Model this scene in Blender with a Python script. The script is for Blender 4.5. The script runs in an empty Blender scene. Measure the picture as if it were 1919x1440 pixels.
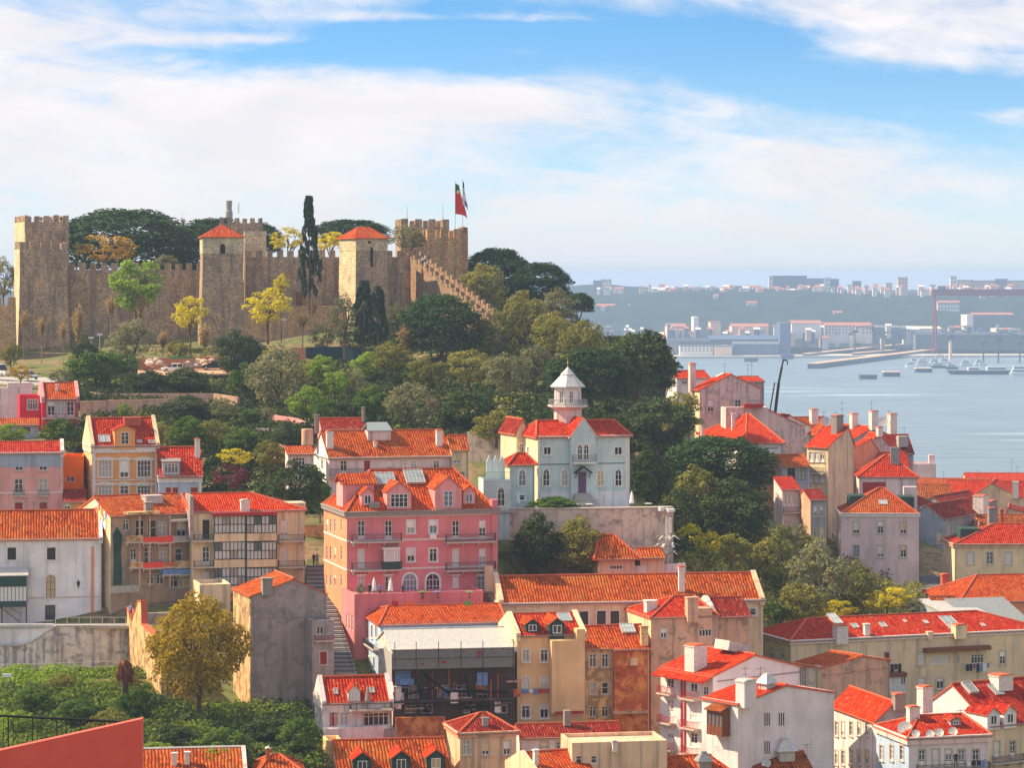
import bpy, math, random
import numpy as np
from mathutils import Matrix, Vector
random.seed(7)
SC = bpy.context.scene
COL = SC.collection
# ------------------------------------------------------------------ camera, world, sun, exposure
F, CX, HY, CZ = 5440.0, 959.5, 520.0, 110.0      # focal length in photo pixels, principal column, eye-level row, eye height (m)
cam = bpy.data.cameras.new('camera'); cam.lens = F * 36 / 1919; cam.sensor_width = 36
cam.shift_y = -(720 - HY) / 1919; cam.clip_start = 1; cam.clip_end = 80000
camo = bpy.data.objects.new('camera', cam); COL.objects.link(camo)
camo.location = (0, 0, CZ); camo.rotation_euler = (math.pi / 2, 0, 0); SC.camera = camo
SUN_EL, SUN_BACK = 41.0, 13.0                     # degrees: height, and how far behind the scene the light comes from
b = math.radians(SUN_BACK); e = math.radians(SUN_EL)
SDIR = Vector((-math.cos(b) * math.cos(e), math.sin(b) * math.cos(e), math.sin(e)))
sl = bpy.data.lights.new('sun', 'SUN'); sl.energy = 4.0; sl.angle = math.radians(0.5); sl.color = (1.0, 0.81, 0.53)
so = bpy.data.objects.new('sun', sl); COL.objects.link(so)
so.rotation_euler = (-SDIR).to_track_quat('-Z', 'Y').to_euler()
SC.view_settings.view_transform = 'Standard'; SC.view_settings.look = 'None'
SC.view_settings.exposure = 1.0; SC.view_settings.gamma = 1.0; SC.view_settings.use_curve_mapping = False
SC.render.engine = 'CYCLES'; SC.cycles.use_denoising = True
SC.cycles.max_bounces = 5; SC.cycles.diffuse_bounces = 3; SC.cycles.glossy_bounces = 2; SC.cycles.transmission_bounces = 2
SC.cycles.volume_bounces = 1; SC.cycles.sample_clamp_indirect = 4

class NT:
    """small node-tree helper"""
    def __init__(s, nt): s.t = nt
    def n(s, ty, ins=None, **kw):
        d = s.t.nodes.new(ty)
        for k, v in kw.items(): setattr(d, k, v)
        for k, v in (ins or {}).items():
            if isinstance(v, bpy.types.NodeSocket): s.t.links.new(v, d.inputs[k])
            else: d.inputs[k].default_value = v
        return d
    def m(s, op, a, b=0.0, c=None, clamp=False):
        ins = {0: a, 1: b}
        if c is not None: ins[2] = c
        return s.n('ShaderNodeMath', ins, operation=op, use_clamp=clamp).outputs[0]
    def ss(s, x, lo, hi):
        return s.n('ShaderNodeMapRange', {0: x, 1: lo, 2: hi, 3: 0.0, 4: 1.0}, interpolation_type='SMOOTHSTEP').outputs[0]
    def mix(s, f, a, b, bt='MIX'):
        d = s.n('ShaderNodeMix', data_type='RGBA', blend_type=bt)
        for k, v in ((0, f), (6, a), (7, b)):
            if isinstance(v, bpy.types.NodeSocket): s.t.links.new(v, d.inputs[k])
            else: d.inputs[k].default_value = v if k == 0 or len(v) == 4 else (*v, 1)
        return d.outputs[2]
    def noise(s, vec, scale, detail=4, rough=0.55, dist=0.0):
        return s.n('ShaderNodeTexNoise', {'Vector': vec, 'Scale': scale, 'Detail': detail, 'Roughness': rough, 'Distortion': dist}).outputs[0]
    def scale(s, vec, xyz):
        return s.n('ShaderNodeVectorMath', {0: vec, 1: xyz}, operation='MULTIPLY').outputs[0]

w = bpy.data.worlds.new('World'); SC.world = w; w.use_nodes = True
w.node_tree.nodes.clear(); N = NT(w.node_tree)
tc = N.n('ShaderNodeTexCoord').outputs['Generated']
sx = N.n('ShaderNodeSeparateXYZ', {0: tc}); X, Y_, Z = sx.outputs
hh = N.m('SQRT', N.m('ADD', N.m('MULTIPLY', X, X), N.m('MULTIPLY', Y_, Y_)))
el = N.m('DIVIDE', Z, N.m('MAXIMUM', hh, 0.02))
U = N.m('MULTIPLY', N.m('ARCTAN2', X, Y_), 5.44); V = N.m('MULTIPLY', el, 5.44)
# the sky turns blue low down on a clear spring day: elevation is stretched before the sky model is read
zz = N.m('ADD', N.m('MULTIPLY', N.m('MAXIMUM', Z, 0.0), 5.0), 0.035)
sv = N.n('ShaderNodeCombineXYZ', {0: X, 1: Y_, 2: zz}).outputs[0]
sv = N.n('ShaderNodeVectorMath', {0: sv}, operation='NORMALIZE').outputs[0]
skyn = N.n('ShaderNodeTexSky', {'Vector': sv}, sky_type='NISHITA', sun_disc=False, sun_elevation=math.radians(SUN_EL),
           sun_rotation=math.atan2(SDIR.x, SDIR.y), altitude=100, air_density=1.3, dust_density=0.5, ozone_density=1.2)
sky = N.n('ShaderNodeHueSaturation', {'Saturation': 1.45, 'Value': 0.95, 'Color': skyn.outputs[0]}).outputs[0]
sky = N.mix(1.0, sky, (0.46, 1.14, 1.14), 'MULTIPLY')
cv = N.n('ShaderNodeCombineXYZ', {0: X, 1: Y_, 2: N.m('MULTIPLY', Z, 2.6)}).outputs[0]
wr = N.n('ShaderNodeTexNoise', {'Vector': cv, 'Scale': 11.0, 'Detail': 4.0}).outputs[1]
cv2 = N.n('ShaderNodeVectorMath', {0: N.scale(wr, (0.09, 0.09, 0.09)), 1: cv}, operation='ADD').outputs[0]
n1 = N.noise(cv2, 8.0, 9, 0.60, 0.3); n2 = N.noise(cv2, 34.0, 7, 0.62, 0.5)
ci = N.n('ShaderNodeCombineXYZ', {0: X, 1: Y_, 2: N.m('ADD', N.m('MULTIPLY', Z, 7.0), N.m('MULTIPLY', X, 0.9))}).outputs[0]
n4 = N.noise(ci, 13.0, 8, 0.62, 0.5)                      # thin slanting streaks
dens = N.m('ADD', N.m('ADD', N.m('MULTIPLY', n1, 0.60), N.m('MULTIPLY', n2, 0.30)), N.m('MULTIPLY', n4, 0.36))
def blob(u, v, su, sv_, amp):
    a = N.m('DIVIDE', N.m('SUBTRACT', U, u), su); c = N.m('DIVIDE', N.m('SUBTRACT', V, v), sv_)
    g = N.m('POWER', 2.718, N.m('MULTIPLY', N.m('ADD', N.m('MULTIPLY', a, a), N.m('MULTIPLY', c, c)), -1.0))
    return N.m('MULTIPLY', g, amp)
for q in [(-0.55, 0.315, 0.55, 0.065, 0.13), (0.05, 0.325, 0.30, 0.050, 0.13), (-0.62, 0.20, 0.60, 0.10, 0.08), (-0.78, 0.465, 0.30, 0.05, 0.06), (0.78, 0.455, 0.22, 0.055, 0.11),
          (-0.05, 0.45, 0.50, 0.055, -0.24), (0.50, 0.345, 0.24, 0.065, -0.28), (0.38, 0.44, 0.18, 0.07, -0.22), (0.90, 0.32, 0.24, 0.07, -0.25), (-0.45, 0.415, 0.22, 0.025, -0.08), (-0.10, 0.487, 0.34, 0.012, 0.20), (-0.55, 0.445, 0.16, 0.012, 0.16), (0.62, 0.475, 0.12, 0.02, 0.08), (0.95, 0.30, 0.08, 0.02, 0.22), (0.0, 0.43, 0.10, 0.010, 0.12), (0.40, 0.32, 0.10, 0.03, 0.12)]:
    dens = N.m('ADD', dens, blob(*q))
dens = N.m('ADD', dens, 0.10)
cm = N.ss(dens, 0.55, 0.86)
n3 = N.noise(cv2, 15.0, 4)
ccol = N.mix(N.ss(n3, 0.35, 0.7), (5.0, 4.68, 4.68), (5.9, 5.5, 5.32))
skc = N.mix(N.m('MULTIPLY', cm, 0.92), sky, ccol)
# whitish lilac veil over the horizon
veil = N.m('POWER', 2.718, N.m('MULTIPLY', N.m('MAXIMUM', V, 0.0), -3.3))
skc = N.mix(N.m('MULTIPLY', veil, 0.96), skc, (4.35, 4.2, 4.45))
bg = N.n('ShaderNodeBackground', {0: skc, 1: 0.1})
N.t.links.new(bg.outputs[0], N.n('ShaderNodeOutputWorld').inputs[0])

# ------------------------------------------------------------------ helpers
def P(px, py, Y): return Vector(((px - CX) * Y / F, Y, CZ - (py - HY) * Y / F))
def lin(r, g, b_, k=1.0):
    f = lambda c: (c / 255 / 12.92 if c < 11 else ((c / 255 + 0.055) / 1.055) ** 2.4) * k
    c = (f(r), f(g), f(b_)); m_ = max(c); y_ = sum(c) / 3; q = min(1.0, .84 / max(m_, 1e-6)); return tuple(max(.004, (y_ + (x - y_) * (1.06 if k > 1.05 else 1.0)) * q) for x in c)
def link(o, parent=None):
    COL.objects.link(o)
    if parent is not None: o.parent = parent
    return o
def tag(o, label=None, cat=None, group=None, kind=None):
    if label: o['label'] = label
    if cat: o['category'] = cat
    if group: o['group'] = group
    if kind: o['kind'] = kind
    return o
def empty(name, mat4, parent=None):
    o = bpy.data.objects.new(name, None); o.empty_display_size = 0.2; link(o, parent); o.matrix_local = mat4; return o
def T(x, y=0, z=0, rz=0.0):
    v = Vector(x) if not isinstance(x, (int, float)) else Vector((x, y, z))
    return Matrix.Translation(v) @ Matrix.Rotation(rz, 4, 'Z')
def inst(name, mesh, parent=None, mat4=None):
    o = bpy.data.objects.new(name, mesh); link(o, parent)
    if mat4 is not None: o.matrix_local = mat4
    return o
class MB:
    def __init__(s): s.v, s.f, s.m, s.uv = [], [], [], []
    def poly(s, pts, mi=0, uv=None):
        k = len(s.v); s.v += [tuple(p) for p in pts]; s.f.append(tuple(range(k, k + len(pts)))); s.m.append(mi); s.uv.append(uv)
    def box(s, x0, x1, y0, y1, z0, z1, mi=0, M=None):
        c = [(x0, y0, z0), (x1, y0, z0), (x1, y1, z0), (x0, y1, z0), (x0, y0, z1), (x1, y0, z1), (x1, y1, z1), (x0, y1, z1)]
        if M is not None: c = [tuple(M @ Vector(p)) for p in c]
        k = len(s.v); s.v += c
        for q in ((0, 3, 2, 1), (4, 5, 6, 7), (0, 1, 5, 4), (1, 2, 6, 5), (2, 3, 7, 6), (3, 0, 4, 7)):
            s.f.append(tuple(k + i for i in q)); s.m.append(mi); s.uv.append(None)
    def prism(s, poly, y0, y1, mi=0):                # polygon in x,z (counter-clockwise from -y) extruded along y
        n = len(poly)
        s.poly([(x, y0, z) for x, z in poly], mi); s.poly([(x, y1, z) for x, z in reversed(poly)], mi)
        for i in range(n):
            (xa, za), (xb, zb) = poly[i], poly[(i + 1) % n]
            s.poly([(xa, y0, za), (xa, y1, za), (xb, y1, zb), (xb, y0, zb)], mi)
    def slab(s, pts, th, mi=0, uv=None, me=None):     # polygon with vertical thickness under it
        pts = [Vector(p) for p in pts]; lo = [p - Vector((0, 0, th)) for p in pts]; me = mi if me is None else me
        s.poly(pts, mi, uv); s.poly(lo[::-1], me)
        for i in range(len(pts)):
            j = (i + 1) % len(pts); s.poly([pts[i], lo[i], lo[j], pts[j]], me)
    def tube(s, p0, p1, r, n=6, mi=0, r1=None):
        p0, p1 = Vector(p0), Vector(p1); d = (p1 - p0)
        if d.length < 1e-6: return
        q = d.to_track_quat('Z', 'Y'); r1 = r if r1 is None else r1; k = len(s.v)
        for i in range(n):
            a = 2 * math.pi * i / n; o = q @ Vector((math.cos(a), math.sin(a), 0)); s.v += [tuple(p0 + o * r), tuple(p1 + o * r1)]
        for i in range(n):
            j = (i + 1) % n; s.f.append((k + 2 * i, k + 2 * j, k + 2 * j + 1, k + 2 * i + 1)); s.m.append(mi); s.uv.append(None)
        s.f.append(tuple(k + 2 * i for i in range(n))[::-1]); s.m.append(mi); s.uv.append(None)
        s.f.append(tuple(k + 2 * i + 1 for i in range(n))); s.m.append(mi); s.uv.append(None)
    def lathe(s, prof, n=8, c=(0, 0, 0), mi=0, ph=0.0):   # profile [(r,z)] bottom to top
        k = len(s.v)
        for r, z in prof:
            for i in range(n):
                a = 2 * math.pi * i / n + ph; s.v.append((c[0] + r * math.cos(a), c[1] + r * math.sin(a), c[2] + z))
        for q in range(len(prof) - 1):
            for i in range(n):
                j = (i + 1) % n; s.f.append((k + q * n + i, k + q * n + j, k + q * n + n + j, k + q * n + n + i)); s.m.append(mi); s.uv.append(None)
        s.f.append(tuple(k + i for i in range(n))[::-1]); s.m.append(mi); s.uv.append(None)
        e0 = k + (len(prof) - 1) * n; s.f.append(tuple(e0 + i for i in range(n))); s.m.append(mi); s.uv.append(None)
    def mesh(s, name, mats, smooth=False):
        me = bpy.data.meshes.new(name); me.from_pydata(s.v, [], s.f)
        for m in mats if isinstance(mats, (list, tuple)) else [mats]: me.materials.append(M(m) if isinstance(m, str) else m)
        me.polygons.foreach_set('material_index', s.m)
        if any(u is not None for u in s.uv):
            ul = me.uv_layers.new(name='UVMap'); flat = []
            for f, u in zip(s.f, s.uv):
                for i in range(len(f)): flat += list(u[i]) if u is not None else [0.0, 0.0]
            ul.data.foreach_set('uv', flat)
        if smooth: me.polygons.foreach_set('use_smooth', [True] * len(s.f))
        me.update(); return me
    def build(s, name, mats, parent=None, mat4=None, smooth=False):
        return inst(name, s.mesh(name, mats, smooth), parent, mat4)

# ------------------------------------------------------------------ materials
MATS = {}
def base_mat(name):
    m = bpy.data.materials.new(name); m.use_nodes = True; n = NT(m.node_tree)
    bs = [q for q in m.node_tree.nodes if q.type == 'BSDF_PRINCIPLED'][0]
    return m, n, bs
def simple(name, c, rough=0.7, metal=0.0, spec=0.3, var=0.12, vs=3.0):
    m, n, bs = base_mat(name)
    tc = n.n('ShaderNodeTexCoord').outputs['Object']
    no = n.noise(tc, vs, 4)
    col = n.mix(n.ss(no, 0.3, 0.7), tuple(x * (1 - var) for x in c), tuple(min(1, x * (1 + var)) for x in c))
    n.t.links.new(col, bs.inputs['Base Color']); bs.inputs['Roughness'].default_value = rough
    bs.inputs['Metallic'].default_value = metal; bs.inputs['Specular IOR Level'].default_value = spec
    MATS[name] = m; return m
def plaster(name, c, dirt=0.35, dc=(0.16, 0.13, 0.10), spots=0.0, sc=(0.3, 0.22, 0.15), big=0.35):
    """painted render: mottling, rain streaks, optional patches where the coat has come off"""
    m, n, bs = base_mat(name)
    geo = n.n('ShaderNodeNewGeometry').outputs['Position']
    a = n.noise(geo, big, 6, 0.6); st = n.noise(n.scale(geo, (1.3, 1.3, 0.10)), 1.0, 5, 0.6); fn = n.noise(geo, 6.0, 4)
    col = n.mix(n.ss(a, 0.3, 0.7), tuple(x * 0.84 for x in c), tuple(min(.9, x * 1.06) for x in c))
    pt_ = n.noise(geo, 0.75, 7, 0.7, 0.4); col = n.mix(n.m('MULTIPLY', n.ss(pt_, 0.52, 0.60), 0.10 + 0.35 * dirt), col, tuple(min(.9, x * 0.72 + 0.10) for x in c))
    col = n.mix(n.m('MULTIPLY', n.ss(st, 0.47, 0.72), min(.8, dirt * 1.05)), col, dc)
    col = n.mix(n.m('MULTIPLY', n.ss(fn, 0.45, 0.85), 0.18 + dirt * 0.25), col, tuple(x * 0.72 for x in c))
    if spots:
        s2 = n.noise(geo, 0.8, 7, 0.65, 0.5); col = n.mix(n.m('MULTIPLY', n.ss(s2, 0.58 - 0.18 * spots, 0.68 - 0.12 * spots), 0.75), col, sc)
        s3 = n.noise(geo, 0.35, 7, 0.7, 0.8); col = n.mix(n.m('MULTIPLY', n.ss(s3, 0.50, 0.70), spots * .8), col, tuple(x * 0.45 for x in sc))
    bmp = n.n('ShaderNodeBump', {'Height': n.noise(geo, 3.0, 6, 0.65), 'Strength': 0.25, 'Distance': 0.05})
    n.t.links.new(col, bs.inputs['Base Color']); n.t.links.new(bmp.outputs[0], bs.inputs['Normal'])
    bs.inputs['Roughness'].default_value = 0.9; bs.inputs['Specular IOR Level'].default_value = 0.08
    MATS[name] = m; return m
def tiles(name, c, c2, pu=0.30, pv=0.52, moss=0.15, row=0.5, mossc=(0.20, 0.13, 0.05)):
    """clay roof tiles: rounded columns, stepped courses, tile-to-tile colour, lichen; UV is in metres"""
    m, n, bs = base_mat(name)
    uv = n.n('ShaderNodeUVMap').outputs[0]; s = n.n('ShaderNodeSeparateXYZ', {0: uv}); u, v = s.outputs[0], s.outputs[1]
    gp = n.n('ShaderNodeNewGeometry').outputs['Position']; jt = n.m('MULTIPLY', n.m('SUBTRACT', n.noise(gp, 0.6, 3), 0.5), 0.35); u = n.m('ADD', u, jt); v = n.m('ADD', v, n.m('MULTIPLY', jt, 0.8)); uu = n.m('DIVIDE', u, pu); vv = n.m('DIVIDE', v, pv)
    fu = n.m('FRACT', uu); fv = n.m('FRACT', vv)
    hump = n.m('SINE', n.m('MULTIPLY', fu, math.pi)); step = n.m('SUBTRACT', 1.0, fv)
    hgt = n.m('ADD', n.m('MULTIPLY', hump, 0.10), n.m('MULTIPLY', step, 0.06 * row * 2))
    cell = n.n('ShaderNodeCombineXYZ', {0: n.m('FLOOR', uu), 1: n.m('FLOOR', vv), 2: n.n('ShaderNodeObjectInfo').outputs['Random']}).outputs[0]
    wn = n.n('ShaderNodeTexWhiteNoise', {'Vector': cell}).outputs[0]
    geo = n.n('ShaderNodeNewGeometry').outputs['Position']
    big = n.noise(geo, 0.35, 6, 0.65)
    col = n.mix(n.ss(n.m('ADD', n.m('MULTIPLY', wn, 0.42), n.m('MULTIPLY', big, 0.62)), 0.32, 0.72), c, c2)
    gro = n.m('MULTIPLY', n.ss(hump, 0.75, 0.15), 0.75)
    gro = n.m('MAXIMUM', gro, n.m('MULTIPLY', n.ss(fv, 0.86, 0.97), row))
    col = n.mix(n.m('MULTIPLY', n.ss(wn, 0.90, 0.93), 0.30), col, (0.55, 0.22, 0.11)); col = n.mix(n.m('MULTIPLY', n.ss(wn, 0.10, 0.07), 0.6), col, tuple(x * 0.45 for x in c))
    pp = n.noise(geo, 0.22, 5, 0.6, 0.3); col = n.mix(n.m('MULTIPLY', n.ss(pp, 0.52, 0.66), 0.45), col, tuple(min(.7, x * y) for x, y in zip(c2, (0.88, 1.7, 1.9))))
    col = n.mix(gro, col, tuple(x * 0.32 for x in c))
    mo = n.noise(geo, 1.1, 6, 0.7); col = n.mix(n.m('MULTIPLY', n.ss(mo, 0.52, 0.72), moss * 1.8 + 0.06), col, mossc)
    mo2 = n.noise(geo, 0.5, 4, 0.6); col = n.mix(n.m('MULTIPLY', n.ss(mo2, 0.56, 0.7), moss), col, (0.09, 0.05, 0.04))
    bmp = n.n('ShaderNodeBump', {'Height': hgt, 'Strength': 0.8, 'Distance': 1.0})
    n.t.links.new(col, bs.inputs['Base Color']); n.t.links.new(bmp.outputs[0], bs.inputs['Normal'])
    bs.inputs['Roughness'].default_value = 0.9; bs.inputs['Specular IOR Level'].default_value = 0.06
    MATS[name] = m; return m
def stone(name, c, c2, bw=1.1, bh=0.55, stain=0.65, dark=(0.07, 0.055, 0.045)):
    """coursed castle masonry; coordinates run round the object so walls of any direction get courses"""
    m, n, bs = base_mat(name)
    geo = n.n('ShaderNodeNewGeometry'); po = geo.outputs['Position']
    s = n.n('ShaderNodeSeparateXYZ', {0: po}); cu = n.m('ADD', s.outputs[0], n.m('MULTIPLY', s.outputs[1], 0.83))
    wob = n.m('MULTIPLY', n.noise(po, 0.9, 4), 0.9)
    vec = n.n('ShaderNodeCombineXYZ', {0: n.m('ADD', cu, wob), 1: n.m('ADD', s.outputs[2], wob)}).outputs[0]
    br = n.n('ShaderNodeTexBrick', {'Vector': vec, 'Color1': (*c, 1), 'Color2': (*c2, 1), 'Mortar': (*[x * 0.80 for x in c], 1), 'Scale': 1.0,
             'Mortar Size': 0.045, 'Mortar Smooth': 0.4, 'Bias': -0.1, 'Brick Width': bw, 'Row Height': bh})
    big = n.noise(po, 0.16, 6, 0.6); med = n.noise(po, 1.1, 6, 0.68); st = n.noise(n.scale(po, (0.8, 0.8, 0.07)), 1.0, 5, 0.62); pit = n.noise(po, 2.6, 4, 0.7)
    col = n.mix(n.ss(big, 0.4, 0.62), br.outputs[0], tuple(x * y for x, y in zip(c2, (1.15, 0.95, 0.72))), 'MIX')
    col = n.mix(0.7, br.outputs[0], col)
    pat = n.noise(po, 0.33, 7, 0.7, 0.6); col = n.mix(n.m('MULTIPLY', n.ss(pat, 0.44, 0.58), 0.8), col, tuple(x * y for x, y in zip(c, (0.62, 0.60, 0.62))))
    pa2 = n.noise(n.scale(po, (1, 1, 1.7)), 0.21, 6, 0.65, 0.3); col = n.mix(n.m('MULTIPLY', n.ss(pa2, 0.52, 0.66), 0.6), col, tuple(min(.8, x * y) for x, y in zip(c2, (1.15, 1.0, 0.80))))
    col = n.mix(n.m('MULTIPLY', n.ss(med, 0.45, 0.72), 0.55), col, tuple(x * 0.5 for x in c))
    col = n.mix(n.m('MULTIPLY', n.ss(st, 0.46, 0.66), stain), col, dark)
    col = n.mix(n.m('MULTIPLY', n.ss(pit, 0.52, 0.58), 0.85), col, tuple(x * 0.30 for x in c))
    gr = n.noise(po, 5.5, 5, 0.75); col = n.mix(n.m('MULTIPLY', n.ss(gr, 0.42, 0.68), 0.5), col, tuple(min(.85, x * 1.35) for x in c2))
    bmp = n.n('ShaderNodeBump', {'Height': n.m('ADD', n.m('MULTIPLY', med, 0.5), n.m('MULTIPLY', br.outputs[1], -0.4)), 'Strength': 0.7, 'Distance': 0.25})
    n.t.links.new(col, bs.inputs['Base Color']); n.t.links.new(bmp.outputs[0], bs.inputs['Normal'])
    bs.inputs['Roughness'].default_value = 0.9; bs.inputs['Specular IOR Level'].default_value = 0.15
    MATS[name] = m; return m
def leaf(name, c, c2, trans=0.35):
    m, n, bs = base_mat(name); m.node_tree.nodes.remove(bs)
    g = n.n('ShaderNodeNewGeometry'); r = n.n('ShaderNodeObjectInfo').outputs['Random']
    t = n.m('ADD', n.m('MULTIPLY', g.outputs['Random Per Island'], 0.65), n.m('MULTIPLY', r, 0.35))
    col = n.mix(n.ss(t, 0.15, 0.85), c, c2)
    pn = n.noise(g.outputs['Position'], 0.35, 3); col = n.mix(n.m('MULTIPLY', n.ss(pn, 0.5, 0.7), 0.35), col, tuple(x * 1.45 for x in c2))
    d = n.n('ShaderNodeBsdfDiffuse', {0: col}); tr = n.n('ShaderNodeBsdfTranslucent', {0: n.mix(0.5, col, (0.25, 0.25, 0.02), 'ADD') if False else col})
    mx = n.n('ShaderNodeMixShader', {0: trans, 1: d.outputs[0], 2: tr.outputs[0]})
    out = [q for q in m.node_tree.nodes if q.type == 'OUTPUT_MATERIAL'][0]; n.t.links.new(mx.outputs[0], out.inputs[0])
    MATS[name] = m; return m
def glass(name, ramp, rough=0.08):
    m, n, bs = base_mat(name)
    r = n.n('ShaderNodeObjectInfo').outputs['Random']
    cr = n.n('ShaderNodeValToRGB', {0: r}); cr.color_ramp.interpolation = 'CONSTANT'
    els = cr.color_ramp.elements
    while len(els) < len(ramp): els.new(0.5)
    for i, (p, c) in enumerate(ramp): els[i].position = p; els[i].color = (*c, 1)
    n.t.links.new(cr.outputs[0], bs.inputs['Base Color']); bs.inputs['Roughness'].default_value = rough; bs.inputs['Specular IOR Level'].default_value = 0.5
    MATS[name] = m; return m
def M(k): return MATS[k]

K = 1.34
for nm, c, d in (('pink', (200, 120, 122), .26), ('palepink', (232, 168, 164), .22), ('rosewhite', (232, 206, 206), .2), ('ochre', (214, 150, 92), .2), ('crimson', (190, 44, 62), .2),
        ('orangewall', (240, 120, 44), .15), ('mint', (176, 189, 186), .24), ('white', (230, 224, 224), .25), ('offwhite', (222, 208, 204), .45), ('cream', (232, 208, 172), .35),
        ('yellow', (232, 194, 146), .14), ('lilac', (222, 208, 208), .10), ('blue', (108, 144, 184), .35), ('blueg', (160, 176, 200), .3), ('beige', (216, 182, 152), .5),
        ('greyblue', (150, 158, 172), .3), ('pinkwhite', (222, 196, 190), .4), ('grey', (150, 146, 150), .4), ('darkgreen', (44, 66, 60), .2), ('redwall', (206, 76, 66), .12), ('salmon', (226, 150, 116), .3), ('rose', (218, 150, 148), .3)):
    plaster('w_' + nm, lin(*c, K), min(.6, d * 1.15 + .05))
plaster('w_concrete', lin(154, 138, 134, 1.4), 0.42, (0.10, 0.08, 0.075), 0.5, (0.26, 0.22, 0.20))
plaster('w_brown', lin(176, 140, 118, 1.65), 0.45, (0.09, 0.065, 0.05), 0.3, (0.26, 0.19, 0.14))
plaster('w_ruinfront', lin(150, 128, 108, 1.5), 0.5, (0.12, 0.09, 0.07), 0.6, (0.30, 0.24, 0.19))
plaster('w_ruin', lin(186, 152, 112, 1.65), 0.5, (0.12, 0.09, 0.07), 0.75, (0.24, 0.14, 0.08))
plaster('w_redruin', lin(214, 140, 84, 1.65), 0.35, (0.12, 0.07, 0.05), 0.95, (0.42, 0.06, 0.035), 0.5)
plaster('w_stained', lin(196, 186, 180, 1.65), 0.8, (0.12, 0.11, 0.11), 0.5, (0.25, 0.22, 0.21))
plaster('w_retain', lin(184, 164, 150, 1.65), 0.32, (0.12, 0.10, 0.08), 0.45, (0.32, 0.27, 0.23))
plaster('w_rubble', lin(178, 128, 88, 1.65), 0.7, (0.12, 0.08, 0.05), 0.5, (0.22, 0.14, 0.09), 0.8)
plaster('w_rendergrey', lin(176, 156, 150, 1.65), 0.6, (0.16, 0.13, 0.12), 0.3, (0.34, 0.28, 0.26))
tiles('t_red', (0.3600, 0.0158, 0.0086), (0.5600, 0.0360, 0.0130), 0.30, 0.55, 0.05)
tiles('t_orange', (0.3800, 0.0547, 0.0101), (0.5800, 0.1124, 0.0202), 0.34, 0.5, 0.22, 0.35)
tiles('t_bright', (0.5400, 0.0306, 0.0072), (0.6600, 0.0540, 0.0101), 0.30, 0.5, 0.03, 0.35)
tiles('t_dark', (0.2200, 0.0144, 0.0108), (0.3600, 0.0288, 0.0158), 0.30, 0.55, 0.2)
tiles('t_rowred', (0.4200, 0.0199, 0.0086), (0.6000, 0.0455, 0.0115), 0.34, 0.42, 0.06, 0.95)
tiles('t_roworange', (0.4200, 0.0470, 0.0094), (0.6000, 0.0977, 0.0173), 0.34, 0.42, 0.18, 0.9)
tiles('t_brown', (0.2700, 0.0518, 0.0130), (0.4400, 0.0985, 0.0216), 0.34, 0.5, 0.4, 0.6)
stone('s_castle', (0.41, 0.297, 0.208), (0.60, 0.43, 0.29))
stone('s_light', (0.756, 0.561, 0.366), (0.800, 0.683, 0.451), 1.3, 0.6, 0.2)  # pale stone, and the sunlit tower sides painted paler
stone('s_warm', (0.6, 0.355, 0.18), (0.72, 0.45, 0.24), 1.0, 0.5, 0.35)
stone('s_path', (0.46, 0.31, 0.20), (0.38, 0.25, 0.165), 0.8, 0.5, 0.3)
for nm, c, r, me in (('trim', (226, 216, 208), .8, 0), ('stonetrim', (196, 180, 166), .85, 0), ('wfix', (236, 230, 226), .5, 0), ('iron', (54, 52, 58), .6, .3), ('rail', (84, 80, 84), .6, .2), ('greenfix', (40, 66, 64), .5, 0), ('dark', (26, 22, 22), .9, 0),
        ('blackm', (30, 32, 40), .5, .4), ('lead', (150, 152, 150), .5, .3), ('zinc', (196, 192, 186), .5, .2), ('redfix', (170, 40, 34), .6, 0), ('purple', (104, 66, 104), .6, 0), ('wood', (128, 72, 48), .7, 0),
        ('trunk', (96, 78, 64), .9, 0), ('palebark', (150, 128, 112), .9, 0), ('concrete', (176, 170, 164), .9, 0), ('asphalt', (92, 92, 98), .9, 0), ('chim', (226, 214, 206), .85, 0), ('chimgrey', (150, 138, 132), .9, 0), ('terracotta', (196, 92, 58), .8, 0),
        ('bagcloth', (198, 180, 166), .9, 0), ('cloth', (232, 228, 226), .9, 0), ('clothblue', (110, 140, 190), .9, 0), ('clothred', (190, 44, 50), .9, 0), ('clothdark', (44, 44, 56), .9, 0), ('clothgreen', (90, 170, 90), .9, 0), ('clothorange', (232, 120, 40), .9, 0),
        ('carpaint', (206, 208, 214), .25, .3), ('cardark', (40, 46, 60), .25, .2), ('tyre', (24, 24, 26), .9, 0), ('lampglass', (230, 230, 226), .2, 0), ('skin', (190, 140, 112), .7, 0), ('hair', (48, 36, 30), .8, 0),
        ('tealboard', (24, 56, 66), .7, 0), ('orangeboard', (206, 128, 88), .8, 0), ('greensheet', (52, 150, 112), .7, 0), ('brick', (176, 92, 64), .9, 0), ('gantry', (124, 36, 56), .6, 0), ('hull', (60, 74, 104), .6, 0), ('shipwhite', (238, 240, 244), .4, 0), ('yellowpaint', (226, 190, 90), .6, 0), ('soot', (84, 66, 58), .95, 0), ('purplecloth', (110, 60, 120), .9, 0)):
    simple(nm, lin(*c), r, me)
glass('pane', [(0, (.02, .024, .03)), (.35, (.05, .06, .07)), (.55, (.42, .40, .38)), (.68, (.03, .03, .035)), (.8, (.16, .20, .26)), (.92, (.55, .42, .25))])
glass('panelight', [(0, (.66, .65, .63)), (.5, (.42, .36, .33)), (.7, (.12, .13, .15)), (.85, (.6, .58, .55))])
glass('skylight', [(0, (.30, .34, .34)), (.5, (.42, .46, .46)), (.8, (.2, .25, .3))], 0.2)
glass('panefar', [(0, (.06, .07, .09)), (.6, (.15, .17, .2))], 0.3)
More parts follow.
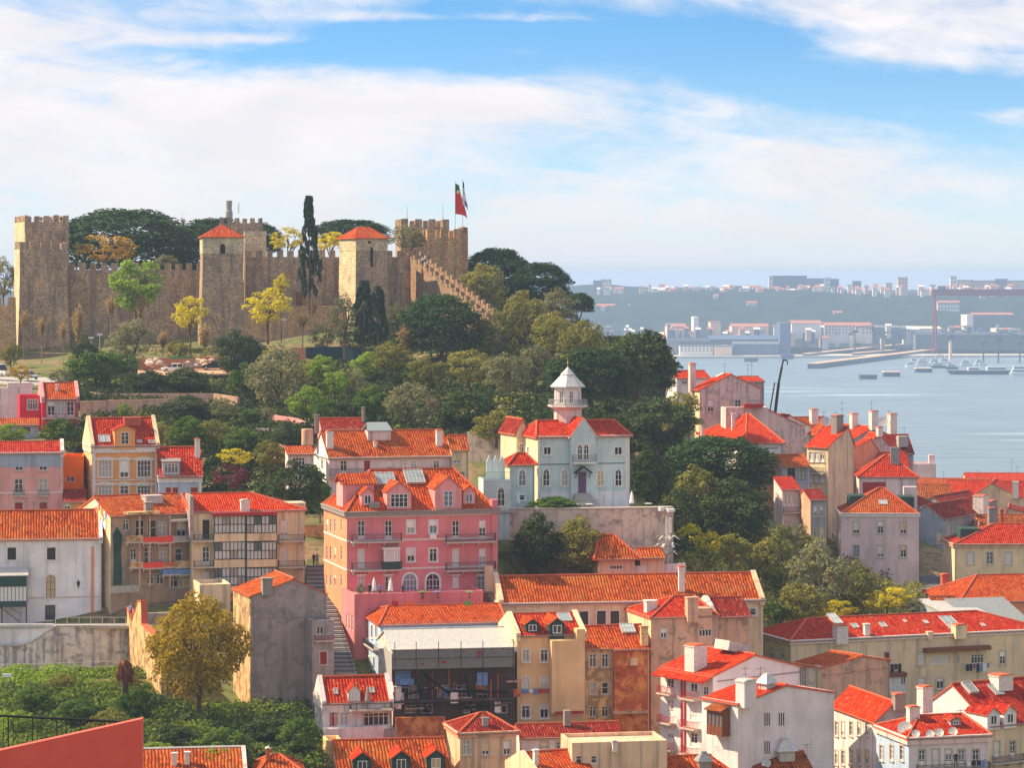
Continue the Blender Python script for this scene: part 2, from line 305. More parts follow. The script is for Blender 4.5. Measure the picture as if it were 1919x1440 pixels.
leaf('l_pine', (0.030, 0.063, 0.024), (0.075, 0.128, 0.042), .2)
leaf('l_broad', (0.053, 0.105, 0.021), (0.150, 0.240, 0.045))
leaf('l_bright', (0.150, 0.255, 0.030), (0.360, 0.480, 0.060))
leaf('l_olive', (0.13, 0.135, 0.065), (0.34, 0.32, 0.16))
leaf('l_olivegreen', (0.12, 0.125, 0.03), (0.36, 0.33, 0.075))
leaf('l_lime', (0.50, 0.42, 0.012), (0.80, 0.68, 0.03), .45)
leaf('l_gold', (0.330, 0.195, 0.018), (0.690, 0.420, 0.045), .4)
leaf('l_goldbig', (0.25, 0.175, 0.014), (0.52, 0.36, 0.03), .35)
leaf('l_bud', (0.34, 0.22, 0.09), (0.56, 0.40, 0.17), .4)
leaf('l_cypress', (0.021, 0.039, 0.021), (0.051, 0.078, 0.039), .15)
leaf('l_dark', (0.034, 0.060, 0.022), (0.105, 0.14, 0.05), .25)
leaf('l_purple', (0.105, 0.027, 0.033), (0.225, 0.060, 0.068))
leaf('l_blossom', (0.630, 0.330, 0.300), (0.800, 0.570, 0.510))
leaf('l_under', (0.026, 0.046, 0.016), (0.075, 0.10, 0.034), .25)
leaf('l_ivy', (0.075, 0.12, 0.018), (0.23, 0.29, 0.045), .4)
leaf('l_grass', (0.240, 0.300, 0.045), (0.510, 0.540, 0.090), .4)
# ------------------------------------------------------------------ house builder
CPS = []                      # ground control points (x, y, z, sigma)
WIN = {}
def outline(w, h, st, n=7):
    pts = [(-w / 2, 0), (w / 2, 0)]
    if st == 'a':
        r = w / 2; pts += [(r * math.cos(a), h - r + r * math.sin(a)) for a in [math.pi * i / (2 * n) for i in range(2 * n + 1)]]
    elif st == 'p':
        k = min(w * 0.85, h * 0.5); c = h - k
        for i in range(n + 1):
            a = i / n; pts.append((w / 2 * (1 - a ** 1.6), c + k * math.sin(a * math.pi / 2) ** 0.85 if i else c))
        for i in range(n - 1, -1, -1):
            a = i / n; pts.append((-w / 2 * (1 - a ** 1.6), c + k * math.sin(a * math.pi / 2) ** 0.85 if i else c))
    else: pts += [(w / 2, h), (-w / 2, h)]
    return pts
def win_mesh(w, h, st, fx='wfix', sx='stonetrim', glassm='pane'):
    w = max(0.3, round(w / .05) * .05); h = max(0.35, round(h / .05) * .05)
    key = (w, h, st, fx, sx, glassm)
    if key in WIN: return WIN[key]
    fr, pa, su = MB(), MB(), MB()
    if st in 'ap':
        o = outline(w, h, st); ins = [(x * (1 - .14 / w), .05 + z * (1 - .1 / h)) for x, z in o]; out = [(x * (1 + .30 / w), -.12 + (z) * (1 + .30 / h)) for x, z in o]
        for i in range(len(o)):
            j = (i + 1) % len(o)
            for A_, B_, mb, y0, y1 in ((o, out, su, -.10, .02), (ins, o, fr, -.06, .02)):
                a, b_, c, d = A_[i], A_[j], B_[j], B_[i]
                mb.poly([(a[0], y0, a[1]), (d[0], y0, d[1]), (c[0], y0, c[1]), (b_[0], y0, b_[1])][::-1])
                mb.poly([(a[0], y0, a[1]), (b_[0], y0, b_[1]), (b_[0], y1, b_[1]), (a[0], y1, a[1])])
                mb.poly([(d[0], y0, d[1]), (c[0], y0, c[1]), (c[0], y1, c[1]), (d[0], y1, d[1])])
        fr.box(-.03, .03, -.06, -.02, .04, h * .97 - .05)
        for k in (.36, .68): fr.box(-w / 2 + .05, w / 2 - .05, -.055, -.02, h * k, h * k + .05)
        if w > 1.4:
            for q in (-.25, .25): fr.box(q * w - .025, q * w + .025, -.055, -.02, .04, h * .78)
        pa.poly([(x, -.015, z) for x, z in ins])
    else:
        t = .07
        fr.box(-w / 2, -w / 2 + t, .08, .14, 0, h); fr.box(w / 2 - t, w / 2, .08, .14, 0, h)
        fr.box(-w / 2 + t, w / 2 - t, .08, .14, 0, t if st != 'd' else .45); fr.box(-w / 2 + t, w / 2 - t, .08, .14, h - t, h)
        nm = 1 if w < 1.5 else (3 if w < 2.6 else int(w / .6))
        if st != 'b':
            for i in range(1, nm + 1):
                xx = -w / 2 + w * i / (nm + 1); fr.box(xx - .04, xx + .04, .075, .14, t, h - t)
            if h > 1.1: fr.box(-w / 2 + t, w / 2 - t, .085, .135, h * .70, h * .70 + .06)
            if h > 1.5: fr.box(-w / 2 + t, w / 2 - t, .085, .135, h * .36, h * .36 + .04)
        else: fr.box(-w / 2 + t, w / 2 - t, .085, .135, h * .55, h * .55 + .05)
        if st == 'r':                                  # closed slatted shutter leaves
            k = int(h / .12)
            for i in range(k): fr.box(-w / 2 + t, w / 2 - t, .09, .125, t + i * (h - 2 * t) / k, t + (i + .8) * (h - 2 * t) / k)
        pa.poly([(-w / 2 + .02, .13, .02), (w / 2 - .02, .13, .02), (w / 2 - .02, .13, h - .02), (-w / 2 + .02, .13, h - .02)])
        if sx:
            g = .012; e = .15
            su.box(-w / 2 - e, -w / 2 + g, -.05, .04, -.02, h + e); su.box(w / 2 - g, w / 2 + e, -.05, .04, -.02, h + e)
            su.box(-w / 2 + g, w / 2 - g, -.052, .04, h - g, h + e); su.box(-w / 2 - e - .06, w / 2 + e + .06, -.16, .06, -.14, -.022)
    r = (fr.mesh('window', fx if st != 'r' else 'redfix'), pa.mesh('pane', glassm), su.mesh('surround', sx) if su.f else None)
    WIN[key] = r; return r
RAIL = {}
def rail_mesh(w, h, d, mat='rail', gap=.13):
    key = (round(w, 1), round(h, 1), round(d, 1), mat)
    if key in RAIL: return RAIL[key]
    mb = MB(); w = key[0]
    mb.box(-w / 2, w / 2, -d, -d + .05, h - .05, h); mb.box(-w / 2, w / 2, -d + .005, -d + .045, .06, .10)
    for sx_ in (-1, 1): mb.box(sx_ * w / 2 - .025, sx_ * w / 2 + .025, -d + .05, -.02, h - .045, h - .005)
    n = max(2, int(w / gap))
    for i in range(n + 1):
        x = -w / 2 + w * i / n; mb.box(x - .012, x + .012, -d + .01, -d + .035, 0, h - .05)
    for sx_ in (-1, 1):
        for j in range(1, max(2, int(d / gap))): mb.box(sx_ * w / 2 - .012, sx_ * w / 2 + .012, -d + j * gap, -d + j * gap + .024, 0, h - .04)
    RAIL[key] = mb.mesh('railing', mat); return RAIL[key]
def slope_uv(pts):
    p = [Vector(q) for q in pts]; n = (p[1] - p[0]).cross(p[2] - p[0]).normalized()
    if n.z < 0: n = -n
    hd = Vector((0, 0, 1)).cross(n)
    hd = hd.normalized() if hd.length > 1e-4 else Vector((1, 0, 0))
    up = n.cross(hd); return [(q.dot(hd), q.dot(up)) for q in p]
def G(xs, ya, yb, w, st='n'): return [(x, ya, yb, w, st) for x in xs]

class House:
    def __init__(s, label, x0, x1, ye, yb, Y, a=14, xl=None, D=10, name='townhouse', cat='house', wc='w_cream', lc=None, bc=None, rc='t_red', roof='g', ry=None, rx=None, apex=None,
                 rf=.5, over=.32, wins=(), lw=(), ch=(), sky=(), dm=(), bal=(), lbal=(), corn=None, bands=(), fx='wfix', sx='stonetrim', group=None, sink=5.0, cps=True, ridge='terracotta', thick=.18):
        A = P(x0, yb, Y); s.A = A; s.a = math.radians(a); s.ca, s.sa = math.cos(s.a), math.sin(s.a)
        s.root = empty(name, T(A, rz=s.a)); tag(s.root, label, cat, group)
        s.W = s.lx(x1); s.D = s.lt(xl) if xl is not None else D
        s.H = s.lz(ye, 0, 0); s.roof = roof; s.fx, s.sx = fx, sx; s.o = over; s.He = s.H - .10
        W, D, H = s.W, s.D, s.H; s.Dm = D * rf
        if cps:
            for x, t in ((0, 0), (W, 0), (0, D), (W, D), (W / 2, 0), (W / 2, D / 2)):
                q = s.wp(x, t, 0); CPS.append((q.x, q.y, q.z, 9.0))
        if roof in ('g', 'h'): s.HR = s.lz(ry, W / 2, s.Dm)
        elif roof == 'f': s.ax = s.lx(apex if apex else (x0 + x1) / 2); s.HR = s.lz(ry, s.ax, 0)
        elif roof == 's': s.HR = s.lz(ry, W / 2, D)
        else: s.HR = H
        if roof == 'h': s.r0, s.r1 = s.lx(rx[0], s.Dm), s.lx(rx[1], s.Dm)
        # ---- walls
        mb = MB(); fo, lo = [], []
        for q in wins:
            if q[4][0] not in 'ap': fo.append(s.front_rect(q))
        for q in lw:
            if q[4][0] not in 'ap': lo.append(s.left_rect(q))
        s.panel(mb, Vector((0, 0, 0)), Vector((1, 0, 0)), Vector((0, -1, 0)), W, H, fo, 0, sink)
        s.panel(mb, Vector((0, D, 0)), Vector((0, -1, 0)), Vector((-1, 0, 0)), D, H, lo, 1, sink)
        mb.poly([(W, 0, -sink), (W, D, -sink), (W, D, H), (W, 0, H)], 2); mb.poly([(W, D, -sink), (0, D, -sink), (0, D, H), (W, D, H)], 2)
        if roof == 'g':
            k = s.HR - .12; mb.poly([(0, D, H), (0, 0, H), (0, s.Dm, k)], 1); mb.poly([(W, 0, H), (W, D, H), (W, s.Dm, k)], 2)
        elif roof == 'f':
            k = s.HR - .12; mb.poly([(0, 0, H), (W, 0, H), (s.ax, 0, k)], 0); mb.poly([(W, D, H), (0, D, H), (s.ax, D, k)], 2)
        elif roof == 's':
            k = s.HR - .12; mb.poly([(0, D, H), (0, 0, H), (0, D, k)], 1); mb.poly([(W, 0, H), (W, D, H), (W, D, k)], 2); mb.poly([(W, D, H), (0, D, H), (0, D, k), (W, D, k)], 2)
        else: mb.poly([(0, 0, H - .02), (W, 0, H - .02), (W, D, H - .02), (0, D, H - .02)], 2)
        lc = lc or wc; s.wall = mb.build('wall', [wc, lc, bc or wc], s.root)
        # ---- roof
        if roof != 'flat':
            s.planes(); rb, rg = MB(), MB()
            for pl in s.polys: rb.slab(pl, thick, 0, slope_uv(pl), 1)
            s.roofo = rb.build('roof', [rc, ridge], s.root)
            for p0, p1 in s.lines: rg.tube(Vector(p0) + Vector((0, 0, .03)), Vector(p1) + Vector((0, 0, .03)), .13, 6)
            if rg.f: rg.build('ridge_cap', ridge, s.roofo)
        else:
            pb = MB(); e = .25
            for q in ((0, W, 0, e), (0, W, D - e, D), (0, e, e, D - e), (W - e, W, e, D - e)): pb.box(q[0], q[1], q[2], q[3], H + .002, H + .35)
            s.roofo = pb.build('parapet', [wc], s.root)
        if corn:
            cm, chh, pr = corn; cb = MB(); cb.box(-pr, W + pr, -pr, -.003, H - chh, H - .12); cb.box(-pr, -.003, 0, D, H - chh, H - .12); cb.box(-pr - .1, W + pr + .1, -pr - .1, -.003, H - .12, H + .02); cb.box(-pr - .1, -.003, 0, D, H - .12, H + .02)
            cb.build('cornice', cm, s.root)
        for py in bands:
            z = s.lz(py, 0, 0); bb = MB(); bb.box(-.06, W + .03, -.06, -.002, z - .09, z + .09); bb.box(-.06, -.002, 0, D, z - .09, z + .09); bb.build('string_course', 'trim', s.root)
        if roof != 'flat' and name not in ('derelict_house', 'metal_shed'):
            gb = MB(); gb.tube((-.1, -over - .02, s.He - .06), (W + .1, -over - .02, s.He - .06), .06, 5)
            if roof in 'ghs': gb.build('gutter', 'chimgrey', s.root)
            db = MB(); xd = W - .18; db.tube((xd, -.1, -sink * .5), (xd, -.1, s.He - .35), .045, 5); db.tube((xd, -.1, s.He - .35), (xd, -over, s.He - .08), .045, 5); db.build('drainpipe', random.choice(('zinc', 'chimgrey', 'trim', 'iron')), s.root)
            if random.random() < .62 and cat == 'house': s.auto = True
        s.rx0, s.rx1, s.ryy = x0, x1, ry
        for q in wins: s.window(q)
        for q in lw: s.window(q, True)
        for q in bal: s.balcony(*q)
        for q in lbal: s.balcony(*q, side=True)
        for q in sky: s.skylight(*q)
        for q in dm: s.dormer(*q)
        for q in ch: s.chimney(*q)
        if getattr(s, 'auto', False):
            for _ in range(random.choice((1, 1, 2))): pxa = x0 + (x1 - x0) * random.uniform(.12, .88); s.antenna(pxa, ry - random.uniform(14, 30), ry + random.uniform(2, 10))
    # ---- frame conversions
    def wp(s, x, t, z): return Vector((s.A.x + x * s.ca - t * s.sa, s.A.y + x * s.sa + t * s.ca, s.A.z + z))
    def lx(s, px, t=0.0):
        q = (px - CX) / F; return (q * (s.A.y + t * s.ca) - s.A.x + t * s.sa) / (s.ca - q * s.sa)
    def lt(s, px):
        q = (px - CX) / F; return (s.A.x - q * s.A.y) / (s.sa + q * s.ca)
    def dep(s, x, t): return s.A.y + x * s.sa + t * s.ca
    def lz(s, py, x, t): return CZ - (py - HY) * s.dep(x, t) / F - s.A.z
    def front_rect(s, q):
        x = s.lx(q[0]); w = q[3] * s.dep(x, 0) / F / s.ca; za, zb = s.lz(q[2], x, 0), s.lz(q[1], x, 0)
        w = max(.3, round(w / .05) * .05); h = max(.35, round((zb - za) / .05) * .05); return (x - w / 2, za, w, h)
    def left_rect(s, q):                                # q = (px, ya, yb, width in metres, style)
        t = s.lt(q[0]); za, zb = s.lz(q[2], 0, t), s.lz(q[1], 0, t)
        w = max(.3, round(q[3] / .05) * .05); h = max(.35, round((zb - za) / .05) * .05); return (s.D - t - w / 2, za, w, h)
    def panel(s, mb, org, u, n, L, H, ops, mi, sink):
        ops = [o for o in ops if o[0] > .02 and o[0] + o[2] < L - .02 and o[1] + o[3] < H - .02]
        xs = sorted({0.0, L, *[o[0] for o in ops], *[o[0] + o[2] for o in ops]}); zs = sorted({-sink, H, *[o[1] for o in ops], *[o[1] + o[3] for o in ops]})
        Z = Vector((0, 0, 1))
        for i in range(len(xs) - 1):
            k0 = None
            for j in range(len(zs) - 1):
                cx, cz = (xs[i] + xs[i + 1]) / 2, (zs[j] + zs[j + 1]) / 2
                hole = any(o[0] < cx < o[0] + o[2] and o[1] < cz < o[1] + o[3] for o in ops)
                if not hole and k0 is None: k0 = zs[j]
                if (hole or j == len(zs) - 2) and k0 is not None:
                    k1 = zs[j] if hole else zs[j + 1]
                    mb.poly([org + u * xs[i] + Z * k0, org + u * xs[i + 1] + Z * k0, org + u * xs[i + 1] + Z * k1, org + u * xs[i] + Z * k1], mi); k0 = None
        for x, z, w, h in ops:
            c = [org + u * x + Z * z, org + u * (x + w) + Z * z, org + u * (x + w) + Z * (z + h), org + u * x + Z * (z + h)]; d = -n * .22
            for i in range(4):
                j = (i + 1) % 4; mb.poly([c[i], c[j], c[j] + d, c[i] + d], mi)
    def planes(s):
        W, D, H, o, He, HR, Dm = s.W, s.D, s.H, s.o, s.He, s.HR, s.Dm; g = .14
        if s.roof == 'g':
            s.polys = [[(-g, -o, He), (W + g, -o, He), (W + g, Dm, HR), (-g, Dm, HR)], [(W + g, D + o, He), (-g, D + o, He), (-g, Dm, HR), (W + g, Dm, HR)]]
            s.lines = [((-g, Dm, HR), (W + g, Dm, HR))]
        elif s.roof == 'h':
            a, b_ = s.r0, s.r1
            s.polys = [[(-o, -o, He), (W + o, -o, He), (b_, Dm, HR), (a, Dm, HR)], [(W + o, D + o, He), (-o, D + o, He), (a, Dm, HR), (b_, Dm, HR)],
                       [(-o, D + o, He), (-o, -o, He), (a, Dm, HR)], [(W + o, -o, He), (W + o, D + o, He), (b_, Dm, HR)]]
            if abs(a - b_) < .05: s.polys[0] = s.polys[0][:3]; s.polys[1] = s.polys[1][:3]
            s.lines = [((a, Dm, HR), (b_, Dm, HR))] + [((x, y, He), (r, Dm, HR)) for x, y, r in ((-o, -o, a), (-o, D + o, a), (W + o, -o, b_), (W + o, D + o, b_))]
        elif s.roof == 'f':
            a = s.ax
            s.polys = [[(-o, D + g, He), (-o, -g, He), (a, -g, HR), (a, D + g, HR)], [(W + o, -g, He), (W + o, D + g, He), (a, D + g, HR), (a, -g, HR)]]
            s.lines = [((a, -g, HR), (a, D + g, HR))]
        else:
            s.polys = [[(-g, -o, He), (W + g, -o, He), (W + g, D + g, HR), (-g, D + g, HR)]]; s.lines = []
        s.pl = []
        for p in s.polys:
            p = [Vector(q) for q in p]; n = (p[1] - p[0]).cross(p[2] - p[0]).normalized()
            if n.z < 0: n = -n
            s.pl.append((n, p[0]))
    def zr(s, x, t):
        if s.roof == 'flat': return s.H
        return min(p.z - (n.x * (x - p.x) + n.y * (t - p.y)) / n.z for n, p in s.pl)
    def on_roof(s, px, py):
        t = -s.o
        while t < s.D:
            x = s.lx(px, t)
            if s.zr(x, t) >= s.lz(py, x, t): return x, t
            t += .05
        ts = [s.D * i / 80 for i in range(81)]; t = max(ts, key=lambda q: s.zr(s.lx(px, q), q) - s.lz(py, s.lx(px, q), q)); return s.lx(px, t), t
    def slope_at(s, x, t):
        return min(s.pl, key=lambda q: q[1].z - (q[0].x * (x - q[1].x) + q[0].y * (t - q[1].y)) / q[0].z)[0]
    # ---- parts
    def window(s, q, side=False):
        st = q[4][0]; r = s.left_rect(q) if side else s.front_rect(q)
        fx = s.fx; sx = s.sx; gm = 'pane'
        if 'G' in q[4]: fx = 'greenfix'
        if 'N' in q[4]: sx = None
        if 'L' in q[4]: gm = 'panelight'
        if 'T' in q[4]: sx = 'trim'
        f, p, u = win_mesh(r[2], r[3], st, fx, sx, gm)
        m = T(0, s.D - r[0] - r[2] / 2, r[1], -math.pi / 2) if side else T(r[0] + r[2] / 2, 0, r[1])
        o = inst('door' if st == 'd' else 'window', f, s.root, m); inst('pane', p, o)
        if u: inst('surround', u, o)
        if st in 'nd' and r[2] < 1.7 and random.random() < .34:
            hb = r[3] * random.choice((.25, .4, .55, .7)); k = (r[2], round(hb, 2)); bm = random.choice(('wfix', 'w_cream', 'chim', 'trim'))
            if (k, bm) not in WIN: bb = MB(); bb.box(-r[2] / 2 + .03, r[2] / 2 - .03, .04, .075, -hb, 0); [bb.box(-r[2] / 2 + .03, r[2] / 2 - .03, .032, .04, -hb + i * .1, -hb + i * .1 + .05) for i in range(int(hb / .1))]; WIN[(k, bm)] = bb.mesh('blind', bm)
            inst('blind', WIN[(k, bm)], o, T(0, 0, r[3] - .02))
        return o
    def balcony(s, x0, x1, ya, yb, d=.9, mat='rail', side=False, panelm=None):
        if side:
            t0, t1 = s.lt(x0), s.lt(x1); w = abs(t0 - t1); c = (t0 + t1) / 2; m = T(0, c, s.lz(yb, 0, c), -math.pi / 2); h = s.lz(ya, 0, c) - s.lz(yb, 0, c)
        else:
            a, b_ = s.lx(x0), s.lx(x1); w = b_ - a; c = (a + b_) / 2; m = T(c, 0, s.lz(yb, c, 0)); h = s.lz(ya, c, 0) - s.lz(yb, c, 0)
        mb = MB(); mb.box(-w / 2 - .06, w / 2 + .06, -d - .05, -.003, -.02, .16)
        k = max(2, int(w / 1.8) + 1)
        for i in range(k): xx = -w / 2 + .2 + (w - .4) * i / (k - 1); mb.prism([(xx - .07, -.02), (xx - .07, -.35), (xx + .07, -.35), (xx + .07, -.02)][::-1], -d * .7, -.004)
        o = mb.build('balcony', ['stonetrim' if mat != 'wfix' else 'trim'], s.root, m)
        if panelm:
            pb = MB(); pb.box(-w / 2, w / 2, -d, -d + .08, .16, h); pb.box(-w / 2, -w / 2 + .08, -d + .08, -.01, .16, h); pb.box(w / 2 - .08, w / 2, -d + .08, -.01, .16, h); pb.build('parapet', panelm, o)
        else: inst('railing', rail_mesh(w, h - .16, d, mat), o, T(0, 0, .16))
        return o
    def chimney(s, px, ytop, wpx, hpx, mat='chim', cap='terracotta', dd=.8):
        x, t = s.on_roof(px, ytop + hpx); w = wpx * s.dep(x, t) / F / s.ca; z0 = s.zr(x, t) - .6; z1 = max(s.lz(ytop, x, t), s.zr(x, t) + .4)
        d = max(.45, w * dd); mb = MB(); mb.box(-w / 2, w / 2, -d / 2, d / 2, 0, z1 - z0 - .22, 0); mb.box(-w / 2 - .08, w / 2 + .08, -d / 2 - .08, d / 2 + .08, z1 - z0 - .22, z1 - z0 - .08, 0)
        if cap: mb.prism([(-w / 2 - .1, z1 - z0 - .078), (w / 2 + .1, z1 - z0 - .078), (w * .3, z1 - z0 + .06), (-w * .3, z1 - z0 + .06)], -d / 2 - .1, d / 2 + .1, 1)
        return mb.build('chimney', [mat, cap or mat], s.roofo, T(x, t, z0))
    def skylight(s, px, py, wpx, hpx, lift=.06, bars=0, mat='skylight'):
        x, t = s.on_roof(px, py); n = s.slope_at(x, t); up = Vector((0, 0, 1)); hd = up.cross(n).normalized(); u2 = n.cross(hd)
        k = s.dep(x, t) / F; w = wpx * k; vis = abs(u2.z) + .12 * abs(u2.y) + .02; h = min(hpx * k / vis, 5)
        mb = MB(); f = .07
        mb.box(-w / 2, w / 2, -h / 2, h / 2, -.1, lift - .02, 1); mb.poly([(-w / 2 + f, -h / 2 + f, lift), (w / 2 - f, -h / 2 + f, lift), (w / 2 - f, h / 2 - f, lift), (-w / 2 + f, h / 2 - f, lift)], 0)
        for q in ((-w / 2, w / 2, -h / 2, -h / 2 + f), (-w / 2, w / 2, h / 2 - f, h / 2), (-w / 2, -w / 2 + f, -h / 2 + f, h / 2 - f), (w / 2 - f, w / 2, -h / 2 + f, h / 2 - f)): mb.box(*q, lift - .02, lift + .05, 1)
        for i in range(1, bars + 1): xx = -w / 2 + w * i / (bars + 1); mb.box(xx - .03, xx + .03, -h / 2 + f, h / 2 - f, lift - .01, lift + .04, 1)
        if bars: mb.box(-w / 2 + f, w / 2 - f, -.03, .03, lift - .011, lift + .035, 1)
        R = Matrix((hd, u2, n)).transposed().to_4x4(); return mb.build('skylight', [mat, 'zinc'], s.roofo, Matrix.Translation((x, t, s.zr(x, t))) @ R)
    def dormer(s, px, ytop, ybot, wpx, wm, rm, ww=.6, gm='pane', fx='wfix', shed=False, st='n', hw=.66):
        x, t = s.on_roof(px, ybot); z0 = s.zr(x, t); k = s.dep(x, t) / F; w = wpx * k / s.ca; Ht = s.lz(ytop, x, t) - z0; h = Ht * (hw if not shed else .86)
        n = s.slope_at(x, t); pit = max(.25, math.hypot(n.x, n.y) / n.z); dd = min(Ht / pit + .25, max(1.2, s.Dm - t)); mb = MB()
        if shed: mb.box(-w / 2, w / 2, 0, dd, -.4, h)
        else:
            mb.box(-w / 2, w / 2, 0, dd, -.4, h); mb.prism([(-w / 2, h), (w / 2, h), (0, Ht - .1)], .0, dd)
        o = mb.build('dormer', wm, s.root, T(x, t, z0)); rb = MB(); e = .16; ov = .18
        if shed: pl = [[(-w / 2 - e, -ov, h + .02), (w / 2 + e, -ov, h + .02), (w / 2 + e, dd, Ht), (-w / 2 - e, dd, Ht)]]
        else:
            q = (Ht - h) / (w / 2); pl = [[(-w / 2 - e, dd, h - e * q + .03), (-w / 2 - e, -ov, h - e * q + .03), (0, -ov, Ht + .03), (0, dd, Ht + .03)], [(w / 2 + e, -ov, h - e * q + .03), (w / 2 + e, dd, h - e * q + .03), (0, dd, Ht + .03), (0, -ov, Ht + .03)]]
        for p in pl: rb.slab(p, .1, 0, slope_uv(p), 1)
        rb.build('dormer_roof', [rm, 'terracotta'], o)
        wh = h * .72; f, p, u = win_mesh(w * ww, wh, st, fx, None, gm); inst('window', f, o, T(0, -.145, h * .12)); inst('pane', p, o, T(0, -.145, h * .12))
        return o
    def box(s, name, x0, x1, ya, yb, t0, t1, mat, parent=None, bev=0):
        """box whose front face spans the given picture columns/rows at local depth t0"""
        xa, xb = s.lx(x0, t0), s.lx(x1, t0); xm = (xa + xb) / 2; za, zb = s.lz(yb, xm, t0), s.lz(ya, xm, t0)
        mb = MB(); mb.box(0, xb - xa, 0, t1 - t0, 0, zb - za); return mb.build(name, mat, parent or s.root, T(xa, t0, za))
    def gableparapet(s, side=0, th=.35, up=.35, mat='w_white'):
        """coping wall standing proud of the roof at a gable end"""
        mb = MB(); W, D, Dm = s.W, s.D, s.Dm; x0, x1 = (-.16, th) if side == 0 else (W - th, W + .16)
        pr = [(-s.o, s.He - .6), (D + s.o, s.He - .6), (D + s.o, s.He + up), (Dm, s.HR + up), (-s.o, s.He + up)]
        n = len(pr); mb.poly([(x0, y, z) for y, z in pr[::-1]]); mb.poly([(x1, y, z) for y, z in pr])
        for i in range(n):
            (ya, za), (yb, zb) = pr[i], pr[(i + 1) % n]; mb.poly([(x0, ya, za), (x1, ya, za), (x1, yb, zb), (x0, yb, zb)][::-1])
        return mb.build('gable_coping', mat, s.root)
    def antenna(s, px, ytop, ybot):
        x, t = s.on_roof(px, ybot); z0 = s.zr(x, t); h = max(.8, s.lz(ytop, x, t) - z0); mb = MB(); mb.tube((0, 0, -.2), (0, 0, h), .025, 5); mb.tube((-.5, 0, h * .92), (.5, 0, h * .92), .015, 4)
        for i in range(5): mb.tube((-.45 + i * .22, -.3, h * .92), (-.45 + i * .22, .3, h * .92), .012, 4)
        mb.tube((-.3, .1, h * .7), (.3, -.1, h * .7), .015, 4); return mb.build('antenna', 'rail', s.roofo, T(x, t, z0))
    def dish(s, px, py, r=.4, az=-.5):
        x, t = s.on_roof(px, py + 5); z0 = s.zr(x, t); z1 = s.lz(py, x, t); mb = MB(); mb.tube((0, 0, z0 - z1 - .2), (0, 0, 0), .03, 5)
        R = Matrix.Rotation(az, 4, 'Z') @ Matrix.Rotation(math.radians(62), 4, 'X'); k = len(mb.v); rings = [(0.02, -.10), (r * .5, -.07), (r, 0)]
        for rr, zz_ in rings:
            for i in range(14): a = 2 * math.pi * i / 14; mb.v.append(tuple(R @ Vector((rr * math.cos(a), rr * math.sin(a), zz_))))
        for q in range(2):
            for i in range(14): j = (i + 1) % 14; mb.f.append((k + q * 14 + i, k + q * 14 + j, k + q * 14 + 14 + j, k + q * 14 + 14 + i)); mb.m.append(0); mb.uv.append(None)
        mb.tube(R @ Vector((0, -r * .8, 0)), R @ Vector((0, 0, r * .8)), .015, 4); mb.box(-.05, .05, -.05, .05, -.05, .05, 0, R @ Matrix.Translation((0, 0, r * .8)))
        return mb.build('satellite_dish', 'zinc', s.roofo, T(x, t, z1))
# ------------------------------------------------------------------ houses, left to right and back to front
H = House
def glazing(h, x0, x1, ya, yb, n, t=-.25, mat='greenfix', rows=2, gm='panelight', name='glazed_veranda'):
    """grid of glazing bars with panes, standing in front of a facade"""
    xa, xb = h.lx(x0, t), h.lx(x1, t); za, zb = h.lz(yb, xa, t), h.lz(ya, xa, t); w, hh = xb - xa, zb - za; mb = MB()
    for i in range(n + 1): x = w * i / n; e = .06 if i % 4 == 0 else .03; mb.box(x - e, x + e, -.05, .05, 0, hh)
    for j in range(rows + 1): z = hh * j / rows; mb.box(0, w, -.04, .04, z - .04, z + .04)
    o = mb.build(name, mat, h.root, T(xa, t, za))
    k = max(1, n // 2)
    for i in range(k):
        for j in range(rows):
            pb = MB(); g = .04; pb.poly([(g, 0, g), (w / k - g, 0, g), (w / k - g, 0, hh / rows - g), (g, 0, hh / rows - g)]); pb.build('pane', gm, o, T(i * w / k, .03, j * hh / rows))
    return o
def laundry(h, label, x0, x1, ytop, items, t=-.9, drop=1.0):
    xa, xb = h.lx(x0, t), h.lx(x1, t); z = h.lz(ytop, xa, t); p = h.wp(xa, t, z); L = xb - xa
    r = empty('clothes_line', T(p, rz=h.a)); tag(r, label, 'laundry'); mb = MB(); mb.tube((-.2, 0, 0), (L + .2, 0, 0), .012, 4); mb.tube((-.2, 0, 0), (-.2, -t, -.1), .02, 4); mb.tube((L + .2, 0, 0), (L + .2, -t, -.1), .02, 4); mb.build('line', 'rail', r)
    n = len(items)
    for i, m in enumerate(items):
        w = L / n * random.uniform(.75, .95); d = drop * random.uniform(.55, 1.15); g = MB(); k = 5; wv = [random.uniform(-.06, .06) for _ in range(k + 1)]
        for j in range(k):
            a, c = w * j / k, w * (j + 1) / k
            g.poly([(a, wv[j], -d), (c, wv[j + 1], -d), (c, wv[j + 1] * .3, 0), (a, wv[j] * .3, 0)])
        g.build('garment', m, r, T(L * i / n, 0, 0))
    return r

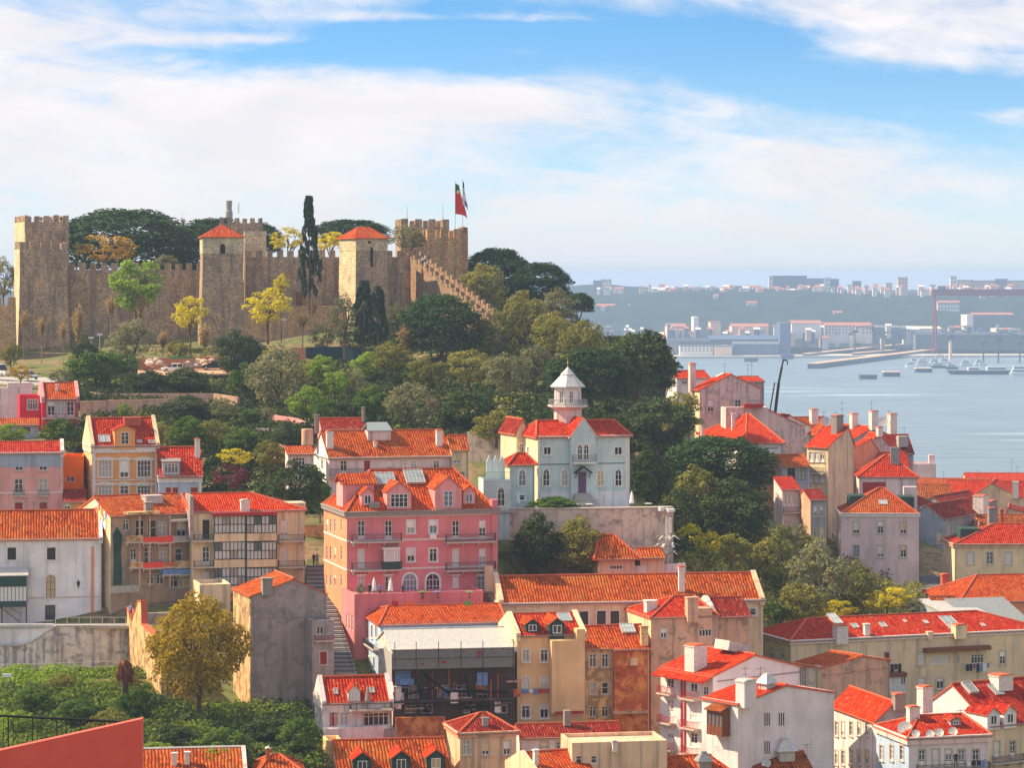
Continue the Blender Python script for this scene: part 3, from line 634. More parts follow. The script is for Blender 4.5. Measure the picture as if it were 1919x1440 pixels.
# --- upper left
h1 = H('pale pink three storey townhouse with tiled roof at the far left edge', -45, 118, 849, 985, 395, a=9.5, D=9, ry=828, rc='t_red', wc='w_palepink', corn=('trim', .3, .12),
       wins=G((36, 81), 855, 882, 14, 'n') + G((35, 81), 899, 929, 15, 'd') + G((35, 81), 942, 960, 14, 'r') + G((-10,), 899, 929, 15, 'd'), bands=(925,))
h1.box('attic_band', -44, 117.5, 852, 876, -.06, -.004, 'w_greyblue'); h1.gableparapet(1, mat='w_pinkwhite')
h1.balcony(25, 46, 918, 931, .3); h1.balcony(71, 91, 918, 931, .3)
h2 = H('ochre townhouse with white moulded windows and a central gablet on its red roof', 172, 297, 836, 975, 400, a=16, xl=157, ry=783, rc='t_rowred', wc='w_ochre', lc='w_yellow', corn=('trim', 1.0, .15), sx='trim',  # yellow left wall: sunlight on the ochre, put into the colour
       wins=G((197, 270), 864, 895, 24, 'n') + G((233,), 864, 895, 15, 'n') + G((197, 270), 911, 934, 24, 'n') + G((233,), 911, 934, 15, 'n'), bands=(901,),
       sky=((190, 823, 11, 15), (201, 823, 11, 15), (261, 828, 10, 6), (284, 829, 11, 6)), ch=((247, 781, 30, 9, 'brick', None),))
h2.dormer(234, 797, 838, 37, 'w_ochre', 't_rowred', .38, 'pane', 'wfix', hw=.78)
h2.gableparapet(0, mat='w_cream'); h2.gableparapet(1, mat='w_cream')
for x in (176, 294): h2.box('pilaster', x - 3, x + 3, 850, 960, -.12, -.004, 'trim')
for x, w in ((197, 24), (233, 15), (270, 24)):
    for ya in (861, 908):
        mb = MB(); c = h2.lx(x); k = w * .085; mb.prism([(-k, 0), (k, 0), (k * .8, .22), (0, .5), (-k * .8, .22)], -.14, -.004); mb.build('window_hood', 'trim', h2.root, T(c, 0, h2.lz(ya, c, 0) - .12))
h3 = H('low blue grey house with bright red mansard roof beside the ochre townhouse', 298, 378, 893, 975, 398, a=10, D=9, ry=838, rc='t_rowred', wc='w_blueg', corn=('w_white', .9, .12),
       wins=G((316, 328), 914, 934, 11, 'r') + G((364,), 914, 934, 13, 'r'), ch=((370, 822, 9, 34),), dm=((321, 861, 891, 32, 'w_greyblue', 'lead', .8, 'panelight', 'wfix', True),))
h3.box('pilaster', 373, 378, 893, 930, -.14, -.004, 'w_white')
h4 = H('crimson painted house with three white french windows', 79, 147, 747, 800, 445, a=13, D=8, ry=718, rc='t_roworange', wc='w_crimson', wins=G((96, 114, 132), 753, 783, 13, 'd'), ch=((107, 719, 4, 12, 'chim', None),), bal=((80, 147, 776, 785, .5, 'redfix'),))
h4.gableparapet(0, mat='w_rose'); h4.gableparapet(1, mat='w_rose')
h4b = H('small crimson annexe with a planted roof terrace and one shuttered window', 37, 78, 746, 800, 447, a=13, D=5, roof='flat', wc='w_crimson', name='house_annexe', wins=G((61,), 750, 768, 18, 'sL'))
h4c = H('white garden wall house with balustrade left of the crimson annexe', -40, 60, 732, 800, 455, a=10, D=5, roof='flat', wc='w_offwhite', name='garden_house')
mb = MB(); L = h4c.W
for i in range(34): mb.lathe([(.05, 0), (.1, .2), (.05, .5), (.07, .7)], 6, (L * .55 + i * .11 * 1.1, .1, h4c.H + .35))
mb.box(L * .55, L, 0, .22, h4c.H + 1.05, h4c.H + 1.15); mb.build('balustrade', 'trim', h4c.root)
h4d = H('low outbuilding with a strip of orange tiles under the crimson house', -40, 72, 796, 830, 436, a=10, D=4, roof='s', ry=784, rc='t_orange', wc='w_grey', name='outbuilding', wins=G((48,), 800, 812, 20, 'bN'))
h5 = H('narrow bright orange house wedged between pink and ochre townhouses', 119, 157, 860, 965, 402, a=8, D=6, roof='flat', wc='w_orangewall', wins=G((132,), 893, 904, 14, 'kN'))
h5b = H('little shaded red roof in front of the bright orange wall', 119, 160, 940, 985, 393, a=8, D=5, roof='s', ry=917, rc='t_dark', wc='w_ochre', name='lean_to', cat='shed', wins=G((126,), 944, 957, 10, 'n'))
# --- white church-like building with its terrace
h6 = H('long white plastered building with orange tiled roof and green conservatory', -70, 190, 1012, 1170, 350, a=9.5, D=9, ry=957, rc='t_orange', wc='w_white', corn=('trim', .35, .1), sx='trim', fx='rail',
       wins=G((22, 96), 1027, 1050, 16, 'bT') + G((95,), 1078, 1122, 17, 'a') + G((94,), 1134, 1163, 19, 'nT'))
h6.gableparapet(1, .3, .2, 'w_white')
h6.box('string_course', -68, 190, 1120, 1122.5, -.05, -.003, 'stonetrim'); h6.box('drain_chase', 171, 176, 1025, 1150, -.08, -.003, 'w_salmon'); h6.box('drain_chase', 174, 181, 1146, 1160, -.1, -.003, 'w_salmon')
con = empty('conservatory', h6.root.matrix_world @ Matrix()); con.parent = h6.root; con.matrix_local = Matrix()
t0 = -2.6; xa, xb = h6.lx(-60, t0), h6.lx(50, t0); z = lambda y: h6.lz(y, xb, t0)
mb = MB(); mb.slab([(xa, t0 - .2, z(1078)), (xb + .2, t0 - .2, z(1078)), (xb + .2, -.01, z(1066)), (xa, -.01, z(1066))], .12); mb.build('canopy', 'zinc', con)
mb = MB(); mb.box(xa, xb, t0, -.02, z(1100), z(1080)); mb.box(xa, xb, t0, -.02, z(1138), z(1127));
for x in (xb - .12, (xa + xb) / 2, xb - 3): mb.box(x, x + .14, t0 + .1, t0 + .24, z(1168), z(1138))
mb.build('frame', 'greenfix', con)
mb = MB(); mb.box(xa, xb - .03, t0 + .06, -.03, z(1127), z(1100)); mb.build('glazing', 'panelight', con)
mb = MB()
for i in range(18): x = xb - i * .45; mb.box(x - .03, x + .03, t0 + .02, t0 + .058, z(1127), z(1100))
mb.build('glazing_bars', 'greenfix', con)
mb = MB()
for i in range(12): mb.box(xb - 3.4 + i * .22, xb - 3.2 + i * .22, t0 + .4, t0 + 1.2, z(1167) + (11 - i) * .17, z(1167) + (11 - i) * .17 + .05)
mb.tube((xb - 3.4, t0 + .4, z(1167) + 2.9), (xb - .7, t0 + .4, z(1167) + .9), .03); mb.build('stair', 'iron', con)
lw_ = empty('wall_lantern', h6.root.matrix_world.copy()); lw_.matrix_world = h6.root.matrix_basis @ T(h6.lx(147, -.5), -.5, h6.lz(1100, h6.lx(147), 0)); tag(lw_, 'black iron lantern on a bracket on the white plastered building', 'lantern')
mb = MB(); mb.tube((0, .5, -.3), (0, 0, -.05), .03); mb.lathe([(.08, 0), (.2, .45), (.24, .5), (.06, .75), (.02, .95)], 6); mb.build('lantern_body', 'iron', lw_)
# --- ruined balconied house and glazed veranda house
h8 = H('dilapidated balconied house with painted mural on its gable and graffiti panels', 207, 360, 966, 1112, 352, a=27, xl=148, ry=928, rc='t_orange', wc='w_ruinfront', lc='w_cream',
       wins=G((236,), 975, 995, 10, 'kN') + G((262, 285), 975, 1008, 16, 'bN') + G((305, 340), 978, 1006, 16, 'nN') + G((250,), 1028, 1056, 11, 'dN') + G((278, 306), 1026, 1056, 15, 'nN') + G((335,), 1028, 1052, 13, 'bN') + G((282, 300), 1076, 1096, 12, 'kN') + G((325, 345), 1082, 1102, 18, 'nN'),
       ch=((285, 927, 30, 12, 'zinc', None), (278, 940, 13, 20, 'chimgrey', None)))
for (x0, x1, ya, yb, m) in ((232, 262, 1003, 1017, 'w_ruin'), (262, 290, 1006, 1018, 'w_redwall'), (290, 319, 1004, 1018, 'w_redwall'), (319, 359, 1003, 1015, 'w_grey'), (240, 262, 1052, 1065, 'w_ruin'), (262, 300, 1053, 1066, 'w_redwall'), (300, 322, 1053, 1064, 'w_redruin'), (322, 359, 1050, 1064, 'w_ruin'), (300, 330, 1066, 1078, 'clothblue'), (330, 360, 1066, 1078, 'w_blue')):
    h8.balcony(x0, x1, ya, yb, 1.1, panelm=m)
for x in (262, 281, 319): h8.box('post', x - 1.2, x + 1.2, 968, 1100, -1.05, -.9, 'w_brown')
h8.box('corrugated_sheet', 240, 300, 960, 965, -1.4, .2, 'w_ruin'); h8.box('fallen_sheet', 320, 358, 974, 978, -1.2, -.1, 'zinc')
mb = MB(); xs0, xs1 = h8.lx(206, -1.5), h8.lx(262, -1.5); zb_ = h8.lz(1113, xs0, -1.5); zt = h8.lz(1100, xs0, -1.5); n = 36
for i in range(n): x = xs0 + (xs1 - xs0) * i / n; mb.box(x, x + (xs1 - xs0) / n * .55, -1.5, -1.42, zb_, zt)
mb.box(xs0, xs1, -1.42, -1.38, zb_ + .01, zt - .01); mb.build('corrugated_fence', 'zinc', h8.root)
# mural: cut painted shapes on the gable and a teal painted bird on the facade edge
mb = MB(); rnd = random.Random(3); mm = ['clothblue', 'yellowpaint', 'terracotta', 'cloth', 'tealboard', 'clothorange']
for i in range(34):
    t = rnd.uniform(1.0, h8.D * .62); zt = h8.He + (h8.HR - h8.He) * min(1, (t) / h8.Dm) - .5; z0 = rnd.uniform(h8.H - 2.2, zt) if zt > h8.H - 2.2 else h8.H - 2; r = rnd.uniform(.25, .75); n = rnd.choice((5, 6, 7)); ph = rnd.uniform(0, 6)
    mb.poly([(-.012 - i * .002, t + r * math.cos(ph + 6.283 * k / n) * rnd.uniform(.5, 1), z0 + r * math.sin(ph + 6.283 * k / n) * rnd.uniform(.6, 1.3)) for k in range(n)], i % 6)
mb.build('mural', mm, h8.root)
mb = MB(); x = lambda p: h8.lx(p, 0); zq = lambda p: h8.lz(p, 0, 0)
mb.prism([(x(212), zq(1098)), (x(228), zq(1098)), (x(229), zq(1070)), (x(226), zq(1040)), (x(229), zq(1005)), (x(219), zq(988)), (x(211), zq(1004)), (x(213), zq(1040))], -.06, -.004); mb.build('painted_mural_bird', 'w_darkgreen', h8.root)
h9 = H('cream apartment house with three tiers of dark framed glazed verandas', 360, 571, 958, 1112, 354, a=14, D=10, roof='h', ry=924, rx=(340, 468), rc='t_bright', wc='w_cream', fx='wfix',
       wins=G((386,), 975, 1011, 13, 'dGN') + G((386,), 1025, 1060, 13, 'dN') + G((386,), 1072, 1100, 13, 'dN') + G((532,), 976, 1009, 14, 'dLN') + G((532,), 1024, 1058, 14, 'dLN') + G((532,), 1072, 1100, 14, 'dLN'), over=.25,
       ch=((459, 937, 16, 22, 'chim', 'zinc'),), sky=((453, 928, 34, 14, .5, 0),), bal=((363, 399, 1001, 1015, 1.0), (363, 399, 1050, 1064, 1.0), (521, 569, 1001, 1015, 1.0), (521, 569, 1050, 1064, 1.0)))
for ya, yb, yc in ((968, 1000, 1015), (1017, 1049, 1064), (1066, 1098, 1112)):
    glazing(h9, 402, 460, ya, yb, 8, -1.1); glazing(h9, 462, 518, ya, yb, 8, -1.1)
    h9.box('veranda_panel', 402, 518, yb, yc, -1.12, -.02, 'w_cream'); h9.box('veranda_back', 403, 517, ya, yb, -.25, -.02, 'w_pinkwhite')
h9.box('veranda_canopy', 400, 520, 961, 967, -1.5, -.01, 'redfix'); h9.box('veranda_post', 459.5, 462.5, 967, 1112, -1.2, -1.05, 'greenfix')
h9.box('parapet', 536, 573, 943, 959, 3.0, 6, 'w_cream'); h9.box('party_wall', 356, 363, 930, 1010, -.5, 4, 'w_concrete')
h9b = H('plain cream lower block standing under the veranda house behind the golden tree', 374, 432, 1102, 1165, 345, a=14, D=6, roof='flat', wc='w_cream', name='house_annexe', wins=G((418,), 1128, 1144, 13, 'kN'))
# --- concrete gable house
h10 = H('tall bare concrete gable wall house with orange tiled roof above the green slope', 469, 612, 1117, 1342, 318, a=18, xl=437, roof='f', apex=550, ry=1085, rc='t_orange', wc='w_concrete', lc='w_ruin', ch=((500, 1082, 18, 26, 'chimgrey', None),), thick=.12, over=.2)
h10.box('string_course', 470, 611, 1157, 1158.5, -.04, -.003, 'chimgrey')
h10b = H('narrow grey side wing with a red shuttered window and small red balcony', 585, 626, 1170, 1330, 317, a=18, D=4, roof='flat', wc='w_concrete', name='house_annexe', wins=G((606,), 1222, 1246, 12, 'r') + G((600,), 1175, 1190, 12, 'kN'), bal=((590, 625, 1192, 1203, .35, 'redfix'),))
# --- house behind with roof lantern
h12 = H('long pinkish white house with roof lantern behind the pink townhouse', 617, 845, 858, 960, 388, a=15, xl=588, ry=807, rc='t_orange', wc='w_pinkwhite', lc='w_white', corn=('trim', .25, .15), sx=None,
        wins=G((644,), 864, 889, 12, 'd') + G((688,), 864, 889, 11, 'r') + G((731, 775, 818), 864, 881, 11, 'n'), lw=((604, 856, 880, 1.6, 'n'), (603, 826, 834, .4, 'kN')),
        ch=((618, 808, 12, 30), (823, 806, 11, 28), (703, 827, 5, 10, 'chim', 'terracotta')), bal=((617, 845, 877, 893, .6, 'rail'),))
x, t = h12.on_roof(711, 826); zb_ = h12.zr(x, t); w = 44 * h12.dep(x, t) / F; mb = MB(); mb.box(-w / 2, w / 2, 0, 3.2, -.5, 1.3); o = mb.build('roof_lantern', 'w_pinkwhite', h12.root, T(x, t, zb_))
mb = MB(); mb.slab([(-w / 2 - .2, -.2, 1.32), (w / 2 + .2, -.2, 1.32), (w / 2 - .2, 1.6, 2.4), (-w / 2 + .2, 1.6, 2.4)], .1); mb.slab([(w / 2 + .2, 3.4, 1.32), (-w / 2 - .2, 3.4, 1.32), (-w / 2 + .2, 1.6, 2.4), (w / 2 - .2, 1.6, 2.4)], .1)
for i in range(9): xx = -w / 2 + w * i / 8; mb.box(xx - .03, xx + .03, -.2, -.15, 1.3, 1.42)
mb.build('lantern_glazing', 'skylight', o)
h12b = H('small cream end wing with red roof beside the long pinkish house', 846, 878, 843, 960, 392, a=10, D=6, ry=816, rc='t_orange', wc='w_cream', name='house_annexe', wins=G((856,), 851, 869, 13, 'n') + G((865,), 884, 900, 14, 'bN'))
h12c = H('half hidden rose house with dull red roof behind the roof lantern', 604, 684, 803, 860, 402, a=10, D=6, ry=784, rc='t_dark', wc='w_rose', name='cottage', ch=((681, 762, 5, 28, 'chimgrey', None), (594, 776, 8, 30, 'chimgrey', None)))
h12d = H('lean-to porch with orange tile edge left of the long pinkish house', 540, 588, 850, 960, 386, a=10, D=4, roof='s', ry=836, rc='t_orange', wc='w_pinkwhite', name='lean_to', cat='shed', wins=G((560,), 858, 880, 22, 'kN'))
# --- the big pink house
h11 = H('large pink four storey townhouse with iron balconies and dormers in an orange hipped roof', 650, 930, 960, 1122, 340, a=15.5, xl=607, roof='h', ry=880, rx=(694, 850), rc='t_roworange', wc='w_pink', lc='w_salmon', corn=('chimgrey', .55, .35), sx=None, over=.2,  # salmon left wall paints in the sun on the pink
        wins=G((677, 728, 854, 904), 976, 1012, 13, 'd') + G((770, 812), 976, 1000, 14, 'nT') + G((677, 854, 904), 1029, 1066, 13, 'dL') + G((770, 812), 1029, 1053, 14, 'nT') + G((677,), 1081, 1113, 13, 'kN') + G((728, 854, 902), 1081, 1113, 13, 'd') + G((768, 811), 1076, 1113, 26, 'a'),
        lw=tuple((x, y0, y1, 1.0, 'n') for y0, y1 in ((974, 998), (1025, 1050), (1078, 1100)) for x in (613, 620, 628, 640)), bal=((658, 750, 1000, 1017), (834, 926, 1000, 1017), (658, 750, 1053, 1070), (834, 926, 1053, 1070)), bands=(970, 1015, 1069))
for d in ((689, 913, 948, 23, .55), (748, 903, 955, 45, .72), (840, 893, 955, 50, .35), (879, 910, 945, 22, .6)): h11.dormer(d[0], d[1], d[2], d[3], 'w_rose', 't_roworange', d[4])
h11.skylight(719, 900, 42, 24, .25, 4); h11.skylight(776, 896, 36, 27, .25, 4)
h11.box('air_conditioner', 806, 818, 1002, 1010, -.45, -.004, 'wfix'); h11.box('chimney_block', 692, 712, 942, 955, .5, 1.5, 'chimgrey'); h11.box('corner_pier', 922, 933, 937, 1122, -.2, .8, 'w_pink')
h11.box('bay_window_base', 719, 750, 1053, 1067, -1.0, -.02, 'darkglass' if False else 'greenfix'); h11.box('bay_window_roof', 718, 751, 1027, 1031, -1.1, -.02, 'trim'); glazing(h11, 720, 749, 1031, 1053, 6, -.95, 'wfix', 1)
for x in (677, 728, 854, 902): h11.box('door_hood', x - 10, x + 10, 1077, 1080, -.3, -.004, 'trim')
x, t = .4, 5.0; zb_ = h11.zr(.4, 5.0)                          # dormer on the sunny left slope
mb = MB(); mb.box(-.2, 3.6, -1.8, 1.8, -.6, 2.6); mb.prism([(0, 0), (0, 0.01), (0.01, 0)], 0, .01); o = mb.build('dormer', 'w_rose', h11.root, T(x, t, zb_))
mb = MB(); pl = [[(-.5, -2.0, 2.55), (4.0, -2.0, 2.55), (4.0, 0, 3.7), (-.5, 0, 3.7)], [(4.0, 2.0, 2.55), (-.5, 2.0, 2.55), (-.5, 0, 3.7), (4.0, 0, 3.7)]]
for p in pl: mb.slab(p, .1, 0, slope_uv(p), 1)
mb.build('dormer_roof', ['t_roworange', 'terracotta'], o)
h11t = H('pink terrace wall with cafe tables in front of the large pink townhouse', 664, 905, 1120, 1215, 334, a=15.5, xl=640, roof='flat', wc='w_pink', name='terrace_wall', cat='wall', lw=((650, 1150, 1180, .9, 'kN'), (655, 1150, 1182, .9, 'kN'), (660, 1152, 1184, .9, 'kN')))
# --- mint house
h13 = H('mint green villa with pointed windows and a white lantern tower', 1008, 1180, 818, 955, 365, a=15, xl=975, roof='h', ry=788, rx=(1006, 1150), rc='t_rowred', wc='w_mint', lc='w_cream', sx='trim', corn=('trim', .2, .12),
        wins=G((1026, 1159), 838, 853, 14, 'nT') + G((1023.6, 1058, 1125, 1158.6), 880, 911, 13, 'p') + G((1124,), 926, 934, 9, 'bT') + G((1158,), 926, 948, 10, 'kN'), lw=((990, 838, 853, 1.0, 'nT'), (995, 880, 908, .9, 'p')))
h13.box('plinth', 1008, 1180, 922, 955, -.08, -.004, 'w_white'); h13.box('quoin', 1172, 1180, 820, 922, -.06, -.003, 'trim'); h13.box('quoin', 1008, 1012, 820, 922, -.06, -.003, 'trim'); h13.box('string_course', 1008, 1180, 869, 870.3, -.05, -.003, 'greenfix')
xa, xb = h13.lx(1070, -.8), h13.lx(1117, -.8); zE = h13.lz(818, xa, -.8); zA = h13.lz(785, xa, -.8); c = (xa + xb) / 2
mb = MB(); mb.prism([(xa, -3), (xb, -3), (xb, zE), (c, zA), (xa, zE)], -.8, 4.0); bay = mb.build('gabled_bay', 'w_mint', h13.root)
mb = MB()
for p in ([(xa - .25, 5, zE - .15), (xa - .25, -.9, zE - .15), (c, -.9, zA + .15), (c, 5, zA + .15)], [(xb + .25, -.9, zE - .15), (xb + .25, 5, zE - .15), (c, 5, zA + .15), (c, -.9, zA + .15)]): mb.slab(p, .12, 0, slope_uv(p), 1)
mb.build('bay_roof', ['t_rowred', 'trim'], bay)
for px_ in (1086.5, 1098.5):
    x = h13.lx(px_, -.8); f, p, u = win_mesh(.72, 1.95, 'p', 'wfix', 'trim'); o = inst('window', f, bay, T(x, -.8, h13.lz(862, x, -.8))); inst('surround', u, o); inst('pane', p, o)
bo = MB(); w = 3.0; bo.box(-w / 2, w / 2, -.9, -.003, -.2, 0); o = bo.build('balcony', 'trim', bay, T(c, -.8, h13.lz(866, c, -.8))); inst('railing', rail_mesh(w, .95, .85, 'lead'), o)
mb = MB(); mb.box(-.5, .5, -.08, .0, 0, 2.6); dr = mb.build('door', 'purple', bay, T(h13.lx(1091, -.8), -.803, h13.lz(924, c, -.8))); mb = MB(); mb.box(.3, .36, -.14, -.08, 1.1, 1.25); mb.build('handle', 'lead', dr)
mb = MB()
for sg in (-1, 1): mb.slab([(0, -1.0, 3.4), (sg * 1.15, -1.0, 2.55), (sg * 1.15, 0, 2.55), (0, 0, 3.4)][::sg], .1)
mb.tube((-.9, -.9, 2.6), (-.9, -.05, 1.9), .05); mb.tube((.9, -.9, 2.6), (.9, -.05, 1.9), .05); mb.build('door_canopy', 'blackm', bay, T(h13.lx(1091, -.8), -.803, h13.lz(924, c, -.8)))
mb = MB()
for i in range(7): mb.box(-1.0 - i * .1, 1.0 + i * .1, -.4 - i * .3, -.02, -.25 - i * .2, -.06 - i * .2)
mb.build('entrance_steps', 'concrete', bay, T(h13.lx(1091, -.8), -.803, h13.lz(924, c, -.8)))
# tower
tx, tt = h13.lx(1064, 5.0), 5.0; tz = lambda y: h13.lz(y, tx, tt); R_ = lambda px: px * h13.dep(tx, tt) / F / 2
tw = empty('lantern_tower', T(tx, tt, 0), h13.root); ph = math.pi / 8
mb = MB(); mb.lathe([(R_(52), tz(800)), (R_(53), tz(768)), (R_(58), tz(766))], 8, ph=ph); mb.build('tower_shaft', 'w_pinkwhite', tw)
mb = MB(); mb.lathe([(R_(60), tz(766)), (R_(76), tz(762)), (R_(76), tz(759.5))], 8, ph=ph); mb.build('tower_balcony', 'trim', tw)
for i in range(8):
    a0, a1 = ph + i * math.pi / 4, ph + (i + 1) * math.pi / 4; r = R_(72); p0, p1 = Vector((r * math.cos(a0), r * math.sin(a0), 0)), Vector((r * math.cos(a1), r * math.sin(a1), 0))
    if i == 0:
        L = (p1 - p0).length; rm = rail_mesh(L, .75, .03, 'lead')
    inst('tower_railing', rm, tw, T((p0 + p1) / 2 + Vector((0, 0, tz(759.5))), rz=math.atan2((p1 - p0).y, (p1 - p0).x)))
    inst('tower_bracket', mb.mesh('tower_bracket', 'trim') if False else BRK, tw, T(R_(62) * math.cos(a0), R_(62) * math.sin(a0), tz(771), a0)) if 'BRK' in globals() else None
    a = (a0 + a1) / 2; rr = R_(50) * math.cos(math.pi / 8)
    f, p, u = win_mesh(.55, 1.55, 'p', 'wfix', 'trim'); mm_ = T(rr * math.cos(a), rr * math.sin(a), tz(755), a + math.pi / 2)
    inst('tower_window', f, tw, mm_); inst('pane', p, tw, mm_); inst('surround', u, tw, mm_)
mb = MB(); mb.lathe([(R_(50), tz(759.5)), (R_(50), tz(725))], 8, ph=ph); mb.build('lantern_wall', 'w_white', tw)
mb = MB(); mb.lathe([(R_(66), tz(726)), (R_(66), tz(724)), (R_(26), tz(703)), (R_(28), tz(702)), (R_(24), tz(700)), (.04, tz(688))], 8, ph=ph); mb.build('tower_roof', 'zinc', tw)
mb = MB(); mb.lathe([(.03, 0), (.03, .5), (.12, .6), (.03, .7), (.015, 1.2)], 6, (0, 0, tz(689))); mb.build('finial', 'yellowpaint', tw)
h13b = H('gabled mint rear wing with narrow window behind the villa', 968, 990, 812, 955, 371, a=20, D=6, roof='f', apex=979, ry=786, rc='t_dark', wc='w_cream', name='villa_wing', wins=G((978,), 832, 852, 7, 'nT'), cps=False)
h13c = H('low mint villa wing with little crocketed gables and red roof', 955, 1002, 870, 955, 361, a=16, xl=940, roof='h', ry=850, rx=(968, 985), rc='t_rowred', wc='w_mint', lc='w_cream', name='villa_wing', sx='trim', wins=G((978.5,), 881, 911, 14, 'p') + G((978,), 928, 938, 10, 'bT'))
h13d = H('mint round bay with white arched window and roof terrace railing left of the villa', 906, 957, 905, 975, 356, a=8, D=5, roof='flat', wc='w_mint', name='villa_bay', sx='trim', wins=G((939,), 915, 949, 14, 'p'), bal=())
inst('railing', rail_mesh(h13d.W, .95, .03, 'lead'), h13d.root, T(h13d.W / 2, .1, h13d.H + .35))
for i, px_ in enumerate((917, 929, 941)):
    mb = MB(); x = h13d.lx(px_, 4.0); zt = h13d.lz(854, x, 4.0); mb.prism([(-.36, h13d.H), (.36, h13d.H), (.36, zt - .8), (0, zt), (-.36, zt - .8)], 4.0, 4.3); mb.build('crocketed_gable', 'w_mint', h13d.root, T(x, 0, 0))
h14 = H('small garden house with hipped orange roof below the retaining wall', 1122, 1190, 1046, 1088, 349, a=8, D=5.5, roof='h', ry=1003, rx=(1122, 1150), rc='t_orange', wc='w_beige', name='garden_house', wins=G((1155,), 1060, 1068, 24, 'kN'), over=.7)
h14b = H('tiny porch with two orange tiled gables beside the garden house', 1200, 1245, 1044, 1088, 350.5, a=8, D=4, ry=1028, rc='t_orange', wc='w_beige', name='porch', cat='shed', over=.5)
# --- long red roof
h15 = H('long low cream building under a wide weathered red tiled roof', 937, 1430, 1131, 1190, 336, a=8, D=9.5, ry=1077, rc='t_orange', wc='w_cream', corn=('trim', .4, .2), sx='trim', wins=G((952, 1012, 1094, 1127, 1152), 1146, 1173, 17, 'nGT') + G((1394, 1411), 1141, 1154, 12, 'bT'), ch=((1277, 1062, 11, 46),))
h15.gableparapet(0, .4, .5, 'w_beige'); h15.gableparapet(1, .4, .3, 'w_beige'); h15.box('chimney_stack', 910, 924, 1062, 1110, 5, 6, 'w_beige')
# --- blue house, sheet metal shed, white house
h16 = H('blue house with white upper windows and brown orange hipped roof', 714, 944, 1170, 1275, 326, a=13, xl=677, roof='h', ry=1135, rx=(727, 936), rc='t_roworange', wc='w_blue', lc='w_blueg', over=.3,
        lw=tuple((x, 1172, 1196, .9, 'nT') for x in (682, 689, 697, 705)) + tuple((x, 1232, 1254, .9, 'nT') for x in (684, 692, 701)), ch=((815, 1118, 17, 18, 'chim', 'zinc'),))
h16.balcony(682, 708, 1200, 1212, .5, 'rail', True)
h17 = H('derelict fire blackened house under a corrugated sheet metal scaffold roof', 736, 966, 1222, 1350, 314, a=10, xl=709, D=9, roof='g', ry=1178, rf=.55, rc='zinc', ridge='zinc', wc='soot', lc='w_stained', bc='soot', over=.6, name='derelict_house',
        wins=G((775, 830, 865, 905), 1285, 1312, 20, 'kN') + G((770, 800, 880, 940), 1322, 1338, 22, 'nN'))
fb = MB(); t0 = -1.6; xa, xb = h17.lx(736, t0), h17.lx(964, t0); za, zb_ = h17.lz(1256, xa, t0), h17.lz(1218, xa, t0); n = 110
for i in range(n):
    x = xa + (xb - xa) * i / n; d = (xb - xa) / n; fb.poly([(x, t0, za), (x + d / 2, t0 - .06, za), (x + d / 2, t0 - .06, zb_), (x, t0, zb_)]); fb.poly([(x + d / 2, t0 - .06, za), (x + d, t0, za), (x + d, t0, zb_), (x + d / 2, t0 - .06, zb_)])
fb.poly([(xa, t0 + .05, za), (xb, t0 + .05, za), (xb, t0 + .05, zb_), (xa, t0 + .05, zb_)]); fb.build('corrugated_fascia', 'lead', h17.root)
fb = MB(); za2 = h17.lz(1275, xa, 0)
for i in range(30):
    y = t0 + (5 - t0) * i / 30; d = (5 - t0) / 30; fb.poly([(xa - .1, y + d, za2), (xa - .16, y + d / 2, za2), (xa - .16, y + d / 2, h17.H), (xa - .1, y + d, h17.H)]); fb.poly([(xa - .16, y + d / 2, za2), (xa - .1, y, za2), (xa - .1, y, h17.H), (xa - .16, y + d / 2, h17.H)])
fb.build('corrugated_side', 'zinc', h17.root)
rb = MB(); rb.slab([(xa - .2, t0 - .2, zb_ + .0), (xb + .2, t0 - .2, zb_), (xb + .2, .6, h17.zr(1, .6) + .25), (xa - .2, .6, h17.zr(1, .6) + .25)], .06); rb.build('lower_roof_sheet', 'zinc', h17.root)
sb = MB()
for px_ in (740, 780, 822, 864, 905, 962):
    x = h17.lx(px_, t0 - .3); sb.tube((x, t0 - .3, 0), (x, t0 - .3, zb_ + .8), .04)
for py_ in (1236, 1262, 1290, 1318): z_ = h17.lz(py_, xa, t0); sb.tube((xa, t0 - .3, z_), (xb, t0 - .3, z_), .035)
for a_, b_ in ((0, 1), (2, 3), (4, 5)): sb.tube((xa + (xb - xa) * a_ / 5.2, t0 - .32, 1), (xa + (xb - xa) * b_ / 5.2, t0 - .32, 5.5), .035)
sb.build('scaffold', 'iron', h17.root)
bb = MB(); rr = random.Random(5)
for (x0, z0, x1, z1) in ((.25, .9, .72, .05), (.1, .5, .35, .62), (.45, .55, .95, .5), (.55, .2, .9, .25), (.2, .75, .3, .1), (.6, .85, .66, .1)):
    bb.tube((xa + (xb - xa) * x0, -.7 - rr.random() * .5, za * z0), (xa + (xb - xa) * x1, -.5 - rr.random() * .5, za * z1), .14, 5)
bb.build('charred_beam', 'dark', h17.root)
wr_ = random.Random(12)
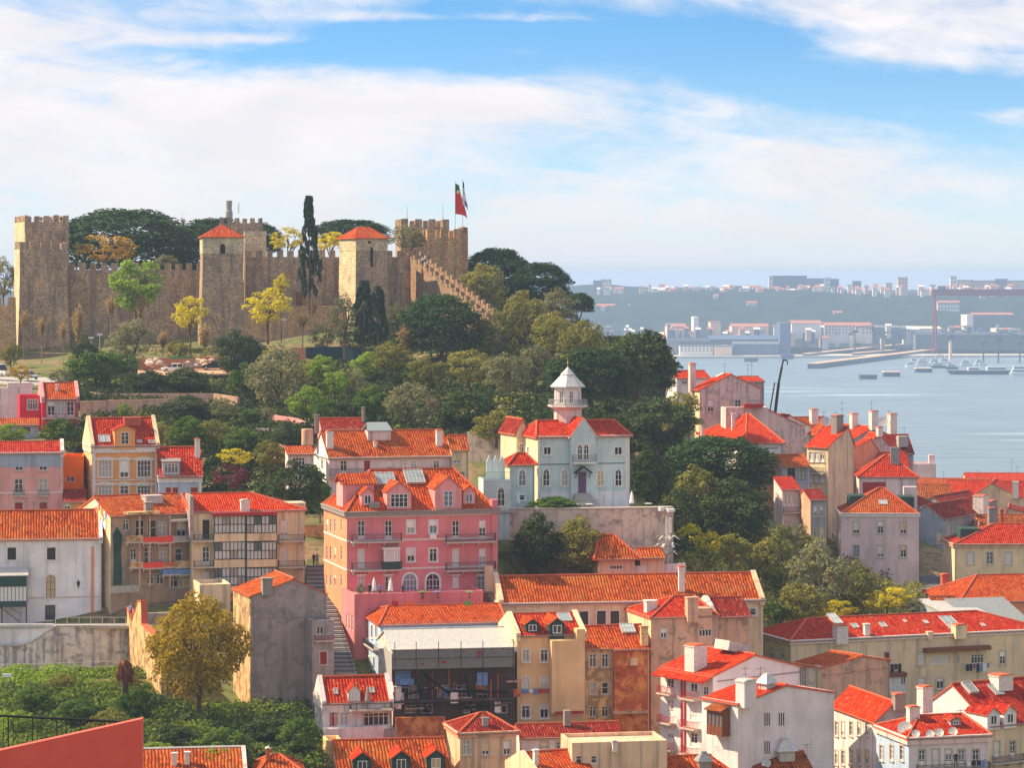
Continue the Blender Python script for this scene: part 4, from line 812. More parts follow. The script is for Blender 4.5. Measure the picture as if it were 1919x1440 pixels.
for i in range(26):
    x = xa + (xb - xa) * wr_.random(); z0 = za * wr_.uniform(.05, .75); q = MB(); kind_ = i % 4
    if kind_ == 0: q.box(-.06, .06, -.06, .06, 0, wr_.uniform(1.5, 3.5)); mt = 'brick'
    elif kind_ == 1: q.box(0, wr_.uniform(.8, 2.2), 0, .06, 0, wr_.uniform(.6, 1.4)); mt = wr_.choice(('w_brown', 'w_offwhite', 'w_redruin', 'clothblue'))
    elif kind_ == 2: q.tube((0, 0, 0), (wr_.uniform(-2, 2), .3, wr_.uniform(.6, 2)), .07, 4); mt = 'wood'
    else: q.box(0, wr_.uniform(1.5, 4), 0, .9, 0, .12); mt = 'w_brown'
    q.build('wreckage', mt, h17.root, T(x, -wr_.uniform(.3, 1.3), z0))
for gx_, gy_, gw_, gh_ in ((898, 1222, 8, 5), (897, 1230, 6, 3), (832, 1240, 8, 4), (792, 1244, 5, 3)): h17.box('red_graffiti', gx_ - gw_ / 2, gx_ + gw_ / 2, gy_, gy_ + gh_, -1.69, -1.665, 'redfix')
h17.box('floor_slab', 738, 964, 1312, 1316, -1.3, -.01, 'soot'); h17.box('stucco_panel', 738, 752, 1288, 1330, -1.2, -.3, 'w_offwhite'); h17.box('blue_sheet', 740, 770, 1258, 1285, -.5, -.3, 'clothblue')
h17.box('brick_wall', 742, 835, 1345, 1388, -2.2, -1.8, 'w_redruin'); h17.box('white_curtain', 927, 938, 1316, 1336, -.8, -.7, 'cloth')
h18 = H('small white house with red roof terrace and folded grey parasol', 606, 735, 1318, 1450, 304, a=13, xl=590, ry=1268, rc='t_rowred', wc='w_offwhite', lc='w_stained', over=.1, rf=.5, sx=None, wins=G((628, 645), 1336, 1362, 16, 'n') + G((705,), 1337, 1361, 46, 'n') + G((624,), 1337, 1362, 12, 'r'),
        sky=((629, 1297, 8, 11), (697, 1295, 9, 10)), dm=((664, 1283, 1316, 22, 'w_offwhite', 't_rowred', .6, 'panelight'),), bal=((655, 732, 1316, 1331, 1.3, 'rail'),))
h18.gableparapet(0, .3, .25, 'w_offwhite'); h18.gableparapet(1, .3, .25, 'w_offwhite'); h18.box('terrace_parapet', 608, 680, 1366, 1388, -1.2, -.01, 'w_offwhite'); h18.box('terrace_parapet', 680, 737, 1362, 1388, -1.2, -.01, 'w_offwhite')
h18.box('chimney_block', 722, 745, 1367, 1390, -1.6, -1.2, 'chimgrey')
h19 = H('red roofed house with three dark green dormers at the bottom edge', 640, 850, 1480, 1520, 290, a=10, D=14, ry=1386, rc='t_orange', wc='w_yellow', rf=.5, dm=((679, 1410, 1448, 34, 'w_darkgreen', 't_bright', .5), (752, 1407, 1446, 34, 'w_darkgreen', 't_bright', .5), (817, 1405, 1444, 34, 'w_darkgreen', 't_bright', .5)), cps=False)
h19b = H('ochre wall corner below the small white house', 611, 640, 1395, 1480, 297, a=10, D=3, roof='flat', wc='w_yellow', name='house_annexe', wins=G((622,), 1418, 1436, 9, 'n'), cps=False)
h20 = H('crumbling beige house with dark red hipped roof and stained cornice', 862, 968, 1374, 1470, 300, a=14, xl=836, roof='h', ry=1337, rx=(898, 912), rc='t_dark', wc='w_beige', corn=('w_brown', .5, .25), wins=G((874, 910, 950), 1390, 1416, 13, 'n'), ch=((909, 1344, 10, 16, 'lead', None),))
h21 = H('yellow house with a windowless tall block and green dormers in red roof', 969, 1096, 1190, 1362, 317, a=12, D=9, ry=1150, rc='t_rowred', wc='w_yellow', sx='trim', wins=G((985.5, 1020), 1219, 1241, 13, 'n') + G((985.5, 1020), 1271, 1294, 13, 'nL') + G((985.5, 1020), 1324, 1347, 15, 'n'),
        dm=((998, 1160, 1186, 25, 'w_darkgreen', 't_roworange', .6), (1044, 1158, 1194, 28, 'w_darkgreen', 't_roworange', .6)), sky=((1058, 1158, 24, 16, .1, 0),))
h21.box('tall_block', 1034, 1096, 1201, 1338, -1.6, 1.5, 'w_yellow'); h21.box('tall_block_pier', 1081, 1096.5, 1180, 1202, -1.59, -.2, 'w_yellow'); h21.gableparapet(0, .35, .3, 'w_cream'); h21.gableparapet(1, .35, .3, 'w_cream'); h21.box('red_skirting', 1040, 1094, 1334, 1339, -1.68, -1.61, 'redfix')
laundry(h21, 'white and red washing line under the yellow house windows', 976, 1032, 1293, ['clothblue', 'clothblue', 'cloth', 'clothblue', 'clothred', 'clothred', 'clothred'], -.5, .55)
h22 = H('peeling ochre house with boarded windows and sagging orange tiles', 1097, 1150, 1215, 1362, 326, a=12, D=8, ry=1174, rc='t_roworange', wc='w_ruin', wins=G((1111, 1134), 1227, 1251, 12, 'n') + G((1111, 1134), 1280, 1302, 12, 'b') + G((1111, 1134), 1325, 1345, 12, 'kN'))
h23 = H('ruined house wall with peeling orange and red paint beside the brown block', 1151, 1217, 1216, 1395, 326, a=12, D=8, ry=1172, rc='t_roworange', wc='w_redruin', sky=((1176, 1180, 26, 17, .2, 3),), ch=((1207, 1172, 13, 36, 'w_ruin', None),))
h23.box('ledge', 1149, 1216, 1334, 1339, -.5, -.01, 'w_brown'); h23.box('round_patch', 1181, 1195, 1234, 1248, -.02, -.004, 'w_beige')
h24 = H('brown weathered concrete block with low red hipped roof and tall chimney', 1220, 1345, 1157, 1400, 329, a=16, xl=1173, roof='h', ry=1118, rx=(1262, 1300), rc='t_rowred', wc='w_brown', lc='w_cream', wins=G((1244,), 1180, 1197, 11, 'n') + G((1322,), 1180, 1194, 24, 'nN'), ch=((1296, 1118, 20, 40, 'w_brown', None), (1219, 1124, 20, 20, 'chim', None)), over=.15)  # cream left wall: the lit face of the brown concrete, painted lighter
h24b = H('weathered brown wing with dark red roof right of the brown block', 1338, 1406, 1155, 1330, 334, a=14, D=7, ry=1120, rc='t_dark', wc='w_brown', name='house_annexe', sky=((1325, 1134, 24, 9),))
h24b.gableparapet(0, .4, .3, 'w_stained')
h24.box('grey_pier', 1308, 1335, 1141, 1170, -.1, 3, 'w_brown')
# --- white balconied blocks
h25 = H('white gabled apartment block with red trimmed balconies and washing', 1336, 1501, 1266, 1425, 309, a=38, xl=1238, roof='f', apex=1415, ry=1227, rc='t_bright', wc='w_lilac', lc='w_white', over=.3, sx=None,  # lilac front paints in the shade on the white gable
        lw=tuple((x, y0, y1, 1.1, 'd') for x, dy in ((1256, 0), (1300, 9)) for y0, y1 in ((1264 + dy, 1296 + dy), (1312 + dy, 1342 + dy), (1366 + dy, 1392 + dy))) + ((1322, 1278, 1305, .8, 'n'), (1322, 1330, 1356, .8, 'n')),
        lbal=tuple((x0, x1, y0 + dy, y1 + dy, .9, 'redfix') for x0, x1, dy in ((1242, 1266, 0), (1284, 1312, 10)) for y0, y1 in ((1286, 1302), (1340, 1357), (1390, 1406))), ch=((1304, 1208, 26, 46, 'chim', 'terracotta'),), sky=((1370, 1213, 40, 14, .9, 0, 'zinc'),))
x, t = -.3, h25.D / 2
mb = MB(); zq = h25.lz(1275, 0, 0); p = [(-1.5, h25.D, zq - .2), (-1.5, 0, zq - .2), (-.02, 0, zq + .35), (-.02, h25.D, zq + .35)]; mb.slab(p, .1, 0, slope_uv(p)); mb.build('canopy_roof', ['t_bright'], h25.root)
for t in (h25.lt(1278), h25.lt(1284)): mb = MB(); mb.box(-.1, -.003, t - .12, t + .12, -3, zq); mb.build('red_pipe', 'redfix', h25.root)
h25.box('string_course', 1345, 1500, 1268, 1270, -.06, -.003, 'chimgrey')
h26 = H('white gabled block with slit vents and a timber bay at its corner', 1383, 1563, 1318, 1490, 295, a=38, D=5.5, roof='f', apex=1473, ry=1284, rc='t_bright', wc='w_lilac', lc='w_white', over=.2, sx=None, cps=False, ch=((1398, 1274, 24, 46, 'w_lilac', 'zinc'),))  # shade on this white front is painted in as lilac
for px_, py_ in ((1438, 1349), (1465, 1349), (1438, 1402)):
    for k in range(3): h26.box('vent_slit', px_ - 5 + k * 4, px_ - 3.4 + k * 4, py_ - 12, py_ + 12, -.03, -.004, 'dark')
ot = empty('timber_bay', T(0, 0, 0), h26.root); tA = h26.lt(1368); tB = h26.lt(1340); zA, zB = h26.lz(1380, 0, tA), h26.lz(1332, 0, tA)
mb = MB(); mb.box(-1.1, -.01, tA, tB, zA, zA + 1.0); mb.box(-1.1, -1.0, tA, tB, zB - .35, zB)
for i in range(5): t = tA + (tB - tA) * i / 4; mb.box(-1.1, -1.02, t - .06, t + .06, zA, zB)
mb.box(-1.1, -.01, tA - .04, tA + .04, zA, zB); mb.build('bay_frame', 'wood', ot)
mb = MB(); mb.box(-1.04, -.02, tA + .06, tB - .06, zA + 1, zB - .35); mb.build('bay_glazing', 'panelight', ot)
mb = MB(); p = [(-1.4, tB + .2, zB), (-1.4, tA - .2, zB), (-.02, tA - .2, zB + .5), (-.02, tB + .2, zB + .5)]; mb.slab(p, .08, 0, slope_uv(p)); mb.build('bay_roof', ['t_brown'], ot)
def cupola(h, px, ytop, ybot, wpx, mat='lead'):
    x, t = h.on_roof(px, ybot); z0 = h.zr(x, t) - .5; z1 = h.lz(ytop, x, t); r = wpx / 2 * h.dep(x, t) / F; mb = MB(); k = z1 - z0
    mb.lathe([(r * .8, 0), (r * .8, k * .5), (r * 1.12, k * .5), (r * .35, k * .92), (r * .36, k * .97), (.05, k)], 4, ph=math.pi / 4); return mb.build('roof_cupola', mat, h.roofo, T(x, t, z0))
cupola(h26, 1437, 1262, 1290, 40, 'zinc')
for px_ in (1397, 1425, 1530): h26.antenna(px_, 1250, 1300)
h27 = H('orange roof with grey lead cupola at the bottom edge below the white block', 1240, 1410, 1470, 1500, 292, a=12, D=10, ry=1417, rc='t_roworange', wc='w_beige', cps=False, ch=((1236, 1404, 18, 40, 'chim', 'terracotta'),)); cupola(h27, 1319, 1408, 1436, 40)
h27b = H('brown orange roof with pale green skylight turret at the bottom edge', 1424, 1530, 1462, 1500, 294, a=12, D=9, ry=1411, rc='t_brown', wc='w_rendergrey', cps=False); cupola(h27b, 1471, 1384, 1420, 52, 'zinc'); h27b.dish(1436, 1432, .5)
h27c = H('plain beige rooftop block with small barred windows near the bottom edge', 1072, 1250, 1400, 1470, 291, a=10, D=6, roof='flat', wc='w_beige', wins=G((1085, 1113), 1418, 1432, 11, 'bN'), cps=False, ch=((1152, 1390, 9, 18, 'chim', 'chimgrey'),))
h27d = H('small orange gabled roofs with white copings at the bottom edge', 1005, 1110, 1450, 1490, 288, a=24, D=7, ry=1408, rc='t_roworange', wc='w_beige', cps=False, ch=((1004, 1404, 8, 30, 'chim', None),)); h27d.gableparapet(0, .3, .25, 'w_cream')
h27e = H('low lilac white workshop with dull red roof below the yellow house', 978, 1169, 1382, 1440, 306, a=10, D=6, ry=1356, rc='t_dark', wc='w_lilac', name='workshop', wins=G((1020, 1050), 1392, 1412, 14, 'd') + G((1133,), 1390, 1404, 16, 'n')); h27e.dish(1117, 1395, .4); h27e.dish(1128, 1396, .4)
h27e.box('chimney', 1058, 1070, 1333, 1362, 2.0, 2.8, 'chimgrey')
# --- right side, lower town
h28 = H('long cream house with skylit red roof, washing and a timber awning', 1482, 1960, 1201, 1330, 362, a=20, xl=1416, roof='h', ry=1152, rx=(1512, 1830), rc='t_rowred', wc='w_cream', lc='w_cream', corn=('trim', .5, .25), sx='stonetrim', lw=tuple((x, 1216, 1238, 1.0, 'n') for x in (1428, 1447, 1467)),
        wins=G((1662,), 1223, 1247, 10, 'r') + G((1727,), 1223, 1247, 13, 'nL') + G((1762,), 1229, 1246, 36, 'nLN') + G((1793,), 1231, 1241, 7, 'b') + G((1832,), 1227, 1244, 24, 'nN') + G((1879,), 1221, 1246, 12, 'n') + G((1727, 1762, 1879), 1272, 1292, 14, 'n'),
        ch=((1575, 1172, 22, 26), (1624, 1168, 10, 22, 'chim', None), (1797, 1170, 22, 27, 'w_cream', 'terracotta'), (1742, 1183, 9, 16, 'w_cream', None)), sky=((1564, 1162, 18, 20, .2, 1), (1602, 1174, 12, 9), (1655, 1172, 12, 9), (1781, 1168, 26, 24, .1, 1), (1735, 1167, 8, 7), (1696, 1165, 6, 5), (1842, 1172, 7, 6)))
h28.box('party_coping', 1664, 1669, 1151, 1199, .2, 5.4, 'trim') if False else None
h28.box('awning', 1737, 1858, 1214, 1222, -1.1, -.01, 'wood'); glazing(h28, 1668, 1697, 1270, 1300, 6, -1.0, 'wfix', 2); h28.box('oriel_roof', 1664, 1700, 1262, 1270, -1.2, -.01, 't_brown' if False else 'wood')
laundry(h28, 'dark and pale washing hanging from the cream house by the small window', 1810, 1856, 1246, ['clothdark', 'clothdark', 'purplecloth', 'clothdark', 'clothblue', 'cloth', 'clothblue'], -.9, 1.0)
laundry(h28, 'black washing hanging beside the red shuttered window of the cream house', 1669, 1690, 1246, ['clothdark', 'clothdark', 'clothdark'], -.9, 1.1)
h29 = H('brown gabled house with orange roof in front of the long cream house', 1540, 1667, 1250, 1345, 338, a=38, xl=1482, roof='f', apex=1617, ry=1229, rc='t_orange', wc='w_brown', lc='w_cream', over=.25, lw=tuple((x, 1248, 1292, .9, 'dLN') for x in (1490, 1505, 1520, 1532)))
h29.box('ledge', 1541, 1666, 1257, 1259, -.15, -.004, 'w_brown')
h30 = H('shaded grey white house with a column of narrow windows and red roof', 1642, 1722, 1353, 1480, 314, a=16, xl=1560, roof='f', apex=1676, ry=1316, rc='t_bright', wc='w_grey', lc='w_offwhite', lw=tuple((x, y0, y1, .9, 'n') for x in (1568, 1580, 1595, 1610, 1625) for y0, y1 in ((1354, 1380), (1408, 1434))), ch=((1684, 1300, 20, 26, 'chimgrey', 'terracotta'),), cps=False)
h31 = H('lilac fronted corner house with blue side, satellite dishes and bottom balcony', 1703, 1853, 1383, 1480, 303, a=15, xl=1642, roof='h', ry=1341, rx=(1722, 1803), rc='t_rowred', wc='w_lilac', lc='w_blueg', corn=('w_pinkwhite', .8, .25), wins=G((1728, 1754, 1778, 1802, 1829), 1406, 1436, 12, 'd'), lw=tuple((x, 1398, 1426, 1.0, 'n') for x in (1652, 1671, 1690)), ch=((1711, 1324, 20, 26),),
        dm=((1791, 1343, 1361, 20, 'w_grey', 't_rowred', .5),), bal=((1716, 1850, 1430, 1446, .9, 'iron'),), cps=False)
for x, y, r in ((1696, 1366, .8), (1716, 1376, .45), (1743, 1376, .45), (1760, 1374, .5), (1786, 1372, .5)): h31.dish(x, y, r)
laundry(h31, 'blue and black washing on the balcony rail of the lilac corner house', 1812, 1848, 1428, ['cloth', 'clothdark', 'clothdark', 'clothblue'], -1.1, .7)
h32 = H('house with whitewashed gable and three dormers in a red roof at the right edge', 1853, 1990, 1360, 1490, 312, a=31, xl=1720, ry=1276, rc='t_red', wc='w_cream', lc='w_white', wins=G((1868, 1898), 1390, 1420, 12, 'd'), dm=((1862, 1326, 1374, 26, 'w_white', 't_red', .5), (1893, 1322, 1370, 26, 'w_white', 't_red', .5)), ch=((1733, 1286, 20, 40), (1876, 1264, 30, 22)), sky=((1866, 1294, 22, 20), (1817, 1292, 22, 20, .3, 0, 'lead')), bal=((1858, 1915, 1415, 1430, .7, 'rail'),), cps=False)
h32.antenna(1800, 1330, 1366)
# --- right middle: big brown roofs and metal sheds
h33 = H('wide brown orange roof with white skylight strips at the right edge', 1800, 1990, 1128, 1190, 400, a=12, D=14, roof='h', ry=1078, rx=(1830, 2000), rc='t_roworange', wc='w_salmon', ch=((1771, 1076, 14, 40, 'terracotta', 'terracotta'),), name='hall', cat='building'); h33.skylight(1880, 1094, 44, 5, .15, 0, 'zinc'); h33.skylight(1915, 1089, 40, 5, .15, 0, 'zinc')
h33b = H('small dark tiled roof left of the wide brown roof', 1755, 1800, 1146, 1190, 392, a=8, D=6, ry=1118, rc='t_brown', wc='w_salmon', name='cottage')
h33c = H('shed with shiny white metal roof between the tiled roofs', 1778, 1850, 1152, 1200, 386, a=20, D=9, roof='s', ry=1122, rc='zinc', ridge='zinc', wc='w_greyblue', name='metal_shed', cat='shed')
h33d = H('grey sheet metal roof falling to the right edge', 1850, 1960, 1195, 1230, 380, a=14, D=14, roof='s', ry=1121, rc='lead', ridge='lead', wc='w_grey', name='metal_shed', cat='shed', cps=False)
h34 = H('pale lilac pink cube house with six stone framed windows', 1576, 1722, 962, 1115, 470, a=-2, D=10, roof='h', ry=914, rx=(1648, 1656), rc='t_roworange', wc='w_rosewhite', corn=('trim', .6, .2), wins=G((1604.5, 1650, 1693), 978, 1001, 11, 'n') + G((1604.5, 1650, 1693), 1023, 1045, 11, 'n'), sky=((1655, 942, 16, 9),), over=.05)
h34.box('mansard_box', 1592, 1622, 930, 960, 3, 8, 'w_darkgreen'); h34.box('mansard_box', 1686, 1713, 932, 960, 3, 8, 'w_darkgreen'); h34.box('chimney_block', 1694, 1718, 913, 962, 8, 9.6, 'w_rosewhite')
h35 = H('cream house with low hipped orange roof and stone framed windows at right', 1789, 1945, 1020, 1110, 465, a=2, D=10, roof='h', ry=982, rx=(1862, 1935), rc='t_rowred', wc='w_cream', corn=('w_brown', .6, .3), wins=G((1819, 1855, 1890), 1036, 1058, 12, 'nL') + G((1819,), 1080, 1092, 12, 'n'))
h35.box('mansard_box', 1800, 1838, 992, 1016, 3, 8, 'w_darkgreen')
h36 = H('white and red house with pyramid orange roof above the lilac pink cube', 1610, 1719, 893, 1000, 492, a=-3, D=9, roof='h', ry=852, rx=(1660, 1664), rc='t_rowred', wc='w_offwhite', ch=((1677, 838, 16, 28, 'lead', None),)); h36.box('red_panel', 1617, 1660, 904, 925, -.06, -.004, 'redfix')
h37 = H('tall rose stucco gable with steep red roof edge beside the alley', 1560, 1655, 862, 1100, 500, a=30, xl=1548, roof='f', apex=1632, ry=822, rc='t_bright', wc='w_salmon', lc='w_grey', name='townhouse')
h37b = H('old house with orange roof and white chimneys on the ridge by the water', 1585, 1695, 832, 900, 522, a=24, xl=1530, roof='f', apex=1636, ry=800, rc='t_bright', wc='w_grey', lc='w_cream', ch=((1637, 770, 13, 36, 'chim', 'terracotta'), (1672, 775, 13, 36, 'chim', 'terracotta'), (1600, 775, 12, 26, 'chim', 'terracotta')))
h37b.antenna(1633, 752, 790); h37b.antenna(1666, 768, 800); h37b.dish(1655, 790, .9)
h37c = H('cream facade house catching the sun over the narrow alley', 1552, 1600, 838, 1010, 485, a=40, xl=1512, roof='f', apex=1590, ry=800, rc='t_bright', wc='w_beige', lc='w_cream', lw=tuple((x, y0, y1, .9, 'dL') for x in (1520, 1530, 1541) for y0, y1 in ((848, 866), (884, 905), (925, 948))), ch=((1569, 778, 14, 30, 'chimgrey', 'terracotta'),))
h37c.antenna(1578, 752, 800); h37c.dish(1548, 790, .9); h37c.balcony(1516, 1546, 876, 888, .6, 'greenfix', True)
h37d = H('far house with shallow orange roof and small turret beyond the alley', 1500, 1560, 806, 870, 530, a=20, D=8, ry=782, rc='t_orange', wc='w_cream', ch=((1525, 767, 13, 26, 'chim', 'terracotta'),))
h37e = H('grey house with dark roof and roof tank on the slope to the water', 1662, 1712, 850, 950, 515, a=8, D=8, ry=815, rc='t_dark', wc='w_grey'); h37e.box('roof_tank', 1684, 1702, 818, 838, .5, 2, 'concrete')
h45 = H('narrow cream house with steep red roof among the ridge chimneys', 1530, 1572, 814, 900, 512, a=22, xl=1516, roof='f', apex=1553, ry=790, rc='t_roworange', wc='w_beige', lc='w_cream', wins=G((1543, 1558), 820, 832, 6, 'n'))
h46 = H('thin grey gable with bright red roof edge beside the rose stucco gable', 1622, 1672, 842, 930, 507, a=26, xl=1604, roof='f', apex=1646, ry=812, rc='t_bright', wc='w_rendergrey', lc='w_pinkwhite', ch=((1648, 800, 9, 22, 'chim', 'terracotta'),))
h47 = H('small house with deep red roof squeezed behind the pyramid roof', 1655, 1705, 874, 960, 500, a=6, D=7, ry=848, rc='t_red', wc='w_stained', wins=G((1690, 1700), 880, 890, 5, 'n'))
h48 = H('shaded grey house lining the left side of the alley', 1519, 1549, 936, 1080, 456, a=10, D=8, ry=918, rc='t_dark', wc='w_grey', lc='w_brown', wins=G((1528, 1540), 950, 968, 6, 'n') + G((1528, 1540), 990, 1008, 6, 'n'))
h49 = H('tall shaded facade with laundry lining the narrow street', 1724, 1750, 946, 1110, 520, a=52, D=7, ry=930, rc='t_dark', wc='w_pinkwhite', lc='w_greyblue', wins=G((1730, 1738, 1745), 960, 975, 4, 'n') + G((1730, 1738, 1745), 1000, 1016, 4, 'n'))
h39 = H('square house with big bright red hipped roof behind the umbrella pine', 1400, 1466, 830, 1010, 480, a=12, xl=1310, D=12, roof='h', ry=776, rx=(1400, 1404), rc='t_bright', wc='w_white', over=.4, wins=G((1445,), 838, 843, 30, 'bN'), ch=((1374, 774, 6, 30, 'chim', None), (1316, 797, 5, 24, 'chim', None)))
h39.box('rubble_wall', 1380, 1466, 851, 1010, -.25, -.01, 'w_rubble')
h39b = H('low lean-to with corrugated orange roof and dark glazing', 1466, 1517, 874, 1000, 476, a=5, D=5, roof='s', ry=851, rc='t_orange', wc='w_grey', name='lean_to', cat='shed', wins=G((1483, 1502), 877, 900, 15, 'nGN'))
h39c = H('narrow pink house with green balcony beside the rubble wall', 1466, 1500, 917, 1010, 462, a=6, D=7, roof='s', ry=893, rc='t_red', wc='w_rosewhite', wins=G((1472, 1479, 1487, 1494), 926, 950, 4, 'dN') + G((1472, 1479, 1487, 1494), 975, 998, 4, 'nN'), bal=((1468, 1499, 950, 962, .7, 'greenfix'),))
h40 = H('old stone gable house with red roof edge above the hipped roof', 1388, 1503, 800, 870, 500, a=14, D=10, roof='f', apex=1431, ry=762, rc='t_red', wc='w_rendergrey', wins=G((1425, 1439), 775, 784, 4, 'kN'), ch=((1375, 762, 14, 28, 'chimgrey', None),))
h41 = H('rose grey gabled house at the top of the town by the water', 1311, 1427, 730, 800, 512, a=20, xl=1294, roof='f', apex=1370, ry=701, rc='t_bright', wc='w_rendergrey', lc='w_cream', wins=G((1370,), 717, 732, 10, 'n') + G((1343, 1399), 725, 733, 5, 'kN') + G((1332, 1362, 1383, 1412), 750, 772, 11, 'n'), ch=((1297, 681, 11, 48, 'w_pinkwhite', 'terracotta'),))
h41.skylight(1349, 704, 16, 7, .15, 0, 'zinc')
h41b = H('low house with red roof right of the rose grey gable', 1395, 1432, 714, 770, 522, a=14, D=7, ry=706, rc='t_bright', wc='w_grey')
h41c = H('small white house with red roof left of the rose grey gable', 1268, 1330, 708, 760, 525, a=14, D=7, ry=695, rc='t_bright', wc='w_white', wins=G((1283,), 712, 720, 8, 'n'))
h41d = H('cluttered roof terrace walls with red railings below the rose grey gable', 1360, 1440, 768, 830, 497, a=8, D=4, roof='flat', wc='w_pinkwhite', wins=G((1370, 1390), 766, 776, 10, 'n')); h41d.box('red_awning', 1395, 1430, 757, 765, -1, -.01, 'redfix')
h41e = H('red pitched roofs with white chimney pots on the ridge edge', 1455, 1520, 800, 870, 515, a=22, D=8, roof='f', apex=1480, ry=778, rc='t_dark', wc='w_stained')
# --- far roofs by the river on the right
h43 = H('orange roofed house with two dormers beyond the alley', 1722, 1785, 932, 1010, 560, a=-4, D=9, ry=908, rc='t_brown', wc='w_beige', wins=G((1743, 1763), 934, 950, 10, 'a') + G((1745,), 964, 974, 6, 'n'))
h43b = H('broad bright red roof with beige gable wall by the river', 1820, 1912, 932, 1000, 575, a=-14, D=12, roof='f', apex=1858, ry=905, rc='t_bright', wc='w_beige', ch=((1903, 902, 10, 32, 'chim', None),))
h43c = H('bright red roof sloping towards the alley by the river', 1778, 1856, 934, 990, 590, a=-6, D=10, ry=900, rc='t_bright', wc='w_beige')
h43d = H('crimson roof at the right edge by the river', 1858, 1990, 938, 990, 600, a=-6, D=10, ry=902, rc='t_red', wc='w_pinkwhite', ch=((1890, 914, 12, 14),))
h43e = H('far pale roofed hall with bright orange roof near the quay', 1812, 1990, 903, 960, 720, a=-3, D=12, ry=887, rc='t_bright', wc='w_pinkwhite')
h43f = H('low house with yellow tiles and white eaves near the quay', 1715, 1850, 908, 960, 680, a=-3, D=9, ry=897, rc='t_orange', wc='w_cream')
h43g = H('pale pink square tower house standing against the river', 1712, 1754, 872, 930, 700, a=-3, D=8, roof='flat', wc='w_rosewhite', name='tower_house'); h43g.box('turret', 1741, 1752, 853, 871, 1, 2.6, 'w_rosewhite')
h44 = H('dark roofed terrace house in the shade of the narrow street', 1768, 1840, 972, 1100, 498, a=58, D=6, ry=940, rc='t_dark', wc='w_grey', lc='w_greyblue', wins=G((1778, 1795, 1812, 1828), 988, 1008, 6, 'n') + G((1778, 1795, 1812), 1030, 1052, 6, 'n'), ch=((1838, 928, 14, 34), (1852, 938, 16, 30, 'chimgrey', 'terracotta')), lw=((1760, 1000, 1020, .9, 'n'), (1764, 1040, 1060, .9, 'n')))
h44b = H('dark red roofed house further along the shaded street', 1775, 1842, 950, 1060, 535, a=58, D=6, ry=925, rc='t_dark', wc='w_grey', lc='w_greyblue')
h44c = H('mixed orange and red roof behind the cream house at right', 1842, 1990, 990, 1080, 500, a=4, D=9, ry=965, rc='t_brown', wc='w_salmon', ch=((1860, 952, 16, 34, 'chimgrey', 'terracotta'), (1877, 955, 6, 26, 'terracotta', 'terracotta')))
h44d = H('dark gabled roof at the right edge behind the cream house', 1885, 1990, 975, 1040, 530, a=-10, D=10, roof='f', apex=1890, ry=952, rc='t_dark', wc='w_beige')
# --- bottom left roofs
h50 = H('red tiled roof with two white hooded vents behind the red wall', 240, 462, 1470, 1500, 282, a=8, D=11, ry=1403, rc='t_orange', wc='w_pinkwhite', cps=False, ch=((327, 1410, 9, 24, 'chim', None), (351, 1408, 9, 24, 'chim', None)), ridge='trim'); h50.gableparapet(1, .25, .15, 'w_pinkwhite')
h51 = H('little hipped red roof with pink chimney at the bottom edge', 484, 570, 1452, 1490, 284, a=8, D=7, roof='h', ry=1415, rx=(508, 524), rc='t_orange', wc='w_pinkwhite', cps=False, ch=((502, 1402, 7, 24, 'terracotta', 'chim'),))
h50.antenna(467, 1376, 1420)
# ------------------------------------------------------------------ castle
class Fr(House):
    def __init__(s, px, py, Y, a): s.A = P(px, py, Y); s.a = math.radians(a); s.ca, s.sa = math.cos(s.a), math.sin(s.a)
CR = P(450, 650, 575)
castle = empty('castle', T(CR)); tag(castle, 'weathered stone castle with crenellated walls and towers along the hilltop', 'castle')
mb = MB(); mb.box(-.62, .62, 0, .55, 0, 1.25); mb.prism([(-.66, 1.25), (.66, 1.25), (.5, 1.42), (-.5, 1.42)], -.03, .58); MERL = {k: mb.mesh('merlon', k) for k in ('s_castle', 's_light', 's_warm', 's_path')}
def merlons(fr, parent, L, org, u, z, mat, scale=1.0, pitch=2.05, skip=()):
    pitch = 2.15 * scale
    n = max(2, int(round((L + .7) / pitch)))
    for i in range(n):
        if i in skip: continue
        d = .65 * scale + (L - 1.3 * scale) * i / max(1, n - 1); jx = random.uniform(.88, 1.06)
        p = Vector(org) + Vector(u) * d; m = T(p.x, p.y, z - .02, math.atan2(u[1], u[0])) @ Matrix.Diagonal((scale * jx, scale, scale * random.uniform(.86, 1.08), 1)); inst('merlon', MERL[mat], parent, m)
